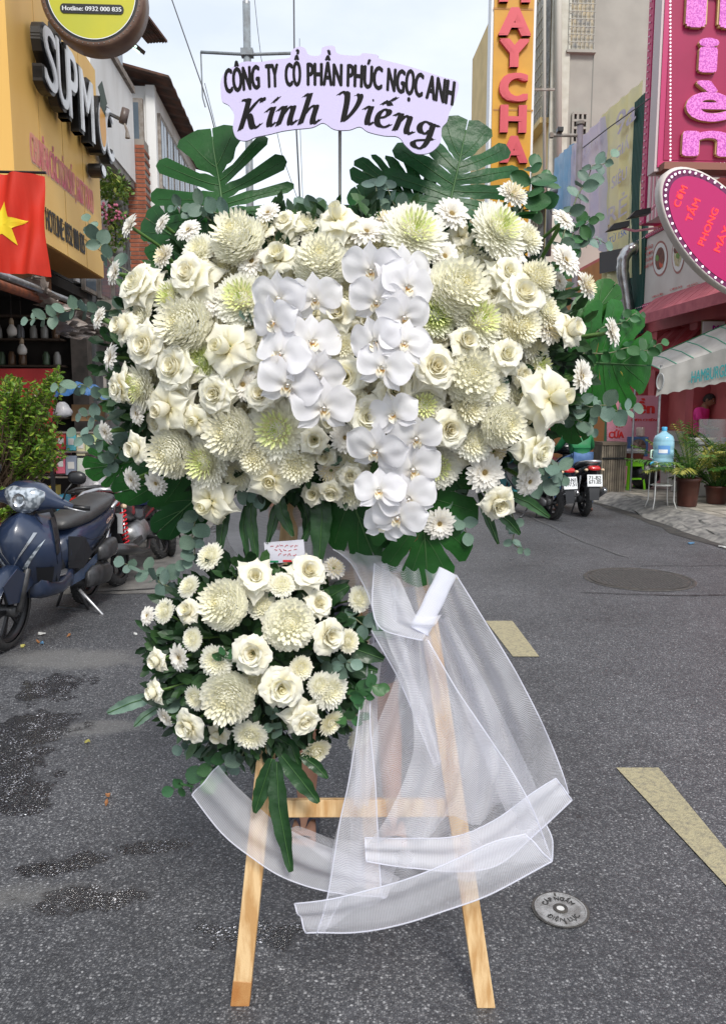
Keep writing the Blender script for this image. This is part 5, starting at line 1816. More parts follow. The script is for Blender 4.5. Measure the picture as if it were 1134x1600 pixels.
# ============================================================ people
skin = mat('skin', (.42, .22, .14), .55, (.38, .19, .12), 14)
skin2 = mat('skin_tan', (.33, .17, .10), .55, (.29, .14, .085), 14)
hairm = mat('hair', (.012, .010, .009), .5, (.03, .025, .02), 90, bump=.6, bscale=250, stretch=(1, 1, .3))
eyew = mat('eye_white', (.7, .68, .65), .2)
eyed = mat('eye_dark', (.02, .012, .01), .15)
lipm = mat('lips', (.36, .12, .10), .5)
def skinned(name, chains, mt_, parent, root=0, lv=2):
 """chains: dict name->(pos, radius or (rx,ry)), edges list"""
 pts, edges = chains
 idx = {k: i for i, k in enumerate(pts)}
 me = bpy.data.meshes.new(name)
 me.from_pydata([tuple(pts[k][0]) for k in pts], [(idx[a], idx[b]) for a, b in edges], [])
 me.materials.append(mt_)
 o = link(name, me, parent)
 sk = o.modifiers.new('skin', 'SKIN')
 sk.use_smooth_shade = True
 if not me.skin_vertices:
  bpy.context.view_layer.objects.active = o
 layer = me.skin_vertices[0] if me.skin_vertices else None
 if layer is None:
  return o
 for k in pts:
  r = pts[k][1]
  layer.data[idx[k]].radius = (r, r) if isinstance(r, (int, float)) else r
  layer.data[idx[k]].use_root = (idx[k] == root)
 ss = o.modifiers.new('sub', 'SUBSURF')
 ss.levels = lv
 ss.render_levels = lv
 return o
def hand_pts(pts, edges, side, wrist, fwd, palm_n, curl=.5, sc_=1.0):
 """palm with five separate chains; fwd finger direction, palm_n palm normal"""
 fwd = Vector(fwd).normalized()
 n = Vector(palm_n).normalized()
 s_ = fwd.cross(n).normalized()
 pk = side + 'palm'
 w = Vector(wrist)
 pts[pk] = (w + fwd * .045 * sc_, (.026 * sc_, .019 * sc_))
 edges.append((side + 'wrist', pk))
 for k, (off, L_, r) in enumerate(((-.030, .070, .0085), (-.010, .082, .009), (.010, .078, .009), (.030, .062, .008))):
  a = w + fwd * .085 * sc_ + s_ * off * sc_
  names = []
  p = a
  d = fwd.copy()
  prev = pk
  for j in range(4):
   nm = '%sf%d%d' % (side, k, j)
   pts[nm] = (p.copy(), r * sc_ * (1.1 - .12 * j))
   edges.append((prev, nm))
   prev = nm
   d = (d * cos(curl * .8) + n * sin(curl * .8)).normalized()
   p = p + d * (L_ / 3) * sc_
 p = w + fwd * .03 * sc_ - s_ * .030 * sc_
 d = (fwd * .6 - s_ * .8 + n * .2).normalized()
 prev = pk
 for j in range(3):
  nm = '%st%d' % (side, j)
  pts[nm] = (p.copy(), .011 * sc_ * (1.1 - .15 * j))
  edges.append((prev, nm))
  prev = nm
  p = p + d * .028 * sc_
  d = (d * .8 + fwd * .5 + n * .2).normalized()
def head_mesh(par, c, yaw, pitch, mt_, s_=1.0, hair='short'):
 """head ellipsoid shaped with jaw, nose, ears, eyes, mouth and hair; faces local -Y rotated"""
 R = Matrix.Rotation(yaw, 3, 'Z') @ Matrix.Rotation(pitch, 3, 'X')
 c = Vector(c)
 def T(v):
  return c + R @ (Vector(v) * s_)
 rows = []
 nr, ns = 22, 28
 for i in range(nr + 1):
  a = -pi / 2 + pi * i / nr
  row = []
  for k in range(ns):
   b = 2 * pi * k / ns
   x, y, z = cos(a) * cos(b), cos(a) * sin(b), sin(a)
   f = max(0, -y)
   px, py, pz = x * .076, y * .094, z * .112
   if z < 0:
    px *= 1 - .30 * (-z) ** 1.3
    py *= 1 - .16 * (-z) * (1 if y > 0 else .35)
   if y < -.75 and abs(x) < .35:
    w = (1 - abs(x) / .35) * min(1, (f - .75) * 8)
    if -.38 < z < .22:
     py -= .024 * w * (1 - abs((z + .12) / .34)) * (1.3 if z < 0 else .8)
   if f > .6 and .05 < z < .30 and .18 < abs(x) < .62:
    py += .007
   if f > .5 and .28 < z < .45:
    py -= .003
   if z > .2 and y > 0:
    py *= 1.04
   row.append(T((px, py, pz)))
  rows.append(row)
 M().grid(rows, close=True).build('head', mt_, par, True)
 M().tube([T((0, .015, -.07)), T((0, .03, -.17))], [.055 * s_, .062 * s_], 14).build('neck', mt_, par, True)
 for sx in (-1, 1):
  m = M().ball((0, 0, 0), (.012, .022, .032), 10, 8)
  m.v = [T((x + sx * .078, y + .012, z - .005)) for x, y, z in m.v]
  m.build('ear', mt_, par, True)
  m = M().ball((0, 0, 0), (.013, .007, .008), 10, 6)
  m.v = [T((x + sx * .030, y - .083, z + .014)) for x, y, z in m.v]
  e = m.build('eye', eyew, par, True)
  m = M().ball((0, 0, 0), (.006, .004, .006), 8, 6)
  m.v = [T((x + sx * .030, y - .0885, z + .014)) for x, y, z in m.v]
  m.build('iris', eyed, e, True)
  M().tube([T((sx * .014, -.091, .034)), T((sx * .03, -.092, .040)), T((sx * .048, -.082, .034))], .004 * s_, 5).build('eyebrow', hairm, par, True)
 M().tube([T((-.024, -.086, -.052)), T((0, -.096, -.050)), T((.024, -.086, -.052))], [.003, .006, .003], 6).build('mouth', lipm, par, True)
 rows = []
 for i in range(14):
  row = []
  for k in range(32):
   b = 2 * pi * k / 32
   low = -.02 if sin(b) > -.2 else (.50 if sin(b) < -.6 else .2)
   if sin(b) > .3:
    low = -.45
   a = asin_(low) + (pi / 2 - asin_(low)) * i / 13
   x, y, z = cos(a) * cos(b), cos(a) * sin(b), sin(a)
   q = 1.07 + .03 * mn.noise(Vector((x * 9, y * 9, z * 9))) - (.05 if i == 0 else 0)
   row.append(T((x * .076 * q, y * .094 * q * (1.04 if y > 0 else 1), z * .112 * q)))
  rows.append(row)
 M().grid(rows, close=True).build('hair', hairm, par, True)
def asin_(x):
 return math.asin(max(-1, min(1, x)))
def foot(par, ankle, direction, mt_, sandal=None):
 d = Vector(direction).normalized()
 s_ = Vector((-d.y, d.x, 0))
 a = Vector(ankle)
 m = M()
 rows = []
 for f, w, h, zb4 in ((-.06, .022, .02, .028), (-.045, .032, .035, .036), (0, .034, .045, .042), (.06, .04, .034, .034), (.12, .045, .024, .026), (.15, .044, .018, .02)):
  rows.append([a + d * f + s_ * (w * cos(q)) + Vector((0, 0, zb4 - a.z + h * sin(q) * (1 if sin(q) > 0 else .7))) for q in [2 * pi * k / 14 for k in range(14)]])
 b = len(m.v)
 m.grid(rows, close=True)
 for k, (o, L_, r) in enumerate(((.033, .045, .013), (.014, .045, .010), (-.003, .04, .009), (-.019, .033, .0085), (-.033, .026, .008))):
  st_ = a + d * .135 + s_ * o
  m.tube([st_ + Vector((0, 0, .02 - a.z)), st_ + d * L_ * .6 + Vector((0, 0, .018 - a.z)), st_ + d * L_ + Vector((0, 0, .013 - a.z))], [r, r, r * .7], 8)
 m.build('foot', mt_, par, True)
 if sandal:
  pts = []
  for k in range(20):
   q = 2 * pi * k / 20
   pts.append(a + d * (.055 + .135 * cos(q)) + s_ * (.05 * sin(q) * (1 + .15 * cos(q))) + Vector((0, 0, .002 - a.z)))
  sd = M().prism(pts, (0, 0, .014)).build('sandal', sandal, par)
  for sgn in (-1, 1):
   rows = []
   for i in range(7):
    f = i / 6
    p = a + d * (.055 + .06 * f) + s_ * sgn * (.05 * (1 - f) + .004) + Vector((0, 0, .02 + .052 * sin(pi * min(1, f * .75 + .12)) - a.z))
    rows.append([p - d * .020, p + d * .020])
   M().grid(rows).build('strap', sandal, sd, True)
def person(label, base, yaw, J, shirt, legs, skin_m, head, sleeve='short', leg_mat=None, shorts=None, extra_hand=True, sandal=None, footdir=None):
 """J: joints in local coords (x right, y forward is -Y facing viewer, z up)"""
 t = thing('person', label, 'person', base, rot=yaw)
 pts = {}
 edges = []
 def add(k, r, *links):
  pts[k] = (Vector(J[k]), r)
  for l in links:
   edges.append((l, k))
 add('pelvis', (.125, .095))
 add('waist', (.115, .085), 'pelvis')
 add('chest', (.14, .10), 'waist')
 add('neckb', .055, 'chest')
 add('neckt', .05, 'neckb')
 for s_ in 'LR':
  add('sh' + s_, .055, 'chest')
  add('el' + s_, .038, 'sh' + s_)
  pts[s_ + 'wrist'] = (Vector(J['wr' + s_]), .025)
  edges.append(('el' + s_, s_ + 'wrist'))
  fwd = (Vector(J['wr' + s_]) - Vector(J['el' + s_])).normalized()
  if extra_hand:
   hand_pts(pts, edges, s_, J['wr' + s_], J.get('hf' + s_, fwd), J.get('hn' + s_, (0, -1, 0)), J.get('curl', .45))
  add('hip' + s_, .085, 'pelvis')
  add('th' + s_, .078, 'hip' + s_)
  add('kn' + s_, .052, 'th' + s_)
  add('ca' + s_, .050, 'kn' + s_)
  add('an' + s_, .034, 'ca' + s_)
 skinned('body', (pts, edges), skin_m, t)
 sp, se = {}, []
 for k, r in (('pelvis', (.14, .115)), ('waist', (.135, .11)), ('chest', (.16, .12)), ('neckb', .07)):
  sp[k] = (Vector(J[k]), r)
 sp['hem'] = (Vector(J['pelvis']) - Vector((0, 0, .10)), (.15, .125))
 se += [('pelvis', 'hem'), ('pelvis', 'waist'), ('waist', 'chest'), ('chest', 'neckb')]
 for s_ in 'LR':
  sp['sh' + s_] = (Vector(J['sh' + s_]), .075)
  se.append(('chest', 'sh' + s_))
  e = Vector(J['sh' + s_]).lerp(Vector(J['el' + s_]), .7 if sleeve == 'short' else 1.0)
  sp['e' + s_] = (e, .068 if sleeve == 'short' else .056)
  se.append(('sh' + s_, 'e' + s_))
  if sleeve == 'long':
   sp['w' + s_] = (Vector(J['wr' + s_]), .042)
   se.append(('e' + s_, 'w' + s_))
 skinned('shirt', (sp, se), shirt, t)
 lp_, le = {'pelvis': (Vector(J['pelvis']) - Vector((0, 0, .02)), (.145, .12))}, []
 for s_ in 'LR':
  for k, r in (('hip', .10), ('th', .098), ('kn', .072)):
   lp_[k + s_] = (Vector(J[k + s_]), r)
  le += [('pelvis', 'hip' + s_), ('hip' + s_, 'th' + s_)]
  if shorts:
   e = Vector(J['th' + s_]).lerp(Vector(J['kn' + s_]), .80)
   lp_['kn' + s_] = (e, .088)
   le.append(('th' + s_, 'kn' + s_))
  else:
   le.append(('th' + s_, 'kn' + s_))
   lp_['an' + s_] = (Vector(J['an' + s_]) + Vector((0, 0, .02)), .058)
   le.append(('kn' + s_, 'an' + s_))
 skinned('shorts' if shorts else 'trousers', (lp_, le), legs, t)
 head_mesh(t, head[0], head[1], head[2], skin_m)
 for s_ in 'LR':
  foot(t, J['an' + s_], (J.get('fd' + s_) or footdir or (0, -1, 0)), sandal[0] if sandal and sandal[1] == 'shoe' else skin_m, sandal[0] if sandal and sandal[1] == 'sandal' else None)
 return t
def standing(**kw):
 J = dict(pelvis=(0, 0, .92), waist=(0, 0, 1.06), chest=(0, 0, 1.26), neckb=(0, 0, 1.42), neckt=(0, -.01, 1.50),
    shL=(.17, 0, 1.36), elL=(.22, .02, 1.10), wrL=(.22, -.06, .86), shR=(-.17, 0, 1.36), elR=(-.22, .02, 1.10), wrR=(-.22, -.06, .86),
    hipL=(.09, 0, .86), thL=(.10, 0, .68), knL=(.10, -.01, .48), caL=(.10, .02, .32), anL=(.11, .01, .085),
    hipR=(-.09, 0, .86), thR=(-.10, 0, .68), knR=(-.10, -.01, .48), caR=(-.10, .02, .32), anR=(-.11, .01, .085))
 J.update(kw)
 return J
navysandal = mat('sandal_navy', (.02, .03, .05), .5)
pa = G(477, 1292)
pb = G(613, 1288)
midp = (pa + pb) / 2
hx = (pb.x - pa.x) / 2
J = standing(anL=(hx, .0, .06), anR=(-hx, .0, .06), caL=(hx - .01, .03, .30), caR=(-hx + .01, .03, .30), knL=(hx - .03, .0, .47), knR=(-hx + .03, .0, .47), thL=(.11, 0, .68), thR=(-.11, 0, .68),
    elL=(.24, -.10, 1.12), elR=(-.24, -.10, 1.12), wrL=(.10, -.27, 1.18), wrR=(-.10, -.27, 1.18), hfL=(-.3, -.9, .1), hfR=(.3, -.9, .1), hnL=(0, -.3, -1), hnR=(0, -.3, -1), curl=.9)
person('helper in dark shorts and navy sandals holding up the stand from behind', (midp.x, midp.y + .02, 0), 0.0, J, mat('shirt_grey', (.16, .17, .19), .8), mat('shorts_navy', (.06, .065, .10), .8, (.09, .09, .13), 12), skin, ((0, -.02, 1.58), 0, .15), shorts=True, sandal=(navysandal, 'sandal'))
pm = onD(1094, 640, 13.15)
J = standing(wrL=(.10, -.34, 1.05), elL=(.24, -.10, 1.10), wrR=(-.10, -.34, 1.05), elR=(-.24, -.10, 1.10), chest=(0, -.05, 1.25), neckb=(0, -.08, 1.40), neckt=(0, -.10, 1.47))
person('man in a bright pink shirt bending his head over the food cart', (pm.x, pm.y, .12), radians(50), J, mat('shirt_pink', (.85, .05, .33), .8, (.78, .04, .28), 6), mat('trousers_dark', (.03, .03, .035), .8), skin2, ((0, -.13, 1.54), 0, .35), sandal=(blackm, 'shoe'))
J = dict(pelvis=(0, 0, .90), waist=(0, -.05, 1.01), chest=(0, -.16, 1.18), neckb=(0, -.24, 1.31), neckt=(0, -.28, 1.37),
   shL=(.18, -.18, 1.26), elL=(.27, -.30, 1.06), wrL=(.30, -.50, 1.0), shR=(-.18, -.18, 1.26), elR=(-.27, -.30, 1.06), wrR=(-.30, -.48, 1.02),
   hipL=(.10, -.02, .88), thL=(.17, -.18, .84), knL=(.24, -.42, .72), caL=(.25, -.34, .45), anL=(.27, -.26, .085),
   hipR=(-.10, -.02, .88), thR=(-.17, -.18, .84), knR=(-.24, -.42, .72), caR=(-.25, -.34, .45), anR=(-.27, -.26, .085))
rid = Vector((rearB.x, rearB.y, 0)) + SU * .22
rdr = person('scooter rider in a green jacket and blue jeans, seen from behind, feet down', (rid.x, rid.y, 0), pi + YAW, J, mat('jacket_green', (.01, .16, .05), .6, (.01, .12, .04), 7), mat('jeans', (.05, .11, .24), .8, (.08, .15, .30), 12), skin2, ((0, -.30, 1.45), 0, .1), sleeve='long', sandal=(mat('shoe_brown', (.16, .06, .04), .6), 'shoe'))
rdr.scale = (.9, .9, .9)
hm = M()
hp = rid + Matrix.Rotation(pi + YAW, 3, 'Z') @ Vector((0, -.30 * .9, 1.47 * .9))
rows = []
for i in range(9):
 a = -.35 + (pi / 2 + .35) * i / 8
 rows.append([hp + Vector((cos(a) * cos(b) * .125, cos(a) * sin(b) * .14, sin(a) * .14)) for b in [2 * pi * k / 20 for k in range(20)]])
hm.grid(rows, close=True)
tag(hm.build('helmet', mat('helmet_green', (.02, .25, .10), .25, coat=.6), smooth=True), 'green helmet worn by the rider in the green jacket', 'helmet')
pc = onD(1146, 775, 10.6)
J = standing(wrR=(-.20, -.10, .86), elR=(-.26, .06, 1.08), hfR=(.2, -.3, -1), curl=.7)
person('passer-by at the picture edge with mauve sleeve and bare forearm, beside the planters', (pc.x + .13, pc.y, .10), radians(10), J, mat('shirt_mauve', (.22, .12, .17), .8), mat('trousers_grey', (.06, .06, .065), .8), skin2, ((0, 0, 1.57), -.5, 0), sandal=(blackm, 'shoe'))
# ============================================================ props on the right pavement
def frond(m, base, d, L_, droop, nleaf, lw, ll, tv):
 d = Vector(d).normalized()
 pts = []
 p = Vector(base)
 dd = d.copy()
 n = 12
 for i in range(n + 1):
  pts.append(p.copy())
  p = p + dd * L_ / n
  dd = (dd + Vector((0, 0, -droop / n))).normalized()
 m.tube(pts, [.008 * (1 - .8 * i / n) + .001 for i in range(n + 1)], 4, t=.3)
 for i in range(nleaf):
  f = .18 + .80 * i / nleaf
  k = min(int(f * n), n - 1)
  q = pts[k].lerp(pts[k + 1], f * n - k)
  t_ = (pts[k + 1] - pts[k]).normalized()
  side = t_.cross(Vector((0, 0, 1)))
  side = side.normalized() if side.length > .01 else Vector((1, 0, 0))
  for s_ in (-1, 1):
   ld = (side * s_ * .85 + t_ * .75 + Vector((0, 0, .15 - .35 * random.random()))).normalized()
   l2 = ll * sin(pi * (f * .8 + .15)) * random.uniform(.8, 1.1)
   up = Vector((0, 0, 1))
   w = ld.cross(up).normalized() * lw
   a = q
   b = q + ld * l2 * .5
   c_ = q + ld * l2 + Vector((0, 0, -l2 * .25))
   m.add([a, b - w, c_, b + w], [(0, 1, 2, 3)], tv * random.uniform(.6, 1.2))
palmm = mat('palm_leaf', (.06, .16, .03), .45, trans=.25, ramp=[(0, (.03, .08, .02)), (.5, (.07, .18, .03)), (1, (.35, .34, .07))])
potb = mat('pot_brown', (.10, .03, .02), .35, (.06, .02, .015), 5)
def palm(label, px, py, potw, poth, h, seed, lean, n=14, yel=.5):
 random.seed(seed)
 b = G(px, py, .115)
 t = thing('potted_palm', label, 'potted palm', b, group='plants by the food cart')
 r = potw / 2
 M().lathe([(0, .005), (r * .72, .005), (r * .78, .03), (r * .95, poth * .9), (r * 1.05, poth * .9), (r * 1.05, poth), (r * .92, poth), (r * .9, poth - .05), (0, poth - .05)], seg=28).build('pot', potb, t, True)
 M().lathe([(0, poth - .045), (r * .88, poth - .04)], seg=20).build('soil', mat('soil', (.05, .035, .025), .95), t)
 for k in range(n):
  a = k * 2.4
  m = M()
  el_a = random.uniform(.55, 1.35)
  frond(m, (cos(a) * r * .3, sin(a) * r * .3, poth - .05), (cos(a) * cos(el_a) + lean, sin(a) * cos(el_a), sin(el_a)), h * random.uniform(.75, 1.05), random.uniform(.6, 1.3), 19, .017, .24, yel if k % 3 else 1.1)
  m.build('frond', palmm, t, label=None)
 return t
palm('feathery potted palm with yellowing fronds in a tall brown pot by the water bottle', 1072, 792, .34, .42, .98, 3, -.35, 22, .6)
palm('denser dark green potted palm in a low square brown planter', 1118, 788, .34, .28, .85, 9, .1, 30, .5)
palm('second leafy planter partly cut off by the picture edge', 1150, 784, .34, .28, 1.1, 12, -.1, 26, .45)
random.seed(4)
wb = G(1031, 794, .115)
st_ = thing('wire_stand', 'tall white wire stand carrying the water bottle', 'stand', wb)
wm_ = mat('white_wire', (.62, .62, .60), .4)
for sx, sy in ((-1, -1), (1, -1), (1, 1), (-1, 1)):
 M().tube([(sx * .165, sy * .15, 0), (sx * .135, sy * .12, .12), (sx * .13, sy * .12, .45), (sx * .12, sy * .11, .66)], .008, 6).build('leg', wm_, st_, True)
for z, r in ((.66, .165), (.33, .17), (.60, .16)):
 pts = [(r * cos(a) * .85, r * sin(a) * .8, z) for a in [2 * pi * k / 20 for k in range(21)]]
 M().tube(pts, .007, 6, cap=False).build('ring', wm_, st_, True)
M().lathe([(0, .335), (.12, .335), (.12, .345), (0, .345)], seg=16).build('tray', wm_, st_)
bt = thing('water_bottle', 'large pale blue water bottle with white label and tap on the wire stand', 'water bottle', (wb.x, wb.y, wb.z + .60))
btm = mat('bottle_blue', (.30, .58, .72), .08, (.38, .66, .78), 3, alpha=.82, coat=.8)
M().lathe([(0, 0), (.12, .0), (.14, .02), (.142, .10), (.136, .115), (.142, .13), (.142, .22), (.136, .235), (.142, .25), (.142, .33), (.136, .345), (.14, .36), (.12, .42), (.06, .46), (.035, .475), (.033, .52), (0, .52)], seg=28).build('bottle', btm, bt, True)
M().lathe([(.036, .49), (.038, .535), (.03, .545), (0, .545)], seg=14).build('cap', mat('cap_blue', (.06, .35, .6), .4), bt, True)
m = M()
m.grid([[Vector((.1435 * cos(a), .1435 * sin(a), z)) for a in [radians(-140 + 6 * k) for k in range(12)]] for z in (.17, .29)])
lb = m.build('label', mat('label_blue', (.12, .30, .62), .4), bt, True)
m = M()
m.grid([[Vector((.1445 * cos(a), .1445 * sin(a), z)) for a in [radians(-136 + 6 * k) for k in range(9)]] for z in (.185, .235)])
m.build('label_band', mat('label_white2', (.8, .82, .85), .4), lb, True)
M().tube([(-.13, -.02, .05), (-.17, -.04, .05), (-.19, -.04, .02)], .013, 8).build('tap', MATS['cap_blue'], bt, True)
M().tube([(-.13, 0, .22), (-.17, -.01, .22), (-.18, -.01, .12), (-.135, 0, .10)], .012, 8).build('handle', mat('pale_green_plastic', (.55, .72, .60), .4), bt, True)
def stool(label, px, py, mt_, h=.46, s_=1.0):
 b = G(px, py, .125)
 t = thing('plastic_stool', label, 'stool', b, rot=.2, group='plastic stools')
 w = .15 * s_
 M().box((0, 0, h - .012), (w * 2, w * 2, .024)).build('seat', mt_, t, bevel=.008)
 for sx, sy in ((-1, -1), (1, -1), (1, 1), (-1, 1)):
  a, b2 = Vector((sx * w * .88, sy * w * .88, h - .03)), Vector((sx * w * 1.15, sy * w * 1.15, 0))
  M().beam(a, b2, .05, .03).build('leg', mt_, t, bevel=.004)
 for sx, sy in ((0, -1), (0, 1), (-1, 0), (1, 0)):
  if sx == 0:
   M().box((0, sy * w * .96, h - .06), (w * 1.8, .012, .07)).build('apron', mt_, t)
  else:
   M().box((sx * w * .96, 0, h - .06), (.012, w * 1.8, .07)).build('apron', mt_, t)
 M().box((0, -w * 1.03, h * .38), (w * 1.9, .015, .03)).build('stretcher', mt_, t)
 return t
stool('lime green plastic stool under the brown tub', 985, 764, mat('lime_plastic', (.22, .62, .02), .35), .50, .95)
stool('blue plastic stool behind the potted palm', 1053, 750, mat('blue_plastic', (.06, .10, .42), .35), .46, .95)
gs = G(985, 764, .125)
tb = thing('food_tub', 'brown plastic tub with a clear lid on the lime green stool', 'tub', (gs.x, gs.y, gs.z + .50))
M().loft([(0, 0, 0, .15, .12, 5), (.12, 0, 0, .18, .14, 5), (.13, 0, 0, .19, .15, 5)], axis='Z').build('tub', mat('tub_brown', (.12, .03, .02), .4), tb)
M().loft([(.132, 0, 0, .18, .14, 5), (.16, 0, 0, .18, .14, 5), (.165, 0, 0, .19, .15, 5), (.20, 0, 0, .17, .13, 5)], axis='Z').build('lid', mat('lid_clear', (.45, .42, .42), .2, alpha=.8), tb)
fq = onD(997, 698, 13.2)
fn = thing('box_fan', 'square blue box fan on a stand before the pink lettered poster', 'fan', (fq.x, fq.y, .12))
zf = fq.z - .12
k_ = mpp(fq)
M().box((0, .06, zf), (62 * k_ * .5, .10, 62 * k_ * .5)).build('housing', mat('fan_blue', (.03, .08, .20), .5), fn, bevel=.01)
M().lathe([(0, 0), (.13, .0), (.14, .02), (.13, .03)], c=(0, -.0, zf), axis='Y', seg=24).build('guard', mat('fan_brown', (.06, .035, .025), .5), fn, True)
for k in range(5):
 a = 2 * pi * k / 5
 R3 = Matrix.Rotation(a, 3, 'Y') @ Matrix.Rotation(.4, 3, 'X')
 M().box(Vector((.07 * cos(a), -.015, zf - .07 * sin(a))), (.10, .004, .05), R3).build('blade', mat('fan_blade', (.18, .12, .10), .4), fn)
M().ball((0, -.025, zf), .025, 10, 8).build('hub', MATS['fan_brown'], fn, True)
M().tube([(0, .06, 0.02), (0, .06, zf - .15)], .025, 8).build('post', blackm, fn)
M().lathe([(0, 0), (.18, 0), (.18, .02), (0, .03)], c=(0, .06, 0), seg=20).build('base', blackm, fn)
jz = fq.z + 16 * k_
jo = M().lathe([(0, 0), (.07, 0), (.075, .02), (.075, .15), (.06, .16), (0, .16)], seg=16).build('glass_jar', mat('jar_clear', (.5, .4, .35), .1, alpha=.7), smooth=True)
jo.location = (fq.x + .04, fq.y + .06, jz)
tag(jo, 'clear jar standing on top of the blue box fan', 'jar')
cb = onD(956, 770, 12.6)
cr = thing('slatted_bin', 'waist-high bin of dark upright slats beside the lime green stool', 'bin', (cb.x, cb.y, .115), rot=YAW)
W_, H_ = 36 * mpp(cb), .80
for k in range(11):
 for y in (0, .4):
  M().box((-W_ / 2 + W_ * k / 10, y, H_ / 2), (W_ / 13, .02, H_)).build('slat', mat('slat_brown', (.10, .085, .065), .8, (.18, .15, .11), 7, rnd=.3), cr)
for k in range(8):
 for s_ in (-1, 1):
  M().box((s_ * W_ / 2, .03 + .05 * k, H_ / 2), (.02, .04, H_)).build('slat', MATS['slat_brown'], cr)
M().box((0, .2, H_ + .02), (W_ * 1.08, .46, .05)).build('lid', mat('lid_brown', (.13, .10, .07), .7), cr)
M().box((0, .2, H_ * .72), (W_ * 1.04, .45, .03)).build('hoop', blackm, cr)
bb = onD(1008, 762, 13.0)
m = M()
rows = []
for i in range(10):
 f = i / 9
 rr_ = .26 * sin(pi * (.04 + .9 * f)) ** .55
 rows.append([Vector((bb.x, bb.y + .1, .12)) + Vector((rr_ * cos(a_ * pi / 9) * (1 + .25 * mn.noise(Vector((a_, f * 4, 1)))), rr_ * .8 * sin(a_ * pi / 9), .5 * f)) for a_ in range(18)])
m.grid(rows, close=True)
tag(m.build('refuse_bag', mat('bin_bag', (.012, .012, .013), .25, bump=.8, bscale=25), smooth=True), 'shiny black refuse bag between the lime stool and the wire stand', 'bag')
ct = thing('food_cart', 'food cart with a white scalloped canopy lettered in teal and a glass counter', 'food cart')
DC = 11.6
c0 = onD(1024, 618, DC)   # lower left corner of the valance
c1 = onD(1200, 583, DC - 1.2)
vt0 = onD(1030, 577, DC)
vt1 = onD(1200, 522, DC - 1.2)
canv = mat('canopy_canvas', (.60, .58, .54), .7, (.48, .46, .42), 4, trans=.1)
m = M()
n = 44
dz_ = []
top_r, bot_r = [], []
for i in range(n + 1):
 f = i / n
 tp_ = vt0.lerp(vt1, f)
 bp = c0.lerp(c1, f) + Vector((0, 0, .025 * abs(sin(f * pi * 9)) - .02 + .0))
 mid_ = tp_.lerp(bp, .5) + Vector((0, -.012 * sin(f * 40), 0))
 top_r.append(tp_)
 m_row = [tp_, mid_, bp]
 dz_.append(m_row)
m.grid(dz_)
m.build('valance', canv, ct, True)
m = M()
tri_top = onD(1200, 500, DC + .5)
rows = []
for i in range(12):
 f = i / 11
 rows.append([vt0.lerp(vt1, f), (vt0.lerp(vt1, f) + Vector((0, .45, .10 + .08 * f))), (vt0.lerp(vt1, f) + Vector((0, .9, .16 + .14 * f)))])
M().grid(rows).build('canopy_top', canv, ct, True)
rows = []
for i in range(12):
 f = i / 11
 rows.append([vt0.lerp(vt1, f) + Vector((-.02, .90, .165 + .14 * f)), vt0.lerp(vt1, f) + Vector((-.02, 1.1, .08 + .08 * f)), vt0.lerp(vt1, f) + Vector((-.02, 1.3, .0))])
M().grid(rows).build('canopy_back', mat('canopy_green', (.03, .30, .14), .6), ct, True)
for k in range(7):
 f = k / 6
 M().tube([vt0.lerp(vt1, f) + Vector((0, 0, .004)), vt0.lerp(vt1, f) + Vector((0, .45, .105 + .08 * f)), vt0.lerp(vt1, f) + Vector((0, .9, .165 + .14 * f))], .008, 5).build('rib', mat('rib_green', (.10, .38, .25), .6), ct)
m = M()
Xc = (c1 - c0).normalized()
Yc = Vector((0, 0, 1))
tx0 = onD(1086, 598, DC - .42)
tealp = mat('teal_print', (.05, .40, .42), .6)
Nn = Xc.cross(Yc).normalized()
wall0 = c0.lerp(c1, (1087 - 1024) / 176)
up_ = (vt0 - c0).length
text(m, 'HAMBURGER', c0.lerp(c1, (1087 - 1024) / 176 * .94) + Vector((0, 0, .075)), Xc, Yc, (c1 - c0).length * (64 / 176), up_ * .46, .015, depth=.02)
text(m, '-', c0.lerp(c1, .31) + Vector((0, 0, .10)), Xc, Yc, .04, .03, 0, depth=.02)
m.build('lettering', tealp, ct)
m = M()
rr0 = c0.lerp(vt0, .5).lerp(c1.lerp(vt1, .5), .03)
pts = []
for k in range(25):
 a = 2 * pi * k / 24
 pts.append(rr0 + Xc * (.055 * cos(a)) + Yc * (.12 * sin(a)) + Nn * .02)
m.tube(pts, .012, 5, cap=False)
m.build('ring_print', mat('grey_print', (.35, .36, .36), .6), ct)
for f, dy in ((.04, .1), (.04, 1.2), (1.0, .1)):
 q = vt0.lerp(vt1, f)
 M().tube([(q.x, q.y + dy, .115), (q.x, q.y + dy, q.z + .05)], .018, 8).build('post', steel, ct)
cl_ = onD(1098, 700, 11.7)
q0, q1 = S(6.0, 12.0, .12), S(8.2, 12.0, .12)
sbox(M(), 5.95, 8.3, 11.9, 12.7, .13, .95).build('counter', mat('counter_white', (.5, .48, .46), .5), ct)
sbox(M(), 5.9, 8.35, 11.85, 12.75, .953, .985).build('worktop', steel, ct)
sbox(M(), 5.98, 8.2, 11.9, 11.91, .99, 1.35).build('glass', mat('counter_glass', (.4, .44, .46), .05, alpha=.2), ct)
for k in range(7):
 mt_ = foods[k % 4]
 o = M().lathe([(0, 0), (.09, 0), (.12, .05), (.10, .05), (0, .03)], seg=16).build('food_tray', mt_ if k % 2 else plate_w, smooth=True)
 o.location = S(6.15 + .27 * k, 12.3 + .1 * (k % 2), .99)
 tag(o, ('brown', 'green', 'rice white', 'red')[k % 4] + ' filled bowl on the food cart worktop behind the glass', 'bowl', 'bowls on the cart')
ms_ = thing('menu_sign', 'small white board lettered MENU in violet above the canopy', 'sign')
DQ = 12.9
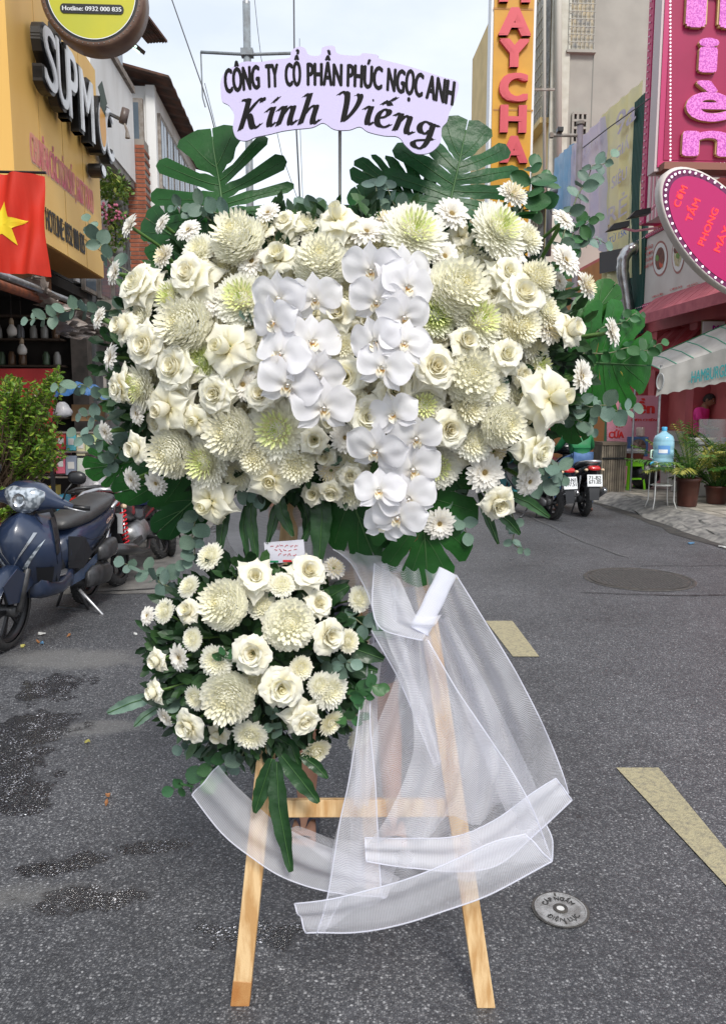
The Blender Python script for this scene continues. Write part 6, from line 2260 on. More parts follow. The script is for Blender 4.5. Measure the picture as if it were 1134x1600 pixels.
fbox(M(), 1096, 503, 1160, 533, DQ, .04).build('panel', mat('menu_white', (.72, .72, .75), .4), ms_)
fbox(M(), 1094, 501, 1160, 535, DQ + .05, .03).build('frame', mat('brass', (.3, .2, .1), .4), ms_)
m = M()
o = onD(1112, 516, DQ - .05)
text(m, 'MENU', o, SV, Vector((0, 0, 1)), 42 * mpp(o), 8 * mpp(o), .08)
m.build('lettering', mat('violet_ink', (.35, .02, .30), .5), ms_)
# ============================================================ the flower stand
pine = mat('pine_wood', (.66, .46, .24), .5, (.46, .26, .10), 12, 6, stretch=(4.5, 4.5, .22), bump=.15, bscale=30, contrast=(.40, .62))
pine_d = mat('pine_knot', (.36, .15, .04), .5, (.50, .30, .12), 12, 4)
stand = thing('easel', 'pale pine A-shaped easel carrying both flower arrangements, standing on the asphalt', 'easel')
def stand_y(z):
 return 1.79 + .17 * z
def leg_line(p0, p1):
 """front leg whose foot is on the road at photo p0 and which passes photo p1 on the leaning frame"""
 a = G(*p0)
 r = ray(*p1)
 k = (1.79 + .17 * CAMH) / (r.y - .17 * r.z)
 b = C0 + r * k
 d = (b - a)
 return a, a + d * (1.95 / d.z)
la, lb = leg_line((376, 1567), (455, 800))
ra, rb = leg_line((758, 1570), (668, 960))
la = la.lerp(lb, .0)
def board(name, a, b, w, th, par, mt_, face=Vector((0, -1, .17))):
 d = (b - a).normalized()
 x = d.cross(face).normalized()
 n = x.cross(d).normalized()
 q = [x * sx * w / 2 + n * sn * th / 2 for sx, sn in ((-1, -1), (1, -1), (1, 1), (-1, 1))]
 lo = [a + k for k in q]
 hi = [b + k for k in q]
 if a.z < .05:
  lo = [p - d * (p.z / d.z) for p in lo]
 return M().hexa(lo + hi).build(name, mt_, par, bevel=.002)
board('front_leg', la, lb, .046, .024, stand, pine)
board('front_leg', ra, rb, .046, .024, stand, pine)
fa = la + (lb - la) * .012
d_ = (lb - la).normalized()
board('stained_tip', la + d_ * .0, la + d_ * .06, .0475, .0255, stand, pine_d)
def on_stand(px, py, off=0.0):
 r = ray(px, py)
 k = (1.79 + off + .17 * CAMH) / (r.y - .17 * r.z)
 return C0 + r * k
board('crossbar', on_stand(408, 1262), on_stand(716, 1261), .044, .022, stand, pine)
ca, cb_ = G(583, 1392), on_stand(545, 840, .05)
cb_ = Vector((cb_.x, 2.06, 1.6))
board('rear_leg', ca, cb_, .046, .024, stand, pine)
board('top_bar', on_stand(485, 560, .03), on_stand(640, 560, .03), .05, .022, stand, pine)
board('ledge', on_stand(420, 905, .028), on_stand(690, 905, .028), .04, .02, stand, pine)
M().tube([on_stand(531, 560, .01), on_stand(531, 400, .0), P(531, 190, 1.912)], .0045, 6).build('sign_rod', mat('rod_grey', (.30, .29, .27), .5), stand, True)
scr = mat('screw_steel', (.30, .30, .30), .35, metal=.9)
for q in ((408, 1256), (412, 1268), (716, 1256), (718, 1267), (430, 900), (664, 912)):
 p = on_stand(*q)
 M().lathe([(0, -.0155), (.0035, -.015), (.0042, -.0125), (.0042, -.010)], seg=10, c=p, R=Matrix.Rotation(-1.4, 3, 'X') @ Matrix.Scale(-1, 3, Vector((0, 0, 1)))).build('screw', scr, stand)
# ------------------------------------------------------------ petals
pet_rose = mat('rose_petal', (.86, .84, .74), .6, trans=.3, rnd=.04, huernd=.006, ramp=[(0, (.89, .80, .45)), (.28, (.91, .87, .68)), (1, (.92, .905, .81))])
pet_mum = mat('chrysanthemum_petal', (.90, .89, .80), .65, trans=.42, rnd=.04, ramp=[(0, (.90, .87, .50)), (.25, (.93, .915, .77)), (1, (.94, .93, .85))])
pet_cream = mat('cream_petal', (.84, .79, .58), .6, trans=.28, rnd=.05, ramp=[(0, (.84, .78, .42)), (.4, (.88, .84, .62)), (1, (.90, .88, .76))])
pet_green = mat('greenish_petal', (.62, .70, .30), .55, trans=.18, rnd=.05, ramp=[(0, (.40, .52, .08)), (.5, (.70, .75, .34)), (1, (.86, .86, .68))])
pet_ger = mat('gerbera_petal', (.88, .86, .80), .55, trans=.3, rnd=.04, ramp=[(0, (.86, .78, .58)), (.3, (.88, .84, .76)), (1, (.90, .88, .83))])
pet_orch = mat('orchid_petal', (.86, .85, .88), .5, trans=.34, rnd=.02, ramp=[(0, (.84, .82, .78)), (.25, (.86, .85, .87)), (1, (.88, .87, .90))])
orch_lip = mat('orchid_lip', (.80, .55, .15), .45, ramp=[(0, (.55, .12, .02)), (.22, (.82, .50, .10)), (.5, (.86, .80, .62)), (1, (.87, .86, .84))])
ger_disc = mat('gerbera_disc', (.42, .30, .10), .8, (.22, .14, .05), 300, bump=.6, bscale=600)
ger_dark = mat('gerbera_dark_disc', (.03, .012, .01), .8)
ger_cream = mat('gerbera_inner', (.74, .66, .44), .7)
stemg = mat('flower_stem', (.12, .22, .05), .5, (.08, .16, .04), 20)
calyx = mat('calyx_green', (.08, .16, .04), .6)
def sst(a, b, x):
 t_ = max(0, min(1, (x - a) / (b - a)))
 return t_ * t_ * (3 - 2 * t_)
def petal_rows(L_, W, a0, a1, cup=.25, roll=0.0, point=.5, wob=.0, seed=0, nu=9, nv=9, r0=0.0, z0=0.0, wpow=.55, tipw=.0):
 """petal grows from (0,r0,z0) in the Y/Z plane; a = angle above outward (Y)"""
 rows = []
 y, z = r0, z0
 for j in range(nv + 1):
  v = j / nv
  a = a0 + (a1 - a0) * (v ** 1.2)
  w = W * .5 * (min(1, (v + .04) / .5) ** wpow) * (1 - (1 - tipw) * sst(point, 1.04, v))
  row = []
  ny, nz = -sin(a), cos(a)     # petal normal (upper side)
  for i in range(nu):
   u = 2 * i / (nu - 1) - 1
   off = cup * w * u * u - roll * w * abs(u) ** 3 * sst(.25, 1, v)
   n_ = wob * mn.noise(Vector((u * 2 + seed, v * 3, seed * 1.7)))
   ty = L_ * (.05 * (1 - u * u) * sst(.7, 1, v))
   row.append(Vector((u * w, y + (off + n_) * ny + ty * cos(a), z + (off + n_) * nz + ty * sin(a))))
  rows.append(row)
  y += cos(a) * L_ / nv
  z += sin(a) * L_ / nv
 return rows
def petal_mesh(name, mt_, **k):
 m = M()
 m.grid(petal_rows(**k), t=lambda a, b: a)
 return m.mesh(name, mt_, True)
ROSE_OUT = [petal_mesh('petal', pet_rose, L_=.92, W=.88, a0=radians(34), a1=radians(-40 - 12 * k), cup=.12, roll=.66, point=.50, wob=.11, seed=k, r0=.10, z0=.06, tipw=.05) for k in range(4)]
ROSE_OUT2 = [petal_mesh('petal', pet_rose, L_=1.04, W=.86, a0=radians(4), a1=radians(-30 - 12 * k), cup=.05, roll=.78, point=.42, wob=.12, seed=k + 9, r0=.10, z0=-.04, tipw=.04) for k in range(4)]
ROSE_MID = [petal_mesh('petal', pet_rose, L_=.70, W=.86, a0=radians(64), a1=radians(-8 - 10 * k), cup=.35, roll=.45, point=.66, wob=.09, seed=k + 3, r0=.12, z0=.08, tipw=.35) for k in range(3)]
ROSE_IN = [petal_mesh('petal', pet_rose, L_=.56, W=.66, a0=radians(86), a1=radians(52 - 12 * k), cup=.62, roll=.1, point=.75, wob=.07, seed=k + 6, r0=.14, z0=.06, tipw=.5) for k in range(3)]
ROSE_SOFT = [petal_mesh('petal', pet_rose, L_=.80, W=.95, a0=radians(46), a1=radians(-34 - 14 * k), cup=.25, roll=.35, point=.68, wob=.14, seed=k + 16, r0=.10, z0=.02, tipw=.42) for k in range(3)]
def bud_mesh(turns, R1, h, open_, seed=0):
 m = M()
 n = int(turns * 22)
 rows = []
 for i in range(n + 1):
  f = i / n
  a = f * turns * 2 * pi + seed
  r = .02 + R1 * f
  lobes = .5 + .5 * cos(a * 1.55 + seed)
  hh = h * (.86 + .12 * lobes) * (1 - .10 * f * open_)
  row = []
  for j in range(8):
   v = j / 7
   bul = .50 + .55 * sin(pi * min(.5 + .0, v * .62)) - .12 * sst(.55, .95, v) * (1 - open_) + .16 * open_ * sst(.72, 1, v)
   row.append(Vector((r * bul * cos(a), r * bul * sin(a), .05 + hh * v)))
  rows.append(row)
 m.grid(rows, t=lambda x, y: .12 + .55 * x * (.4 + .6 * y) + .1 * y)
 return m.mesh('bud', pet_rose, True)
BUDS = [bud_mesh(4.2, .27, .55, 1.0, 0), bud_mesh(3.6, .24, .62, .6, 1), bud_mesh(2.6, .20, .74, 0.0, 2)]
CALYX = M().lathe([(0, -.22), (.10, -.20), (.14, -.08), (.16, .02), (.0, .08)], seg=10).mesh('calyx', calyx, True)
def ring(par, meshes, n, z=0.0, s=1.0, ph=0.0, tilt=0.0, rs=None, name='petal', jit=.10):
 rs = rs or random
 for k in range(n):
  o = link(name, meshes[(k * 7 + n) % len(meshes)], par)
  a = ph + 2 * pi * k / n + rs.uniform(-jit, jit)
  q = s * rs.uniform(.93, 1.06)
  o.location = (0, 0, z)
  o.rotation_euler = (tilt + rs.uniform(-.09, .09), rs.uniform(-.08, .08), a)
  o.scale = (q, q, q)
def new_root(nm):
 o = bpy.data.objects.new(nm, None)
 o.empty_display_size = .02
 COL.objects.link(o)
 return o
def make_rose(v):
 r = new_root('rose')
 rs = random.Random(100 + v)
 if v == 0:        # open, star-shaped folded petals
  link('bud', BUDS[0], r).scale = (1.25, 1.25, .92)
  ring(r, ROSE_IN, 3, .0, .86, .4, rs=rs)
  ring(r, ROSE_MID, 4, -.03, .95, .2, rs=rs)
  ring(r, ROSE_MID, 4, -.04, 1.1, .9, tilt=-.2, rs=rs)
  ring(r, ROSE_OUT, 7, -.05, .98, .9, rs=rs)
  ring(r, ROSE_OUT2, 6, -.08, 1.0, .35, rs=rs)
 elif v == 1:      # rounder, softer
  link('bud', BUDS[0], r).scale = (1.35, 1.35, .85)
  ring(r, ROSE_IN, 4, .02, .95, .1, rs=rs)
  ring(r, ROSE_IN, 4, -.02, 1.08, .8, tilt=-.25, rs=rs)
  ring(r, ROSE_SOFT, 5, -.05, .95, .4, rs=rs)
  ring(r, ROSE_SOFT, 5, -.10, 1.10, 1.0, rs=rs)
 elif v == 2:      # closed bud in the middle of a flat star
  link('bud', BUDS[2], r).scale = (1.35, 1.35, .95)
  ring(r, ROSE_OUT, 5, -.04, .95, .1, rs=rs)
  ring(r, ROSE_OUT2, 6, -.08, 1.05, .6, rs=rs)
 elif v == 3:      # loose, many folds
  link('bud', BUDS[1], r).scale = (1.15, 1.15, .8)
  ring(r, ROSE_IN, 3, .0, .8, .0, rs=rs)
  ring(r, ROSE_MID, 5, .0, .95, .5, rs=rs)
  ring(r, ROSE_OUT, 6, -.04, .92, .2, rs=rs)
  ring(r, ROSE_OUT2, 5, -.10, 1.04, .7, rs=rs)
 else:             # half open
  link('bud', BUDS[1], r).scale = (1.4, 1.4, .9)
  ring(r, ROSE_IN, 4, .0, 1.0, .3, rs=rs)
  ring(r, ROSE_SOFT, 5, -.04, .86, .1, rs=rs)
  ring(r, ROSE_OUT, 5, -.06, .95, .6, rs=rs)
 link('calyx', CALYX, r)
 return r
def mum_mesh(n, Lp, Wp, polar_max, incurve, flat, seed, inner=.0, jit=.06, nseg=5, core=.52):
 """petal heads spread over a dome; unit radius ~1"""
 rs = random.Random(seed)
 m = M()
 ga = pi * (3 - sqrt(5))
 for k in range(n):
  f = (k + .5) / n
  th = polar_max * (f ** .62)
  a = k * ga
  d = Vector((sin(th) * cos(a), sin(th) * sin(a), cos(th) * flat)).normalized()
  out = Vector((cos(a), sin(a), 0))
  d = (d + Vector((rs.uniform(-1, 1), rs.uniform(-1, 1), rs.uniform(-1, 1))) * jit).normalized()
  L_ = Lp * (.42 + .58 * min(1, f * 1.6)) * rs.uniform(.86, 1.12)
  w = Wp * (.6 + .4 * min(1, f * 2)) * rs.uniform(.85, 1.15)
  base_r = core * (.35 + .65 * min(1, f * 1.4))
  p = Vector((d.x, d.y, d.z * flat)) * base_r
  side = d.cross(Vector((0, 0, 1)))
  side = side.normalized() if side.length > .05 else Vector((1, 0, 0))
  cur = d.copy()
  up = side.cross(d).normalized()
  if up.z < 0:
   up = -up
  rows = []
  for j in range(nseg + 1):
   v = j / nseg
   ww = w * (.45 + .55 * sin(pi * min(1, v * .85 + .10))) * (1 - .72 * sst(.78, 1.05, v))
   nn = side.cross(cur).normalized()
   if nn.z < 0 and th < 1.2:
    nn = -nn
   rows.append([p - side * ww + nn * ww * .28, p, p + side * ww + nn * ww * .28])
   p = p + cur * L_ / nseg
   cur = (cur + up * incurve * (.6 + v) / nseg).normalized()
  tt = max(0, min(1, (f - inner) / (1 - inner + 1e-6) * 2.2)) if inner else min(1, .25 + f * 1.6)
  m.grid(rows, t=lambda x, y: min(1, tt * (.35 + .75 * x) + .1 * x))
 return m
def mk_mum(kind, v):
 r = new_root('chrysanthemum')
 if kind == 'ball':
  m = mum_mesh(420, .40, .105, 2.3, 3.0, .88, v, nseg=5, core=.72)
  o = link('petals', m.mesh('petals', pet_mum), r)
 elif kind == 'cball':
  m = mum_mesh(340, .50, .09, 2.2, 1.7, .85, v + 7, core=.6)
  o = link('petals', m.mesh('petals', pet_cream), r)
 elif kind == 'spider':
  m = mum_mesh(260, .72, .11, 1.95, .7, .62, v + 20, inner=.10)
  o = link('petals', m.mesh('petals', pet_mum), r)
 elif kind == 'green':
  m = mum_mesh(270, .64, .10, 1.9, .9, .66, v + 30, inner=.2)
  o = link('petals', m.mesh('petals', pet_green if v == 2 else pet_mum), r)
 else:
  m = mum_mesh(150, .68, .13, 1.8, .5, .62, v + 40, inner=.05)
  o = link('petals', m.mesh('petals', pet_mum if v < 2 else pet_cream), r)
 o['kind'] = 'stuff'
 if kind in ('green', 'spider'):
  h_ = mum_mesh(60, .30, .045, 1.1, .9, .8, v + 50)
  hm_ = h_.mesh('heart', mat('green_heart', (.45, .58, .06), .6, ramp=[(0, (.46, .58, .12)), (1, (.78, .80, .42))]))
  q = link('heart', hm_, r)
  q.location = (0, 0, .22)
 if kind in ('ball', 'cball', 'small'):
  h_ = mum_mesh(70, .30, .06, 1.25, 1.6, .8, v + 60)
  q = link('heart', h_.mesh('heart', pet_cream), r)
  q.location = (0, 0, .30 if kind != 'small' else .12)
  q.scale = (1.15, 1.15, 1.0)
 link('core', M().ball((0, 0, 0), (.47, .47, .38), 14, 8, t=.6).mesh('core', pet_mum), r)
 return r
def mk_gerbera(v):
 r = new_root('gerbera')
 rs = random.Random(v)
 for ringi, (n, L_, w, el0, el1) in enumerate(((22, .86, .27, .20, -.12), (20, .70, .24, .45, .10), (18, .44, .16, .8, .5))):
  m = M()
  for k in range(n):
   a = 2 * pi * (k + .5 * ringi) / n + rs.uniform(-.07, .07)
   rows = petal_rows(L_=L_ * rs.uniform(.9, 1.06), W=w, a0=el0 + rs.uniform(-.1, .1), a1=el1 + rs.uniform(-.3, .2) - (.35 if v == 3 else 0), cup=.35, point=.82, nu=3, nv=5, r0=.12, z0=.03 * ringi, tipw=.35)
   R3 = Matrix.Rotation(a, 3, 'Z')
   m.grid([[R3 @ p for p in row] for row in rows], t=lambda x, y: x)
  o = link('ray_petals', m.mesh('ray_petals', pet_ger), r)
  o['kind'] = 'stuff'
 if v != 2:
  M().lathe([(0, .12), (.07, .125), (.13, .10), (.16, .04)], seg=14).build('disc', ger_disc if v != 1 else ger_dark, r, True)
  m = M()
  for k in range(26):
   a = 2 * pi * k / 26
   m.tube([(.13 * cos(a), .13 * sin(a), .06), (.17 * cos(a), .17 * sin(a), .14)], [.018, .008], 4)
  m.build('disc_ring', ger_cream, r)['kind'] = 'stuff'
 else:
  m = mum_mesh(60, .34, .05, 1.1, .5, .8, 77)
  link('disc', m.mesh('disc', ger_cream), r).location = (0, 0, .05)
 M().lathe([(0, -.22), (.07, -.2), (.15, -.04), (.16, .02), (0, .02)], seg=12).build('calyx', calyx, r, True)
 return r
PROTO = {}
def get(kind):
 """first use returns the original, later uses a full copy"""
 if kind not in PROTO:
  if kind[0] == 'rose':
   PROTO[kind] = make_rose(kind[1])
  elif kind[0] == 'gerbera':
   PROTO[kind] = mk_gerbera(kind[1])
  else:
   PROTO[kind] = mk_mum(kind[0], kind[1])
  return PROTO[kind]
 return copy_tree(PROTO[kind])
UC, UR = (560, 560), (445, 330)
LC_, LR = (400, 1030), (185, 180)
def surf_y(px, py, low):
 c_, r_ = (LC_, LR) if low else (UC, UR)
 q = ((px - c_[0]) / r_[0]) ** 2 + ((py - c_[1]) / r_[1]) ** 2
 d = sqrt(max(0, 1 - q * .92))
 if low:
  return 1.94 - .23 * d
 return 2.02 - .30 * d
def face_dir(px, py, low, k=1.0):
 c_, r_ = (LC_, LR) if low else (UC, UR)
 dx, dy = (px - c_[0]) / r_[0], (py - c_[1]) / r_[1]
 v = Vector((dx * 1.05 * k, -1.0, -dy * .85 * k + .12))
 return v.normalized()
def orient(o, p, fdir, size_px, roll):
 q = fdir.to_track_quat('Z', 'Y') @ Matrix.Rotation(roll, 3, 'Z').to_quaternion()
 o.rotation_euler = q.to_euler()
 o.location = p
 s_ = size_px * mpp(p) / 2
 o.scale = (s_, s_, s_)
 return s_
COUNT = {}
FLW = {'R': ('rose', 'rose', 'roses in the stand'), 'B': ('ball', 'chrysanthemum', 'large chrysanthemums'), 'C': ('cball', 'chrysanthemum', 'cream chrysanthemums'), 'S': ('spider', 'chrysanthemum', 'green-hearted chrysanthemums'),
  'N': ('green', 'chrysanthemum', 'green-hearted chrysanthemums'), 'M': ('small', 'chrysanthemum', 'small chrysanthemums'), 'G': ('gerbera', 'gerbera', 'gerberas in the stand')}
WORDS = {'R': 'cream rose ', 'B': 'big white ball chrysanthemum ', 'C': 'creamy chrysanthemum ', 'S': 'loose-petalled white chrysanthemum ', 'N': 'green-hearted chrysanthemum ', 'M': 'small white chrysanthemum ', 'G': 'white gerbera '}
def flower(code, var, px, py, size, frag, k=1.0, dirv=None, dy=0.0, low=False):
 kind = FLW[code][0]
 o = get((kind, var))
 Y = surf_y(px, py, low) + dy
 if code in 'RBSC':
  Y -= .02
 p = P(px, py, Y)
 fd = Vector(dirv).normalized() if dirv else face_dir(px, py, low, k)
 fd = (fd + Vector((random.uniform(-.16, .16), 0, random.uniform(-.14, .14)))).normalized()
 s_ = orient(o, p, fd, size * ((1.10 if low else 1.20) if code == 'R' else (.93 if low else (1.0 if code in 'SB' else 1.08))), random.uniform(0, 6.28))
 tag(o, (WORDS[code] + frag).strip(), FLW[code][1], FLW[code][2])
 L_ = .13 if code != 'G' else .22
 c_ = LC_ if low else UC
 target = P(c_[0] + (px - c_[0]) * .72, c_[1] + (py - c_[1]) * .72 + 12, Y + .16)
 mi = Matrix.LocRotScale(o.location, o.rotation_euler, o.scale).inverted()
 a = Vector((0, 0, -.12))
 b = mi @ target
 mid_ = a.lerp(b, .45) + Vector((0, 0, -.35))
 rr = .0042 / s_ if code == 'G' else .0035 / s_
 M().tube([a, a.lerp(mid_, .6) + Vector((0, 0, -.1)), mid_, mid_.lerp(b, .5), b], rr, 6, cap=False).build('stem', stemg, o, True)
 return o
UP = [
 ('G', 0, 204, 354, 38, 'on a stalk above the pink balcony flowers, uppermost of the flag side', 1.2), ('G', 3, 254, 350, 34, 'seen from its side in front of the lower dark split leaf', 1.3), ('G', 3, 295, 360, 42, 'seen from its side on a stalk beside the big ball bloom', .9),
 ('G', 2, 258, 401, 42, 'full-centred, just above the outermost big roses', 1), ('G', 0, 181, 426, 40, 'hanging out beside the yellow board corner', 1.3), ('G', 3, 156, 497, 36, 'turned away, showing its green calyx by the crumpled cover', 1.6),
 ('R', 3, 301, 432, 78, 'with frilly folds, below the side-on gerbera pair', 1), ('R', 0, 221, 448, 74, 'outermost high rose beside the yellow board', 1), ('M', 0, 312, 392, 46, 'peeping between ball bloom and frilly rose', 1),
 ('B', 0, 370, 371, 88, 'topmost, under the broad split leaf', 1), ('G', 0, 394, 408, 50, 'lying over the topmost ball bloom', .6), ('C', 0, 352, 425, 50, 'tucked behind the gerbera on the ball bloom', .8),
 ('N', 0, 378, 470, 74, 'beside the upper orchid spray edge', .7), ('N', 1, 268, 466, 54, 'small, above the big ball near the outer roses', 1), ('B', 1, 288, 508, 94, 'second largest on the flag side, amid roses', 1),
 ('G', 0, 338, 473, 46, 'between two ball chrysanthemums and green-hearted bloom', .5), ('M', 1, 224, 496, 46, 'side-on between the outer roses', 1.2), ('R', 4, 199, 512, 62, 'outermost, over the crumpled cover', 1.2),
 ('R', 0, 234, 542, 74, 'under the side-on small bloom', 1), ('R', 2, 355, 546, 88, 'large, with spread pointed petals beside the first orchids', .7), ('R', 0, 278, 576, 74, 'centred below the amid-roses ball bloom', .8),
 ('G', 3, 174, 558, 42, 'outermost facing the dark eatery', 1.4), ('N', 2, 316, 566, 52, 'yellow-green, squeezed between two star roses', .8), ('G', 0, 419, 333, 38, 'nearest the printed plaque tail, poking up', 1),
 ('M', 0, 438, 378, 52, 'pale, behind the gap under the eucalyptus', .7), ('R', 4, 436, 404, 64, 'between the two upper ball chrysanthemums', .7), ('B', 2, 501, 408, 90, 'top middle, below the eucalyptus clump', .7),
 ('R', 2, 527, 344, 66, 'at the very top below the plaque rod, upright bud', 1.2), ('G', 0, 572, 363, 56, 'beside the topmost rose bud', .8), ('S', 0, 646, 366, 88, 'broad with green heart, above the top orchids', .8),
 ('G', 0, 705, 335, 56, 'under the split leaf by the plaque', .8), ('G', 0, 694, 401, 50, 'just above the hamburger-side ball bloom', .6), ('R', 2, 720, 368, 46, 'small bud hidden below the high gerbera', 1),
 ('M', 0, 733, 396, 62, 'behind the pair of top gerberas', .7), ('B', 0, 716, 450, 104, 'the largest, beside the top orchids', .6), ('G', 2, 800, 305, 48, 'highest of all, against the glossy round leaves', 1.1),
 ('S', 1, 779, 362, 84, 'flat and wide below the highest gerbera', .9), ('M', 1, 822, 372, 48, 'at the shoulder by the cream wall', 1.1), ('G', 3, 880, 344, 42, 'side-on, topmost beside the camera pole', 1.3),
 ('G', 0, 797, 401, 50, 'over the wide flat bloom', .7), ('G', 0, 882, 407, 54, 'beside the pole, facing out', 1), ('G', 0, 872, 440, 32, 'tiny, half hidden under the pole-side one', 1),
 ('G', 2, 913, 447, 46, 'outermost facing the yellow banner', 1.2), ('R', 3, 790, 428, 58, 'with drooping petals under the gerbera on the wide bloom', .7), ('C', 1, 838, 436, 58, 'beside the drooping rose', .8),
 ('R', 0, 813, 464, 80, 'large, beside the creamy bloom on the banner side', .8), ('N', 2, 680, 492, 62, 'yellow-green, below the largest ball bloom', .5), ('N', 0, 749, 503, 74, 'below the largest ball, bright lime heart', .6),
 ('C', 0, 812, 510, 64, 'under the large banner-side rose', .8), ('M', 0, 850, 486, 52, 'between banner-side rose and outer gerbera', 1), ('G', 2, 855, 514, 52, 'full-centred in front of the outer rose', .9),
 ('R', 4, 885, 518, 66, 'outermost beside the split leaf', 1.1), ('G', 0, 954, 519, 46, 'farthest out over the split leaf', 1.3), ('R', 4, 725, 536, 62, 'half open under the lime-hearted bloom', .5),
 ('R', 0, 678, 576, 78, 'creamy-centred, touching the middle orchids', .4), ('R', 3, 788, 556, 62, 'loose, above the pale eucalyptus cluster', .7), ('N', 1, 836, 572, 54, 'behind the lily-like rose', .8),
 ('G', 0, 907, 588, 50, 'side-facing beside the lower split leaf lobes', 1.3), ('R', 2, 860, 622, 92, 'the widest, star-like beside the split leaf', .8), ('B', 1, 735, 588, 92, 'beside the creamy-centred rose', .5),
 ('C', 1, 732, 638, 54, 'below the ball beside the creamy-centred rose', .5), ('B', 2, 785, 664, 76, 'lowest ball on the hamburger side', .8), ('R', 0, 700, 670, 66, 'beside the lower orchids', .4),
 ('M', 1, 740, 691, 50, 'between lower orchid-side rose and lowest ball', .6), ('N', 0, 661, 634, 56, 'next to the middle orchids, lime heart', .3), ('S', 0, 682, 728, 64, 'behind the lower orchid cascade', .5),
 ('R', 3, 836, 704, 68, 'folded, above the rider', 1), ('G', 0, 756, 738, 60, 'facing us below the lowest ball', .6), ('G', 3, 826, 752, 46, 'side-on just above the scooter tail lamp', 1.1),
 ('R', 4, 775, 784, 66, 'lowest on the hamburger side', .8), ('R', 2, 727, 708, 48, 'small, behind the low facing gerbera', .6), ('G', 0, 686, 818, 50, 'lowest, lying on the bottom split leaf', .6),
 ('R', 4, 529, 492, 66, 'between the two orchid sprays, upper', .2), ('M', 0, 542, 456, 44, 'small gap filler between the upper orchids', .2), ('C', 0, 536, 541, 42, 'small, in the orchid gap', .2),
 ('R', 0, 540, 588, 70, 'between the orchid sprays, middle', .2), ('C', 1, 555, 629, 42, 'under the middle orchid-gap rose', .2), ('R', 4, 615, 611, 70, 'ruffled, under the upper orchid cascade', .2),
 ('R', 0, 577, 652, 72, 'above the lower orchid cascade', .2), ('G', 0, 539, 684, 46, 'beside the lower cascade, half covered', .2), ('N', 0, 434, 672, 84, 'largest lime heart, beneath the flag-side orchids', .4),
 ('R', 4, 491, 687, 52, 'small, beneath the flag-side orchid tip', .3), ('R', 0, 409, 617, 54, 'small, edge of the flag-side orchids', .4), ('C', 0, 399, 716, 50, 'cream button above the lone star rose', .5),
 ('C', 1, 463, 728, 54, 'flattened, above the dark strap leaves', .4), ('R', 2, 424, 748, 74, 'lone star hanging over the strap leaves', .5), ('R', 4, 490, 772, 44, 'half hidden among the middle strap leaves', .4),
 ('M', 0, 574, 738, 40, 'mostly hidden behind the lower cascade', .3), ('G', 0, 380, 601, 50, 'between the large pointed rose and orchid spray', .4), ('N', 1, 221, 606, 62, 'pale lime heart near the eatery side', 1),
 ('R', 3, 192, 606, 56, 'side-on, outermost beside the carton', 1.4), ('G', 3, 215, 646, 38, 'small, under the pale lime heart bloom', 1.1), ('R', 2, 264, 637, 82, 'tulip-like closed bud with star petals', .8),
 ('R', 2, 307, 657, 52, 'small tulip bud beside the closed star rose', .6), ('R', 0, 340, 615, 64, 'between the pointed rose and the low ball', .6), ('B', 1, 358, 678, 86, 'low, round, beneath the half-open roses', .6),
 ('B', 2, 266, 709, 80, 'lowest on the flag side', .9), ('N', 0, 322, 722, 70, 'between the two low balls', .7), ('R', 4, 218, 701, 56, 'beside the lowest flag-side ball', 1.1),
 ('G', 3, 166, 675, 36, 'stretching out over the stall cartons', 1.3), ('G', 3, 207, 749, 40, 'low, next to the scooter mirror', 1.1), ('G', 0, 245, 755, 40, 'low, on the broad bottom leaf', .8),
 ('R', 2, 329, 784, 72, 'lowest star, under the green-hearted bloom', .7), ('M', 0, 297, 610, 46, 'small, behind the half-open roses', .7), ('C', 0, 585, 392, 56, 'behind the highest orchid', .3),
 ('M', 1, 480, 352, 40, 'small, behind the eucalyptus clump', .8), ('R', 4, 610, 540, 50, 'hidden behind the upper orchid cascade', .2), ('M', 1, 655, 540, 52, 'behind the orchid cascade rim', .3),
 ('R', 3, 640, 590, 56, 'behind the ruffled rose', .3), ('M', 0, 460, 640, 50, 'behind the flag-side orchid tip', .3), ('R', 4, 385, 640, 46, 'half hidden above the largest lime heart', .4),
 ('M', 0, 770, 610, 46, 'between lily-like rose and the ball', .6), ('R', 3, 250, 790 - 130, 50, 'tucked behind the tulip-like bud', .9), ('C', 1, 470, 600, 60, 'behind the flag-side orchid spray', .3),
]
for f in UP:
 dy = .06 if any(w in f[5] for w in ('behind', 'hidden', 'filler', 'tucked')) else 0
 flower(*f[:6], k=f[6], dy=dy)
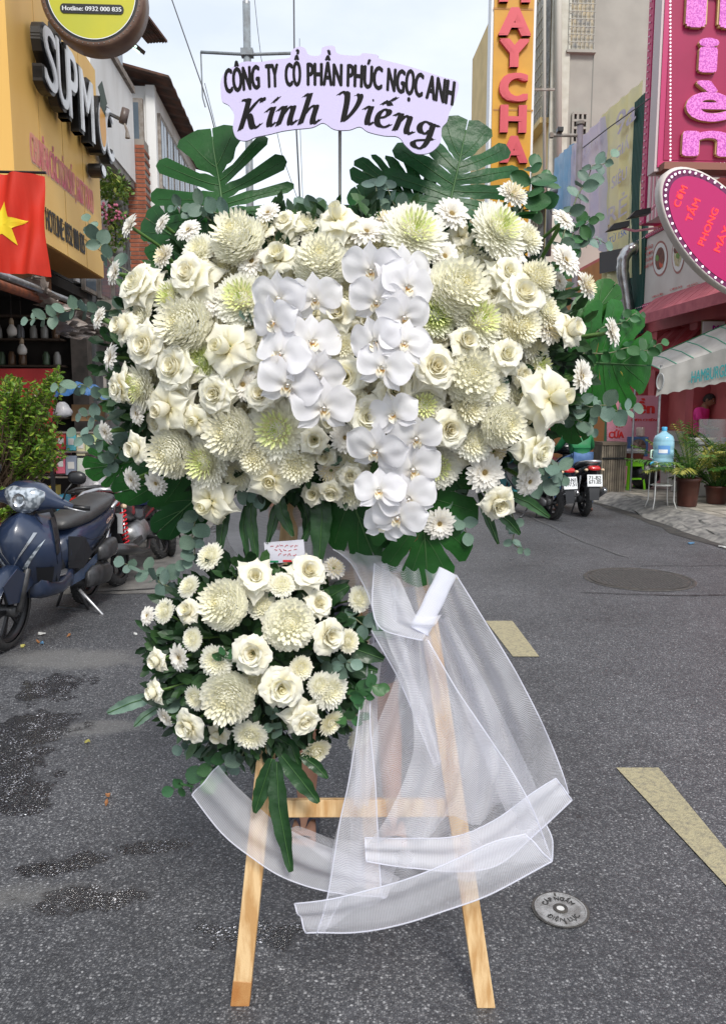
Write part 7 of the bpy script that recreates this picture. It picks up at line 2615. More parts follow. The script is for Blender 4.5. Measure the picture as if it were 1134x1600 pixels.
LOW = [
 ('M', 0, 329, 870, 44, 'topmost, under the upper arrangement leaves'), ('R', 3, 399, 903, 66, 'high, with skirt-like petals below the card'), ('R', 0, 480, 894, 64, 'cream-hearted, nearest the card'),
 ('G', 2, 521, 888, 42, 'beside the cream-hearted rose near the card'), ('M', 1, 441, 914, 38, 'between the two high roses'), ('B', 0, 348, 944, 88, 'uppermost in the small arrangement'),
 ('M', 0, 296, 917, 36, 'outer edge above the ball bloom'), ('R', 4, 297, 955, 52, 'beside the uppermost ball of the small arrangement'), ('G', 3, 231, 962, 36, 'farthest out toward the scooter, side-on'),
 ('M', 1, 258, 955, 38, 'beside the farthest gerbera'), ('B', 1, 452, 976, 90, 'middle of the small arrangement'), ('M', 0, 560, 936, 40, 'alone on the tulle side, upper'),
 ('R', 1, 511, 994, 62, 'round-hearted beside the middle ball'), ('M', 2, 543, 1002, 38, 'just outside the round-hearted rose'), ('M', 0, 302, 998, 36, 'over the white open gerbera'),
 ('R', 4, 249, 1031, 48, 'outer, beside the open gerbera'), ('G', 0, 281, 1027, 50, 'wide open on the outer edge of the small arrangement'), ('M', 1, 338, 1033, 50, 'above the lower ball of the small arrangement'),
 ('R', 1, 395, 1021, 66, 'smooth round-petalled in the very middle'), ('R', 1, 438, 1074, 72, 'large rounded between two balls, lower'), ('B', 2, 355, 1091, 94, 'lowest, yellow-hearted in the small arrangement'),
 ('M', 2, 470, 1044, 38, 'next to the large rounded rose'), ('R', 4, 246, 1080, 50, 'outer, above the dark-eyed gerbera'), ('M', 0, 306, 1090, 38, 'against the lowest ball edge'),
 ('G', 1, 259, 1120, 38, 'with a dark brown eye'), ('R', 1, 298, 1133, 58, 'low on the scooter side, rounded'), ('M', 1, 391, 1147, 52, 'hanging lowest in the middle'),
 ('M', 0, 515, 1079, 56, 'double-looking on the tulle side'), ('M', 1, 498, 1070, 40, 'twin pressed to the double-looking one'), ('R', 3, 473, 1122, 64, 'ruffled, low on the tulle side'), ('M', 2, 516, 1129, 42, 'against the ruffled low rose'),
 ('M', 0, 560, 1150, 44, 'lowest on the tulle side, alone'), ('M', 2, 492, 1173, 48, 'pointing down at the bottom tulle side'), ('C', 0, 396, 1066, 44, 'yellowish, behind the large rounded rose'),
]
for f in LOW:
 flower(*f[:6], k=1.0, low=True, dy=.04 if 'behind' in f[5] else 0)
occ = [(f[2], f[3], f[4] * .42) for f in UP] + [(x, y, 38) for x, y in ((450, 520), (470, 600), (600, 450), (600, 540), (615, 720), (615, 790))]
occ2 = [(f[2], f[3], f[4] * .42) for f in LOW]
rs = random.Random(11)
for low, oc_, n_, c_, r_ in ((False, occ, 66, (535, 555), (330, 215)), (True, occ2, 3, (400, 1030), (140, 130))):
 for k in range(n_):
  best = None
  for _ in range(160):
   a, q = rs.uniform(0, 2 * pi), sqrt(rs.random())
   x, y = c_[0] + r_[0] * q * cos(a), c_[1] + r_[1] * q * sin(a)
   d = min((x - u) ** 2 + (y - v) ** 2 - w * w * 1.0 for u, v, w in oc_)
   if best is None or d > best[0]:
    best = (d, x, y)
  _, x, y = best
  oc_.append((x, y, 17))
  code, var, sz = rs.choice((('M', 0, 44), ('M', 1, 46), ('R', 3, 46), ('R', 0, 50), ('G', 2, 44), ('R', 4, 46)))
  o = flower(code, var, x, y, sz, 'packed small and deep in the gaps between larger blooms', low=low, dy=.045)
  o['group'] = 'gap-filling ' + {'M': 'chrysanthemums', 'R': 'roses', 'G': 'gerberas'}[code]
# ------------------------------------------------------------ orchids
def orchid_sepal(L_, W, seed, a0=.12, a1=-.12, pt=.62):
 return petal_mesh('sepal', pet_orch, L_=L_, W=W, a0=a0, a1=a1, cup=.10, point=pt, wob=.05, seed=seed, r0=.04, tipw=.12)
def wide_petal(seed):
 m = M()
 rows = []
 nv, nu = 9, 11
 for j in range(nv + 1):
  v = j / nv
  row = []
  for i in range(nu):
   u = 2 * i / (nu - 1) - 1
   w = .56 * (sin(pi * min(1, v * .78 + .04)) ** .62) * (1 if v < .8 else 1)
   w *= sqrt(max(0.02, 1 - max(0, (v - .55) / .47) ** 2.2))
   y = .06 + .92 * v + .05 * (1 - u * u)
   z = .10 * sin(v * 2.6) - .16 * v * v + .06 * u * u * v + .10 * mn.noise(Vector((u * 1.6 + seed, v * 2.2, seed))) + .012 * sin(u * 16) * v
   row.append(Vector((u * w + .05 * v, y, z)))
  rows.append(row)
 m.grid(rows, t=lambda a, b: a)
 return m.mesh('petal', pet_orch, True)
WP = [wide_petal(k * 3.1) for k in range(5)]
SP = [orchid_sepal(.95, .60, k + 2, a0=.10 - .05 * k, a1=-.18) for k in range(2)]
lip = M()
lip.grid(petal_rows(L_=.34, W=.30, a0=radians(60), a1=radians(-70), cup=.9, point=.5, nu=7, nv=7, r0=.02, tipw=.2), t=lambda a, b: a)
LIPM = lip.mesh('lip', orch_lip, True)
lob = M()
for sx in (-1, 1):
 R3 = Matrix.Rotation(sx * 1.1, 3, 'Z')
 lob.grid([[R3 @ p for p in row] for row in petal_rows(L_=.24, W=.22, a0=radians(80), a1=radians(30), cup=.8, point=.6, nu=5, nv=5, r0=.03, tipw=.3)], t=lambda a, b: a * .9)
LOBM = lob.mesh('lip_lobe', orch_lip, True)
COLM = M().tube([(0, 0, .0), (0, .02, .10), (0, -.03, .17)], [.035, .05, .045], 8).mesh('column', mat('orchid_column', (.84, .80, .76), .4), True)
def orchid_bloom(par, px, py, size, Y, tilt=(0, 0), roll=0.0):
 b = link('bloom', COLM, par)
 p = P(px, py, Y)
 fd = Vector((tilt[0], -1, tilt[1])).normalized()
 z = fd
 x = Vector((0, 0, 1)).cross(z).normalized()
 y = z.cross(x)
 R3 = Matrix((x, y, z)).transposed() @ Matrix.Rotation(roll, 3, 'Z')
 b.rotation_euler = R3.to_euler()
 b.location = p
 s_ = size * mpp(p) / 2
 b.scale = (s_, s_, s_)
 rs = random
 for a, mm, sc_, nm, zz in ((0, SP[0], .86, 'sepal', -.03), (2.25, SP[1], .88, 'sepal', -.03), (-2.25, SP[1], .88, 'sepal', -.03)):
  o = link(nm, mm, b)
  o.rotation_euler = (rs.uniform(-.08, .05), 0, a + rs.uniform(-.06, .06))
  o.scale = (sc_, sc_, sc_)
  o.location = (0, 0, zz)
 for sx in (-1, 1):
  o = link('petal', WP[rs.randrange(5)], b)
  o.rotation_euler = (rs.uniform(-.12, .06), 0, sx * (1.26 + rs.uniform(-.06, .06)))
  o.scale = (sx * 1.0 if False else 1.0, 1.0, 1.0)
  o.location = (0, 0, .02)
 o = link('lip', LIPM, b)
 o.rotation_euler = (0, 0, pi)
 o.location = (0, -.02, .03)
 link('lip_lobe', LOBM, b).location = (0, -.04, .03)
 return b
SPR = [
 ('flag-side white orchid spray of eight blooms curving down beside the big pointed rose', [(437, 463, 84), (491, 472, 84), (428, 502, 84), (486, 538, 88), (436, 556, 92), (491, 585, 88), (449, 602, 92), (501, 634, 96)]),
 ('top white orchid cascade starting under the broad green-hearted chrysanthemum', [(577, 420, 90), (634, 428, 90), (631, 448, 84), (586, 474, 88), (628, 498, 90), (583, 530, 90), (628, 535, 84), (597, 574, 92)]),
 ('lowest white orchid cascade tapering down over the bottom split leaf', [(610, 648, 80), (643, 682, 88), (593, 705, 88), (640, 733, 92), (597, 768, 80), (640, 778, 84), (619, 806, 80), (604, 822, 62)]),
]
for k, (lab, bl) in enumerate(SPR):
 t_ = thing('orchid_spray', lab, 'orchid', group='orchid sprays')
 pts = []
 for i, (x, y, s_) in enumerate(bl):
  Y = surf_y(x, y, False) - .075 - .006 * i + (.02 if i % 2 else 0)
  cx = sum(b[0] for b in bl) / len(bl)
  orchid_bloom(t_, x + random.uniform(-6, 6), y + random.uniform(-5, 5), s_ * random.uniform(1.04, 1.18), Y + random.uniform(-.012, .012), ((x - cx) / 80 + random.uniform(-.3, .3), random.uniform(-.45, .15)), random.uniform(-.35, .35))
  pts.append(P((x + cx) / 2, y - 8, Y + .035))
 M().tube([P(pts and bl[0][0] + 8, bl[0][1] - 40, 1.85)] + pts, .004, 6, cap=False).build('stem', stemg, t_, True)
# ------------------------------------------------------------ leaves
def leaf_mat(name, c0, c1, rough, vein=None):
 m = mat(name, c0, rough, c1, 11, 5, trans=.12, rnd=.15, huernd=.012, bump=.2, bscale=60, coat=.0, spec=.28)
 return m
monst = leaf_mat('monstera_green', (.016, .090, .018), (.009, .055, .012), .38)
monst2 = leaf_mat('monstera_mid_green', (.03, .14, .018), (.02, .09, .014), .36)
midr = mat('midrib', (.045, .12, .03), .5)
eucm = mat('eucalyptus_leaf', (.17, .255, .20), .55, (.10, .17, .13), 30, 3, rnd=.28, huernd=.03, trans=.12)
eucg = mat('eucalyptus_green', (.05, .16, .05), .45, (.03, .10, .035), 30, 3, rnd=.25, huernd=.02, trans=.15)
eucs = mat('eucalyptus_stem', (.13, .15, .08), .6)
straps = mat('strap_leaf', (.022, .070, .020), .35, (.012, .042, .014), 22, 4, rnd=.2, trans=.1, bump=.3, bscale=50, coat=.05, spec=.35)
def monstera(label, base, tip, width_px, Y0, Y1, lobes=6, depth=.55, mt_=None, holes=True, seed=0, droop=.18, asym=(1, 1), normal=None, gap=.085):
 rs = random.Random(seed)
 A_ = P(base[0], base[1], Y0)
 B_ = P(tip[0], tip[1], Y1)
 t_ = thing('monstera_leaf', label, 'leaf', A_, group='split leaves of the arrangement')
 ax = (B_ - A_)
 L_ = ax.length
 ay = ax.normalized()
 nrm = Vector(normal or (0, -1, -.12))
 nrm = (nrm - ay * nrm.dot(ay)).normalized()
 axx = ay.cross(nrm).normalized()
 Wd = width_px * mpp(A_) / 2
 Rm = Matrix((axx, ay, nrm)).transposed()
 t_.rotation_euler = Rm.to_euler()
 def shape(s_):
  """half width outline point for param s_ (0 base .. 1 tip): returns (x,y)"""
  a = s_ * pi
  x = sin(a) ** .72 * (1 + .10 * cos(a)) * Wd
  y = L_ * (.43 - .60 * cos(a) + .05 * s_)
  if s_ > .85:
   y += L_ * .06 * ((s_ - .85) / .15) ** 2
  return x, y
 def root(s_):
  f = max(0, min(1, (s_ - .12) / .88))
  return L_ * (.0 + .72 * f ** 1.3)
 def bend(x, y):
  r = abs(x) / Wd
  return Vector((x, y, -droop * L_ * (max(0, y / L_) ** 2) - .20 * Wd * r * r + .06 * Wd * r + .03 * Wd * sin(y * 40 + seed)))
 m = M()
 for sd in (-1, 1):
  edges = [0.0]
  n_ = lobes + (1 if sd > 0 else 0)
  for k in range(1, n_):
   edges.append(k / n_ + rs.uniform(-.02, .02))
  edges.append(1.0)
  am = asym[0] if sd < 0 else asym[1]
  for k in range(n_):
   s0, s1 = edges[k], edges[k + 1]
   gap0 = gap if k > 0 else 0
   gap1 = gap if k < n_ - 1 else 0
   dp = depth * rs.uniform(.75, 1.1)
   nv, nu = 12, 7
   rows = []
   for j in range(nv + 1):
    v = j / nv
    row = []
    t0 = 1 - dp
    g_ = sst(t0, t0 + .16, v) * (1 + .5 * v)
    hole = .0
    if holes and 0 < k:
     hole = .85 * math.exp(-((v - .20 - .03 * (k % 2)) / .055) ** 2)
    endr = sst(.90, 1.0, v) ** 2 * .34
    for i in range(nu):
     q = i / (nu - 1)
     lo = s0 + (s1 - s0) * (gap0 * g_ + (.13 * hole if k > 0 else 0) + endr * .5)
     hi = s1 - (s1 - s0) * (gap1 * g_ + endr * .5)
     s_ = lo + (hi - lo) * q
     x, y = shape(s_)
     ry = root(s_)
     vv = v
     X = x * vv * am
     Yv = ry + (y - ry) * (vv ** 1.25)
     row.append(bend(sd * X + sd * .0012, Yv))
    rows.append(row)
   m.grid(rows if sd > 0 else [r[::-1] for r in rows])
 bl = m.build('blade', mt_ or monst, t_, True)
 pts = [bend(0, L_ * f * .98) + Vector((0, 0, .0015)) for f in [i / 14 for i in range(15)]]
 M().tube([Vector((0, -.05, -.04))] + pts, [.004] + [.0028 * (1 - .75 * i / 14) + .0006 for i in range(15)], 6).build('midrib', midr, t_, True)
 vm = M()
 for sd in (-1, 1):
  for k in range(lobes + (1 if sd > 0 else 0)):
   s_ = (k + .5) / (lobes + (1 if sd > 0 else 0))
   x, y = shape(s_)
   ry = root(s_)
   am = asym[0] if sd < 0 else asym[1]
   vm.tube([bend(sd * x * v * am, ry + (y - ry) * (v ** 1.25)) + Vector((0, 0, .0008)) for v in [i / 6 * .9 for i in range(7)]], [.0013 * (1 - .12 * i) for i in range(7)], 4, cap=False)
 vm.build('veins', midr, t_, True)['kind'] = 'stuff'
 return t_
monstera('broad dark split leaf rising on the flag side, beneath the printed plaque', (352, 345), (330, 208), 230, 1.97, 2.00, 5, .78, seed=1, droop=.05, asym=(1.0, .98), gap=.15)
monstera('dark split leaf low on the flag side, partly behind gerberas', (322, 402), (222, 338), 118, 2.0, 2.04, 5, .35, seed=2)
monstera('tall glossy split leaf with holes beside the plaque tail', (700, 330), (730, 196), 218, 1.97, 2.02, 6, .66, seed=3, droop=.05, gap=.11)
monstera('narrow pierced split leaf pointing at the plaque rod', (694, 340), (562, 262), 96, 1.99, 2.02, 7, .40, seed=4, droop=.1)
monstera('small plain dark leaf behind the topmost rose bud', (585, 345), (556, 290), 60, 1.98, 2.0, 3, .15, holes=False, seed=5)
monstera('wide split leaf spreading toward the hamburger canopy', (905, 565), (1018, 572), 196, 1.98, 2.06, 5, .45, mt_=monst2, seed=6, droop=.1, gap=.06)
monstera('upright bright leaf behind the outermost rose', (905, 520), (965, 445), 74, 2.0, 2.02, 3, .2, mt_=monst2, holes=False, seed=7)
monstera('hanging mid-green leaf above the rider', (872, 612), (910, 684), 76, 2.0, 2.0, 3, .15, mt_=monst2, holes=False, seed=8)
monstera('small split leaf next to the scooter mirror', (238, 715), (126, 738), 92, 1.98, 2.05, 6, .65, mt_=monst2, seed=9)
monstera('broad hanging leaf over the parked motorbikes', (345, 722), (184, 772), 92, 1.94, 1.98, 4, .2, holes=False, seed=10, droop=.1, mt_=monst)
monstera('second hanging leaf tucked below the broad one', (345, 745), (245, 834), 86, 1.96, 1.98, 4, .25, holes=False, seed=11)
monstera('dark leaf hanging in the middle above the tulle', (525, 715), (582, 872), 140, 1.86, 1.86, 4, .3, seed=12, holes=False)
monstera('bottom split leaf with long slits over the easel leg', (655, 735), (668, 902), 178, 1.84, 1.86, 5, .55, seed=13, droop=.06, gap=.07)
monstera('flat dark leaf behind the fern-like tips, centre bottom', (480, 720), (500, 812), 70, 1.9, 1.88, 3, .2, holes=False, seed=14)
def oval_leaf_mesh(name, mt_, w=.42, cup=.12, notch=0.0, n=9):
 m = M()
 rows = []
 for j in range(n + 1):
  v = j / n
  ww = w * sin(pi * (v * .93 + .035)) ** .65
  rows.append([Vector((u * ww, v, cup * (u * u) * .5 - .10 * v * v + .02)) for u in (-1, -.5, 0, .5, 1)])
 m.grid(rows)
 return m.mesh(name, mt_, True)
EL = {'e': [oval_leaf_mesh('leaf', eucm, .46), oval_leaf_mesh('leaf', eucm, .38, .2)], 'g': [oval_leaf_mesh('leaf', eucg, .42), oval_leaf_mesh('leaf', eucg, .36, .2)], 'd': [oval_leaf_mesh('leaf', monst, .30, .15)]}
def sprig(label, path, leaf_px, Y0, Y1, kind='e', n=None, seed=0, group='eucalyptus sprigs', spread=1.0):
 rs = random.Random(seed * 13 + 5)
 pts = []
 N_ = len(path)
 for i, q in enumerate(path):
  pts.append(P(q[0], q[1], Y0 + (Y1 - Y0) * i / max(1, N_ - 1)))
 fine = []
 for i in range(N_ - 1):
  for k in range(6):
   fine.append(pts[i].lerp(pts[i + 1], k / 6))
 fine.append(pts[-1])
 for i in range(len(fine)):
  fine[i] = fine[i] + Vector((0, 0, .006 * sin(i * .8)))
 o0 = fine[0]
 t_ = thing('eucalyptus_sprig', label, 'eucalyptus', o0, group=group)
 M().tube([p - o0 for p in fine], [.0024 * (1 - .6 * i / len(fine)) for i in range(len(fine))], 5).build('stem', eucs, t_, True)
 L_ = leaf_px * .88 * mpp(o0)
 tot = sum((b - a).length for a, b in zip(fine, fine[1:]))
 n = n or max(3, int(tot / (L_ * .55)))
 for k in range(n):
  f = (k + .3) / n
  i = min(int(f * (len(fine) - 1)), len(fine) - 2)
  p = fine[i].lerp(fine[i + 1], f * (len(fine) - 1) - i) - o0
  d = (fine[i + 1] - fine[i]).normalized()
  for s_ in (-1, 1):
   o = link('leaf', rs.choice(EL[kind]), t_)
   v = (d.cross(Vector((0, -1, 0))) * s_ * (1 if k % 2 else .55) + Vector((0, -1, 0)) * (rs.uniform(-.5, .8) if k % 2 else s_ * .8) * spread + d * rs.uniform(.1, .7)).normalized()
   nn = (Vector((rs.uniform(-.7, .7), -1, rs.uniform(-.3, .9)))).normalized()
   x = v.cross(nn).normalized()
   z = x.cross(v).normalized()
   o.rotation_euler = Matrix((x, v, z)).transposed().to_euler()
   q = L_ * rs.uniform(.75, 1.12) * (1 - .35 * (f > .85))
   o.scale = (q, q, q)
   o.location = p
 o = link('leaf', EL[kind][0], t_)
 d = (fine[-1] - fine[-2]).normalized()
 nn = Vector((.1, -1, .3)).normalized()
 x = d.cross(nn).normalized()
 o.rotation_euler = Matrix((x, d, x.cross(d))).transposed().to_euler()
 o.scale = (L_ * .7,) * 3
 o.location = fine[-1] - o0
 return t_
SG = [
 ('long eucalyptus sprig reaching out past the crumpled cover', [(215, 488), (150, 484), (95, 488), (45, 504)], 27, 1.98, 2.08, 'e', 10),
 ('eucalyptus sprig climbing in front of the yellow board', [(215, 440), (172, 405), (150, 375), (138, 350)], 28, 1.98, 2.05, 'e', 6),
 ('eucalyptus sprig spreading before the blue tarpaulin', [(200, 625), (160, 622), (125, 600), (92, 608)], 28, 1.98, 2.05, 'e', 6),
 ('eucalyptus sprig drooping in front of the brown carton', [(205, 640), (160, 655), (128, 650)], 26, 1.98, 2.05, 'e', 5),
 ('round-leaved eucalyptus sprig above the small split leaf', [(225, 680), (185, 690), (150, 690), (120, 682)], 32, 1.96, 2.02, 'e', 6),
 ('eucalyptus sprig pointing down beside the low gerberas', [(200, 690), (180, 712), (170, 730)], 26, 1.97, 2.0, 'e', 4),
 ('eucalyptus clump under the plaque between two ball blooms', [(440, 350), (468, 338), (492, 318)], 36, 1.93, 1.97, 'e', 5),
 ('second eucalyptus clump hugging the top middle ball bloom', [(450, 345), (478, 352), (500, 330)], 32, 1.94, 1.95, 'e', 4),
 ('small pale eucalyptus tip beside the rod', [(600, 345), (590, 310), (585, 285)], 24, 1.95, 1.98, 'e', 4),
 ('eucalyptus sprig along the lower rim of the pierced leaf', [(640, 345), (615, 315), (600, 290)], 26, 1.95, 1.98, 'e', 4),
 ('eucalyptus leaves lying across the broad split leaf base', [(380, 345), (340, 330), (300, 322)], 28, 1.93, 1.94, 'e', 4),
 ('tiny eucalyptus tip over the broad split leaf', [(330, 345), (290, 328), (272, 322)], 20, 1.94, 1.95, 'e', 3),
 ('glossy green rounded leaves standing behind the highest gerbera', [(810, 345), (826, 300), (832, 262)], 42, 1.98, 2.0, 'g', 5),
 ('second glossy rounded cluster beside the highest gerbera', [(800, 340), (845, 320), (850, 285)], 36, 1.99, 2.0, 'g', 4),
 ('tall eucalyptus sprig in front of the yellow banner', [(872, 400), (890, 330), (912, 290), (925, 262), (955, 246)], 28, 1.98, 2.08, 'e', 9),
 ('eucalyptus sprig bending toward the silver exhaust pipe', [(880, 400), (905, 372), (945, 380)], 28, 1.99, 2.05, 'e', 5),
 ('green eucalyptus sprig beside the camera pole foot', [(860, 470), (885, 400), (900, 350), (928, 345)], 28, 1.98, 2.0, 'g', 7),
 ('eucalyptus sprig with greenish tips over the wide split leaf', [(890, 560), (950, 548), (1000, 546), (1032, 540)], 26, 1.96, 2.03, 'g', 8),
 ('young green eucalyptus tips above the wide split leaf', [(930, 520), (975, 500), (1000, 490)], 20, 1.98, 2.03, 'g', 5),
 ('wavy pale eucalyptus sprig below the wide split leaf', [(880, 625), (920, 632), (960, 640), (988, 642)], 34, 1.95, 2.0, 'e', 6),
 ('eucalyptus sprig hanging under the wavy pale one', [(870, 640), (905, 655), (925, 670)], 26, 1.96, 2.0, 'e', 4),
 ('eucalyptus sprig above the scooter tail lamp', [(800, 745), (838, 755), (872, 748)], 32, 1.95, 2.0, 'e', 5),
 ('eucalyptus fan over the rider jeans', [(830, 740), (860, 720), (880, 745)], 28, 1.95, 2.0, 'e', 4),
 ('thin trailing eucalyptus tip above the bare road', [(790, 790), (808, 820), (800, 845), (818, 862)], 22, 1.95, 1.97, 'e', 5),
 ('eucalyptus leaves behind the lowest gerbera', [(690, 775), (715, 800), (728, 832)], 34, 1.88, 1.86, 'e', 4),
 ('dark eucalyptus pair above the low facing gerbera', [(740, 715), (712, 765), (690, 770)], 30, 1.90, 1.88, 'e', 3),
 ('eucalyptus rosette between the big pointed rose and the orchids', [(395, 560), (393, 520), (384, 496)], 34, 1.80, 1.74, 'e', 3),
 ('eucalyptus rosette beside the lily-like rose', [(800, 620), (798, 600), (790, 588)], 36, 1.84, 1.78, 'e', 3),
 ('eucalyptus leaf pair above the lime heart by the top orchids', [(655, 480), (650, 466), (640, 455)], 28, 1.78, 1.72, 'g', 2),
 ('eucalyptus rosette above the middle hanging leaf', [(512, 730), (516, 715), (510, 698)], 34, 1.82, 1.76, 'e', 3),
 ('eucalyptus leaves under the cream button bloom', [(380, 745), (392, 760), (402, 775)], 34, 1.90, 1.86, 'e', 3),
 ('eucalyptus sprig hanging between the two arrangements', [(310, 800), (300, 835), (305, 862), (290, 880)], 32, 1.94, 1.93, 'e', 6),
 ('pale eucalyptus leaves nearest the motorbike wheel', [(275, 930), (248, 905), (225, 892), (195, 884)], 34, 1.92, 1.98, 'e', 6),
 ('eucalyptus sprig above the farthest gerbera', [(300, 945), (272, 925), (258, 898)], 30, 1.93, 1.96, 'e', 4),
 ('dark eucalyptus cluster under the lower arrangement', [(390, 1150), (350, 1180), (318, 1215), (272, 1236)], 36, 1.88, 1.90, 'g', 8),
 ('round eucalyptus leaves hanging below the low rounded rose', [(350, 1140), (318, 1168), (285, 1168)], 32, 1.90, 1.92, 'e', 5),
 ('eucalyptus leaves hanging midway under the lowest ball', [(400, 1150), (375, 1180), (345, 1210)], 30, 1.86, 1.88, 'e', 5),
 ('pale eucalyptus star on the tulle side, high', [(540, 965), (572, 975), (598, 982)], 32, 1.86, 1.86, 'e', 3),
 ('eucalyptus cluster beside the round-hearted rose', [(500, 1040), (525, 1045), (548, 1035)], 32, 1.80, 1.78, 'e', 4),
 ('eucalyptus cluster on the tulle side, middle', [(545, 1090), (566, 1082), (590, 1072)], 32, 1.82, 1.82, 'g', 4),
 ('small green sprig on the tulle side, low', [(520, 1120), (548, 1122), (566, 1115)], 24, 1.82, 1.82, 'g', 4),
 ('bright green leaf pair over the middle small bloom', [(362, 1045), (356, 1030), (350, 1015)], 28, 1.74, 1.70, 'g', 2),
 ('eucalyptus leaves between the lower rose and small bloom', [(430, 1150), (425, 1130), (428, 1110)], 30, 1.80, 1.76, 'e', 3),
 ('eucalyptus leaves on the outer side by the dark-eyed gerbera', [(300, 1065), (285, 1085), (280, 1110)], 30, 1.86, 1.86, 'e', 4),
]
for i, s_ in enumerate(SG):
 sprig(s_[0], s_[1], s_[2], s_[3], s_[4], s_[5], s_[6], i)
def strap(label, pts_px, w_px, Y0, Y1, mt_=None, wav=.12, seed=0):
 pts = [P(x, y, Y0 + (Y1 - Y0) * i / (len(pts_px) - 1)) for i, (x, y) in enumerate(pts_px)]
 fine = []
 for a, b in zip(pts, pts[1:]):
  for k in range(8):
   fine.append(a.lerp(b, k / 8))
 fine.append(pts[-1])
 o0 = fine[0]
 W = w_px * mpp(o0) / 2
 rows = []
 for i, p in enumerate(fine):
  f = i / (len(fine) - 1)
  d = (fine[min(i + 1, len(fine) - 1)] - fine[max(0, i - 1)]).normalized()
  sd = d.cross(Vector((.15 * sin(seed), -1, .1))).normalized()
  nn = sd.cross(d)
  w = W * (sin(pi * min(1, f * .86 + .10)) ** .7) * (1 + wav * sin(i * 1.9 + seed) * .5)
  rows.append([p - o0 + sd * w * u + nn * (w * .35 * u * u + wav * W * sin(i * 1.3 + u * 2 + seed) * abs(u)) for u in (-1, -.5, 0, .5, 1)])
 m = M().grid(rows)
 t_ = thing('strap_leaf', label, 'leaf', o0, group='long dark strap leaves')
 m.build('blade', mt_ or straps, t_, True)
 M().tube([p - o0 + Vector((0, -.0018, 0)) for p in fine], [.0012] * len(fine), 4).build('midrib', midr, t_, True)
 return t_
for i, s_ in enumerate([
 ('strap leaf hanging farthest toward the scooters under the upper flowers', [(352, 770), (350, 810), (342, 868)], 20, 1.90, 1.88),
 ('long strap leaf hanging beside the lone star rose', [(395, 760), (392, 810), (402, 880)], 18, 1.88, 1.86),
 ('bright narrow strap leaf between two dark ones', [(384, 790), (380, 825), (388, 872)], 13, 1.90, 1.89, eucg),
 ('broad strap leaf slanting toward the card', [(436, 770), (440, 800), (458, 838)], 20, 1.86, 1.85),
 ('strap leaf falling from the lone star rose, inner', [(455, 760), (432, 800), (418, 850)], 18, 1.88, 1.86),
 ('wide crinkled strap leaf above the small arrangement roses', [(500, 760), (503, 810), (498, 880)], 34, 1.86, 1.84),
 ('curved strap leaf in front of the pine board', [(520, 780), (500, 800), (470, 850)], 16, 1.87, 1.87),
 ('dark strap leaf to the side of the pine board', [(468, 770), (480, 810), (478, 846)], 16, 1.90, 1.9),
 ('thin strap leaf near the road on the hamburger side', [(748, 770), (760, 805), (778, 850)], 15, 1.92, 1.92),
 ('green strap leaf pointing at the teal scooter wheel', [(790, 770), (825, 785), (858, 808)], 18, 1.93, 1.95, eucg),
 ('short strap leaf under the lowest hamburger-side rose', [(775, 800), (795, 815), (812, 835)], 17, 1.92, 1.93),
 ('longest strap leaf hanging in front of the easel crossbar', [(432, 1190), (436, 1260), (455, 1362)], 30, 1.80, 1.74),
 ('strap leaf bending toward the tulle over the crossbar', [(440, 1180), (468, 1215), (498, 1254)], 28, 1.80, 1.78),
 ('short strap leaf crossing the front easel leg', [(425, 1185), (412, 1225), (398, 1270)], 26, 1.80, 1.79),
 ('small strap leaf beside the down-pointing bloom', [(470, 1180), (492, 1195), (512, 1216)], 18, 1.82, 1.81),
 ('glossy strap leaf pointing into the tulle, upper', [(500, 1018), (550, 1012), (600, 1030)], 36, 1.84, 1.84),
 ('second glossy strap leaf below the upper tulle one', [(510, 1035), (550, 1040), (590, 1048)], 28, 1.85, 1.85),
 ('dark strap leaf curling below the card', [(480, 960), (510, 935), (545, 915)], 32, 1.86, 1.86),
 ('frosted fern-like strap leaf stretching over open road', [(245, 1086), (205, 1098), (168, 1114)], 22, 1.92, 1.94, eucm),
 ('narrow strap leaf under the dark-eyed gerbera', [(255, 1100), (225, 1120), (210, 1135)], 14, 1.92, 1.92, eucm),
 ('thin dark leaf tip hanging off the small arrangement', [(430, 1150), (455, 1165), (470, 1205)], 20, 1.84, 1.82),
]):
 strap(*s_[:5], mt_=s_[5] if len(s_) > 5 else None, seed=i)
foam = mat('flower_foam', (.012, .03, .012), .9)
for (c_, r_, Y, lab, nm) in ((UC, (350, 215), 2.10, 'dark green foam pad hidden behind the upper flowers', 'u'), (LC_, (135, 130), 1.98, 'dark green foam pad hidden behind the small arrangement', 'l')):
 cp = P(c_[0] - (10 if nm == 'u' else -5), c_[1] - (15 if nm == 'u' else 10), Y)
 k_ = mpp(cp)
 m = M().ball((0, 0, 0), (r_[0] * k_, .17 if nm == 'u' else .12, r_[1] * k_), 28, 16)
 o = m.build('foam_pad', foam, smooth=True)
 o.location = cp
 tag(o, lab, 'foam')
fill = M()
rs = random.Random(77)
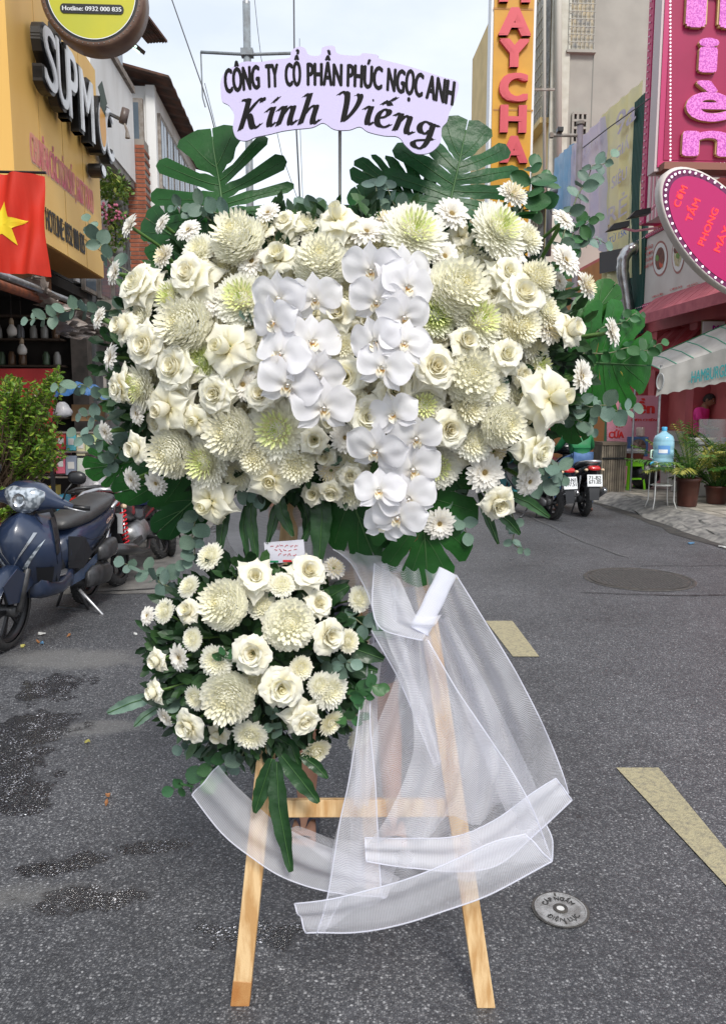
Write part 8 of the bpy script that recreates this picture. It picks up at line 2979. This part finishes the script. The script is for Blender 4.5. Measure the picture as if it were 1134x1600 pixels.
for low, n_ in ((False, 2600), (True, 1000)):
 c_, r_ = (LC_, LR) if low else (UC, UR)
 for k in range(n_):
  a, q = rs.uniform(0, 2 * pi), sqrt(rs.random()) * 1.0
  q = q * (.93 + .10 * rs.random())
  px, py = (c_[0] - 20 + r_[0] * .84 * q * cos(a), c_[1] - 2 + r_[1] * .70 * q * sin(a)) if not low else (c_[0] + r_[0] * .90 * q * cos(a), c_[1] + r_[1] * .86 * q * sin(a))
  if not low and py > 770:
   continue
  Y = surf_y(px, py, low) + .05 + .10 * rs.random()
  p = P(px, py, Y)
  d = Vector((cos(a) * .9 + rs.uniform(-.7, .7), rs.uniform(-.9, .1), -sin(a) * .9 + rs.uniform(-.7, .7)))
  leaf_quad(fill, p, d, Vector((rs.uniform(-.6, .6), -1, rs.uniform(-.4, .8))), rs.uniform(.03, .06), rs.uniform(.014, .03), rs.random())
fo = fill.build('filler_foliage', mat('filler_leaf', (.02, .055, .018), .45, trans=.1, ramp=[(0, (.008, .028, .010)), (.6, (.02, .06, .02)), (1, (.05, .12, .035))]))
fo['kind'] = 'stuff'
fo['label'] = 'dark green filler leaves packed between the white flowers'
fo['category'] = 'foliage'
# ------------------------------------------------------------ printed plaque
PY = 1.90
pq_ = thing('printed_plaque', 'lilac cut-out plaque with black Vietnamese condolence lettering above the flowers', 'sign', P(531, 150, PY))
pi_ = local(pq_)
out = [(345, 128), (352, 112), (372, 100), (385, 96), (404, 97), (430, 93), (452, 90), (455, 80), (465, 73), (476, 75), (483, 86), (500, 86), (504, 74), (522, 72), (528, 84), (560, 87), (567, 83), (590, 86), (594, 92), (640, 104), (690, 120), (715, 128), (713, 150), (703, 172), (698, 190), (690, 200), (688, 222), (672, 238), (650, 240), (634, 228), (622, 214), (600, 212), (575, 206), (562, 198), (545, 203), (522, 202), (505, 192), (488, 199), (460, 202), (440, 205), (420, 210), (400, 214), (385, 220), (370, 216), (364, 200), (366, 180), (358, 165), (347, 158), (345, 142)]
sm = []
nO = len(out)
for i in range(nO):
 p0, p1, p2, p3 = out[i - 1], out[i], out[(i + 1) % nO], out[(i + 2) % nO]
 for k in range(4):
  t0 = k / 4
  sm.append(tuple(.5 * ((2 * p1[j]) + (-p0[j] + p2[j]) * t0 + (2 * p0[j] - 5 * p1[j] + 4 * p2[j] - p3[j]) * t0 * t0 + (-p0[j] + 3 * p1[j] - 3 * p2[j] + p3[j]) * t0 ** 3) for j in (0, 1)))
def pv(x, y, off=0.0):
 """on the plaque plane: upright, thin"""
 p = P(x, y, PY)
 return Vector((p.x, PY - off * .22, p.z)) - Vector(pq_.location)
lil = mat('lilac_board', (.56, .50, .72), .45)
M().prism([pv(x, y) for x, y in sm][::-1], (0, .006, 0)).build('board', lil, pq_)
inkm = mat('black_ink', (.006, .005, .005), .5, spec=.15)
seg_words = [('CÔNG', 351, 407), ('TY', 415, 436), ('CỔ', 445, 471), ('PHẦN', 479, 535), ('PHÚC', 541, 597), ('NGỌC', 603, 660), ('ANH', 664, 708)]
def arc_y(x):
 u = (x - 528) / 180
 return 134 + 22 * u * u + 8 * u + (1.5 * u ** 3)
WCAP = 36
for word, x0, x1 in seg_words:
 vs_, fs = glyphs(word)
 w0 = max(v.x for v in vs_)
 m = M()
 nb = 7
 for k in range(nb):
  base = []
  for v in vs_:
   hx = (k / (nb - 1)) * 2.8
   x = x0 + v.x / w0 * (x1 - x0 - 2.8) + hx
   sl = (arc_y(x + 1) - arc_y(x - 1)) / 2
   hy = v.y / .73 * WCAP * (1.0 + .10 * abs((x - 528) / 180))
   base.append(pv(x + hy * sl * .35, arc_y(x) - hy * 1.0, .0022 + .00025 * k))
  m.add(base, fs)
 for k in range(3):
  base = []
  for v in vs_:
   x = x0 + v.x / w0 * (x1 - x0 - 2.8) + 1.4
   sl = (arc_y(x + 1) - arc_y(x - 1)) / 2
   hy = v.y / .73 * WCAP * (1.0 + .10 * abs((x - 528) / 180)) + (k - 1) * 1.0
   base.append(pv(x + hy * sl * .35, arc_y(x) - hy, .0042 + .00025 * k))
  m.add(base, fs)
 m.build('lettering', inkm, pq_)
NIB = Vector((.17, .075))
def bez(p, n=10):
 if len(p) == 2:
  return [Vector(p[0]).lerp(Vector(p[1]), i / n) for i in range(n + 1)]
 out_ = []
 P0, P1, P2, P3 = [Vector(q) for q in p]
 for i in range(n + 1):
  t0 = i / n
  out_.append(P0 * (1 - t0) ** 3 + P1 * 3 * t0 * (1 - t0) ** 2 + P2 * 3 * t0 * t0 * (1 - t0) + P3 * t0 ** 3)
 return out_
GL = {
 'K': (.92, [[(-.02, 1.0), (.08, 1.06), (.16, 1.02), (.22, .98)], [(.22, 1.0), (.20, .7), (.14, .3), (.08, 0)], [(.14, .42), (.35, .62), (.48, .95), (.66, 1.0)], [(.66, 1.0), (.72, 1.0), (.74, .95), (.72, .88)], [(.26, .50), (.44, .42), (.40, .05), (.58, .0)], [(.58, .0), (.66, .0), (.72, .06), (.76, .12)]]),
 'í': (.42, [[(.0, .52), (.08, .62), (.16, .66), (.22, .62)], [(.22, .64), (.18, .4), (.10, .08), (.2, .01)], [(.2, .01), (.26, .0), (.32, .06), (.36, .12)], [(.20, .82), (.34, .98)]]),
 'i': (.42, [[(.0, .52), (.08, .62), (.16, .66), (.22, .62)], [(.22, .64), (.18, .4), (.10, .08), (.2, .01)], [(.2, .01), (.26, .0), (.32, .06), (.36, .12)], [(.22, .87), (.27, .89)]]),
 'n': (.78, [[(.0, .52), (.06, .62), (.14, .66), (.20, .62)], [(.20, .64), (.16, .4), (.12, .2), (.06, 0)], [(.16, .34), (.26, .54), (.42, .70), (.50, .60)], [(.50, .62), (.54, .5), (.38, .12), (.50, .01)], [(.50, .01), (.56, .0), (.62, .06), (.68, .14)]]),
 'h': (.80, [[(.06, .96), (.14, 1.04), (.20, 1.06), (.24, 1.0)], [(.24, 1.04), (.20, .7), (.12, .3), (.06, 0)], [(.14, .32), (.26, .54), (.44, .70), (.52, .60)], [(.52, .62), (.56, .5), (.40, .12), (.52, .01)], [(.52, .01), (.58, .0), (.64, .06), (.70, .14)]]),
 'V': (.95, [[(-.02, .92), (.08, 1.04), (.2, 1.08), (.26, .96)], [(.26, 1.0), (.34, .7), (.26, .3), (.28, 0)], [(.30, .02), (.55, .30), (.72, .62), (.74, .90)], [(.74, .88), (.74, 1.0), (.66, 1.04), (.60, .96)]]),
 'ế': (.66, [[(.12, .32), (.44, .36), (.52, .66), (.34, .66)], [(.34, .66), (.14, .64), (.02, .36), (.08, .14)], [(.08, .14), (.14, -.04), (.40, -.02), (.52, .16)], [(.16, .80), (.32, .97)], [(.32, .97), (.44, .82)], [(.46, 1.0), (.60, 1.16)]]),
 'g': (.72, [[(.50, .60), (.40, .70), (.16, .68), (.10, .42)], [(.10, .42), (.08, .16), (.34, .10), (.48, .42)], [(.54, .66), (.50, .3), (.46, -.10), (.30, -.30)], [(.30, -.30), (.16, -.44), (-.06, -.36), (-.04, -.22)], [(-.04, -.22), (.02, -.08), (.40, -.02), (.62, .14)], [(.54, .64), (.62, .68), (.66, .66), (.70, .62)]]),
}
def script(word, x0, x1, hgt, yfun, parent):
 tot = sum(GL[c][0] for c in word)
 sx = (x1 - x0) / tot
 adv = 0
 zz = 0
 for c in word:
  w, strokes = GL[c]
  m = M()
  for st in strokes:
   zz += 1
   pts = bez(st)
   rows = []
   for q in pts:
    row = []
    for sgn in (-1, 1):
     u = Vector((q.x, q.y, 0)) if len(q) == 2 else q
     ux, uy = u.x + sgn * NIB.x * .5, u.y + sgn * NIB.y * .5
     X = x0 + (adv + ux + uy * .16) * sx
     row.append(pv(X, yfun(X) - uy * hgt, .0022 + .0002 * (zz % 6)))
    rows.append(row)
   m.grid(rows)
   rows = []
   for q in pts:
    row = []
    for sgn in (-1, 1):
     ux, uy = q.x - sgn * .015, q.y + sgn * .035
     X = x0 + (adv + ux + uy * .16) * sx
     row.append(pv(X, yfun(X) - uy * hgt, .0036 + .0002 * (zz % 6)))
    rows.append(row)
   m.grid(rows)
  m.build('letter', inkm, parent)
  adv += w
NIB = Vector((.205, .08))
script('Kính', 372, 502, 45, lambda x: 206 - .16 * (x - 372) + .0006 * (x - 372) ** 2 - 2, pq_)
script('Viếng', 524, 680, 45, lambda x: 189 + .06 * (x - 524) + .0011 * (x - 524) ** 2, pq_)
cd = P(445, 862, 1.86)
cdt = thing('gift_card', 'small white card with red handwriting and a green-red edge, taped to the pine board', 'card', cd)
k_ = mpp(cd)
M().box((0, 0, 0), (62 * k_, .0015, 34 * k_), Matrix.Rotation(-.08, 3, 'Y')).build('card', mat('card_white', (.66, .66, .72), .4, (.55, .55, .64), 12, bump=.3, bscale=15), cdt)
m = M()
redink = mat('red_ink', (.55, .05, .07), .5)
rs = random.Random(3)
for ln in range(3):
 x = -22 + 6 * ln
 while x < 20 - ln * 3:
  pts = [Vector(((x + i * 1.6) * k_, -.002, (9 - ln * 7 + rs.uniform(-2, 2.4)) * k_)) for i in range(4)]
  m.tube(pts, .0007, 4)
  x += rs.uniform(6, 9)
m.build('handwriting', redink, cdt)
M().box((-18 * k_, -.0016, -15.5 * k_), (16 * k_, .001, 3 * k_)).build('green_edge', mat('card_green', (.02, .22, .10), .5), cdt)
M().box((12 * k_, -.0016, -14.5 * k_), (30 * k_, .001, 3 * k_)).build('red_edge', mat('card_red', (.6, .02, .03), .5), cdt)
# ------------------------------------------------------------ tulle
def tulle_mat(name, dens, scale=820, col=(.93, .94, 1.0)):
 m = bpy.data.materials.new(name)
 m.use_nodes = True
 t = m.node_tree
 N, L = t.nodes, t.links
 pr = N['Principled BSDF']
 pr.inputs['Base Color'].default_value = col + (1,)
 pr.inputs['Roughness'].default_value = .5
 tr = N.new('ShaderNodeBsdfTranslucent')
 tr.inputs[0].default_value = col + (1,)
 ms = N.new('ShaderNodeMixShader')
 ms.inputs[0].default_value = .5
 L.new(pr.outputs[0], ms.inputs[1])
 L.new(tr.outputs[0], ms.inputs[2])
 tp = N.new('ShaderNodeBsdfTransparent')
 mm = N.new('ShaderNodeMixShader')
 at = N.new('ShaderNodeAttribute')
 at.attribute_name = 't'
 co = N.new('ShaderNodeUVMap')
 wv = N.new('ShaderNodeTexWave')
 wv.bands_direction = 'Y'
 wv.inputs['Scale'].default_value = scale / 10
 wv.inputs['Distortion'].default_value = 2.6
 wv.inputs['Detail'].default_value = 2
 L.new(co.outputs[0], wv.inputs['Vector'])
 nz_ = N.new('ShaderNodeTexNoise')
 nz_.inputs['Scale'].default_value = 5
 nz_.inputs['Detail'].default_value = 3
 L.new(co.outputs[0], nz_.inputs['Vector'])
 a = N.new('ShaderNodeMapRange')
 a.inputs['To Min'].default_value = dens - .085
 a.inputs['To Max'].default_value = dens + .10
 L.new(wv.outputs['Fac'], a.inputs['Value'])
 b = N.new('ShaderNodeMapRange')
 b.inputs['From Min'].default_value = .3
 b.inputs['From Max'].default_value = .7
 b.inputs['To Min'].default_value = -.09
 b.inputs['To Max'].default_value = .12
 L.new(nz_.outputs['Fac'], b.inputs['Value'])
 s1_ = N.new('ShaderNodeMath')
 L.new(a.outputs[0], s1_.inputs[0])
 L.new(b.outputs[0], s1_.inputs[1])
 s2_ = N.new('ShaderNodeMath')
 s2_.use_clamp = True
 L.new(s1_.outputs[0], s2_.inputs[0])
 L.new(at.outputs['Fac'], s2_.inputs[1])
 L.new(s2_.outputs[0], mm.inputs[0])
 L.new(tp.outputs[0], mm.inputs[1])
 L.new(ms.outputs[0], mm.inputs[2])
 L.new(mm.outputs[0], N['Material Output'].inputs[0])
 return m
tl1 = tulle_mat('tulle_single', .30)
tl2 = tulle_mat('tulle_double', .44)
tl3 = tulle_mat('tulle_folded', .66)
hemm = mat('tulle_hem', (.86, .87, .95), .45, trans=.4, alpha=.7)
tul = thing('tulle_drape', 'sheer white tulle draped round the easel with stiff rolled hems and folded bands', 'tulle')
def cr(pts, n):
 """Catmull-Rom through photo points, then world"""
 out_ = []
 m_ = len(pts) - 1
 for i in range(n + 1):
  f = i / n * m_
  k = min(int(f), m_ - 1)
  t0 = f - k
  p0, p1, p2, p3 = pts[max(0, k - 1)], pts[k], pts[k + 1], pts[min(m_, k + 2)]
  out_.append(tuple(.5 * ((2 * p1[j]) + (-p0[j] + p2[j]) * t0 + (2 * p0[j] - 5 * p1[j] + 4 * p2[j] - p3[j]) * t0 * t0 + (-p0[j] + 3 * p1[j] - 3 * p2[j] + p3[j]) * t0 ** 3) for j in range(3)))
 return out_
def drape(name, A1, A2, mt_, n=40, w=16, ripple=.012, rf=9.0, hem=(True, True), bulge=0.0, seed=0, ends=(False, False), hr=.0016):
 """surface ruled between two curves of (px,py,Y)"""
 a = cr(A1, n)
 b = cr(A2, n)
 rows = []
 for i in range(n + 1):
  pa, pb = P(*a[i]), P(*b[i])
  row = []
  for j in range(w + 1):
   q = j / w
   p = pa.lerp(pb, q)
   ed = sin(pi * q)
   p = p + Vector((0, -bulge * ed + ripple * ed * sin(q * rf + seed + i * .06) + ripple * .6 * mn.noise(Vector((i * .12, q * 3, seed))), 0))
   row.append(p)
  rows.append(row)
 m = M()
 m.grid(rows, t=lambda x, y: .0001 + .10 * max(0, abs(y - .5) * 2 - .9) * 10 * .3)
 me = m.mesh(name, mt_, True)
 uv = me.uv_layers.new(name='UVMap')
 acc = [0.0]
 for i in range(n):
  acc.append(acc[-1] + (rows[i + 1][w // 2] - rows[i][w // 2]).length)
 wd = [sum((rows[i][j + 1] - rows[i][j]).length for j in range(w)) for i in range(n + 1)]
 nvv = w + 1
 for poly in me.polygons:
  for li, vi in zip(poly.loop_indices, poly.vertices):
   i, j = divmod(vi, nvv)
   uv.data[li].uv = (wd[i] * j / w, acc[i])
 o = link(name, me, tul)
 if hem[0]:
  M().tube([r[0] for r in rows], hr, 6).build('hem', hemm, o, True)
 if hem[1]:
  M().tube([r[-1] for r in rows], hr, 6).build('hem', hemm, o, True)
 if ends[0]:
  M().tube(rows[0], hr, 6).build('hem', hemm, o, True)
 if ends[1]:
  M().tube(rows[-1], hr, 6).build('hem', hemm, o, True)
 return o
drape('panel', [(596, 880, 1.86), (600, 985, 1.80), (640, 1090, 1.76), (640, 1200, 1.72), (575, 1320, 1.70)],
  [(712, 898, 1.86), (758, 972, 1.84), (812, 1062, 1.82), (862, 1165, 1.80), (888, 1240, 1.78)], tl1, n=60, w=28, ripple=.04, rf=24, hem=(False, True), seed=1)
drape('panel', [(640, 985, 1.80), (610, 1080, 1.80), (560, 1200, 1.80), (525, 1300, 1.78), (512, 1400, 1.76)],
  [(668, 1000, 1.78), (715, 1080, 1.76), (772, 1165, 1.74), (825, 1250, 1.72), (862, 1345, 1.72)], tl1, n=50, w=26, ripple=.035, rf=19, hem=(False, True), seed=2)
drape('panel', [(566, 985, 1.93), (556, 1080, 1.92), (548, 1200, 1.90), (548, 1335, 1.87)],
  [(672, 990, 1.91), (688, 1090, 1.90), (700, 1200, 1.88), (712, 1300, 1.86)], tl1, n=40, w=22, ripple=.03, rf=17, hem=(False, False), seed=21)
drape('fold', [(672, 965, 1.85), (700, 1050, 1.83), (742, 1150, 1.80), (790, 1270, 1.77)],
  [(700, 965, 1.84), (748, 1050, 1.82), (800, 1150, 1.80), (842, 1240, 1.77)], tl1, n=40, w=14, ripple=.02, rf=11, hem=(False, False), seed=22)
drape('fold', [(585, 880, 1.84), (582, 950, 1.80), (600, 985, 1.78), (660, 1000, 1.77)],
  [(625, 905, 1.83), (640, 940, 1.80), (655, 965, 1.78), (690, 960, 1.78)], tl2, ripple=.012, rf=8, hem=(True, False), seed=3)
drape('fold', [(580, 985, 1.82), (622, 1060, 1.80), (652, 1130, 1.79), (680, 1200, 1.79)],
  [(630, 990, 1.80), (645, 1050, 1.79), (668, 1110, 1.78), (690, 1190, 1.78)], tl2, ripple=.01, rf=8, hem=(True, False), seed=4)
drape('fold', [(520, 858, 1.90), (548, 880, 1.88), (575, 930, 1.86), (590, 985, 1.84)],
  [(600, 870, 1.88), (612, 900, 1.86), (625, 940, 1.84), (650, 985, 1.82)], tl2, ripple=.02, rf=9, hem=(True, False), seed=5)
drape('fold', [(540, 1010, 1.88), (552, 1100, 1.88), (556, 1180, 1.84), (552, 1260, 1.80)],
  [(600, 1000, 1.86), (590, 1090, 1.86), (590, 1170, 1.84), (575, 1260, 1.80)], tl2, ripple=.015, rf=7, hem=(False, False), seed=6)
drape('fall', [(572, 990, 1.90), (560, 1120, 1.80), (545, 1220, 1.76), (530, 1290, 1.74), (512, 1400, 1.72), (495, 1458, 1.71)],
  [(584, 990, 1.90), (578, 1120, 1.80), (586, 1220, 1.77), (590, 1300, 1.76), (596, 1395, 1.74), (604, 1400, 1.74)], tl1, ripple=.01, hem=(True, True), seed=7)
drape('band', [(570, 1309, 1.74), (640, 1310, 1.73), (715, 1306, 1.72), (775, 1280, 1.72), (830, 1240, 1.73), (868, 1216, 1.74)],
  [(572, 1346, 1.73), (640, 1356, 1.72), (715, 1362, 1.71), (780, 1350, 1.71), (840, 1300, 1.72), (893, 1250, 1.73)], tl3, ripple=.006, hem=(True, True), ends=(True, True), seed=8)
drape('band', [(460, 1412, 1.72), (540, 1400, 1.71), (610, 1382, 1.70), (700, 1348, 1.69), (770, 1316, 1.69), (820, 1303, 1.70)],
  [(478, 1458, 1.71), (540, 1458, 1.70), (620, 1446, 1.68), (705, 1420, 1.67), (780, 1390, 1.67), (862, 1346, 1.68)], tl2, ripple=.008, hem=(True, True), ends=(True, True), seed=9, hr=.0018)
drape('band', [(460, 1412, 1.72), (475, 1440, 1.735), (486, 1458, 1.73), (498, 1459, 1.72)],
  [(535, 1403, 1.74), (525, 1420, 1.74), (515, 1440, 1.73), (505, 1459, 1.72)], tl1, ripple=.003, hem=(False, True), seed=10)
drape('band', [(820, 1303, 1.72), (838, 1280, 1.74), (846, 1275, 1.75)],
  [(862, 1346, 1.71), (862, 1310, 1.73), (845, 1275, 1.76)], tl2, ripple=.003, hem=(False, True), seed=11)
drape('sweep', [(342, 1196, 1.86), (380, 1238, 1.84), (440, 1290, 1.81), (510, 1322, 1.79), (570, 1345, 1.78), (625, 1372, 1.77)],
  [(300, 1242, 1.85), (345, 1300, 1.82), (400, 1345, 1.79), (460, 1378, 1.77), (530, 1396, 1.75), (604, 1402, 1.75)], tl2, ripple=.010, hem=(False, True), ends=(True, False), seed=12)
drape('sweep', [(470, 1292, 1.83), (520, 1310, 1.80), (570, 1318, 1.79), (625, 1335, 1.78)],
  [(440, 1290, 1.81), (510, 1345, 1.79), (565, 1385, 1.77), (604, 1402, 1.75)], tl1, ripple=.006, hem=(False, False), seed=13)
drape('veil', [(345, 800, 1.98), (360, 850, 1.97), (400, 900, 1.96), (420, 930, 1.96)],
  [(535, 780, 1.98), (545, 850, 1.96), (560, 900, 1.94), (560, 950, 1.93)], tl2, ripple=.03, rf=12, hem=(False, True), seed=14)
drape('veil', [(535, 800, 1.95), (545, 860, 1.93), (560, 930, 1.92), (575, 1000, 1.92)],
  [(620, 840, 1.93), (640, 880, 1.92), (665, 930, 1.90), (670, 990, 1.90)], tl1, ripple=.03, rf=12, hem=(False, False), seed=15)
a, b = P(655, 986, 1.785), P(700, 893, 1.83)
m = M()
rows = []
n_ = 30
L_ = (b - a).length
dn_ = (b - a).normalized()
x_ = dn_.cross(Vector((0, -1, 0))).normalized()
y_ = x_.cross(dn_)
for i in range(12):
 f = i / 11
 row = []
 for k in range(n_ + 1):
  an = k / n_ * 2 * pi * 1.6
  r = (.021 + .004 * k / n_) * (1 + .03 * sin(i * 1.3))
  row.append(a + dn_ * L_ * f + x_ * r * cos(an) + y_ * r * .42 * sin(an))
 rows.append(row)
m.grid(rows, t=.22)
me = m.mesh('roll', tl2, True)
uv = me.uv_layers.new(name='UVMap')
for poly in me.polygons:
 for li, vi in zip(poly.loop_indices, poly.vertices):
  i, j = divmod(vi, n_ + 1)
  uv.data[li].uv = (j * .005, i * .02)
rl = link('roll', me, tul)
M().tube(rows[0][:22], .002, 5).build('hem', hemm, rl, True)
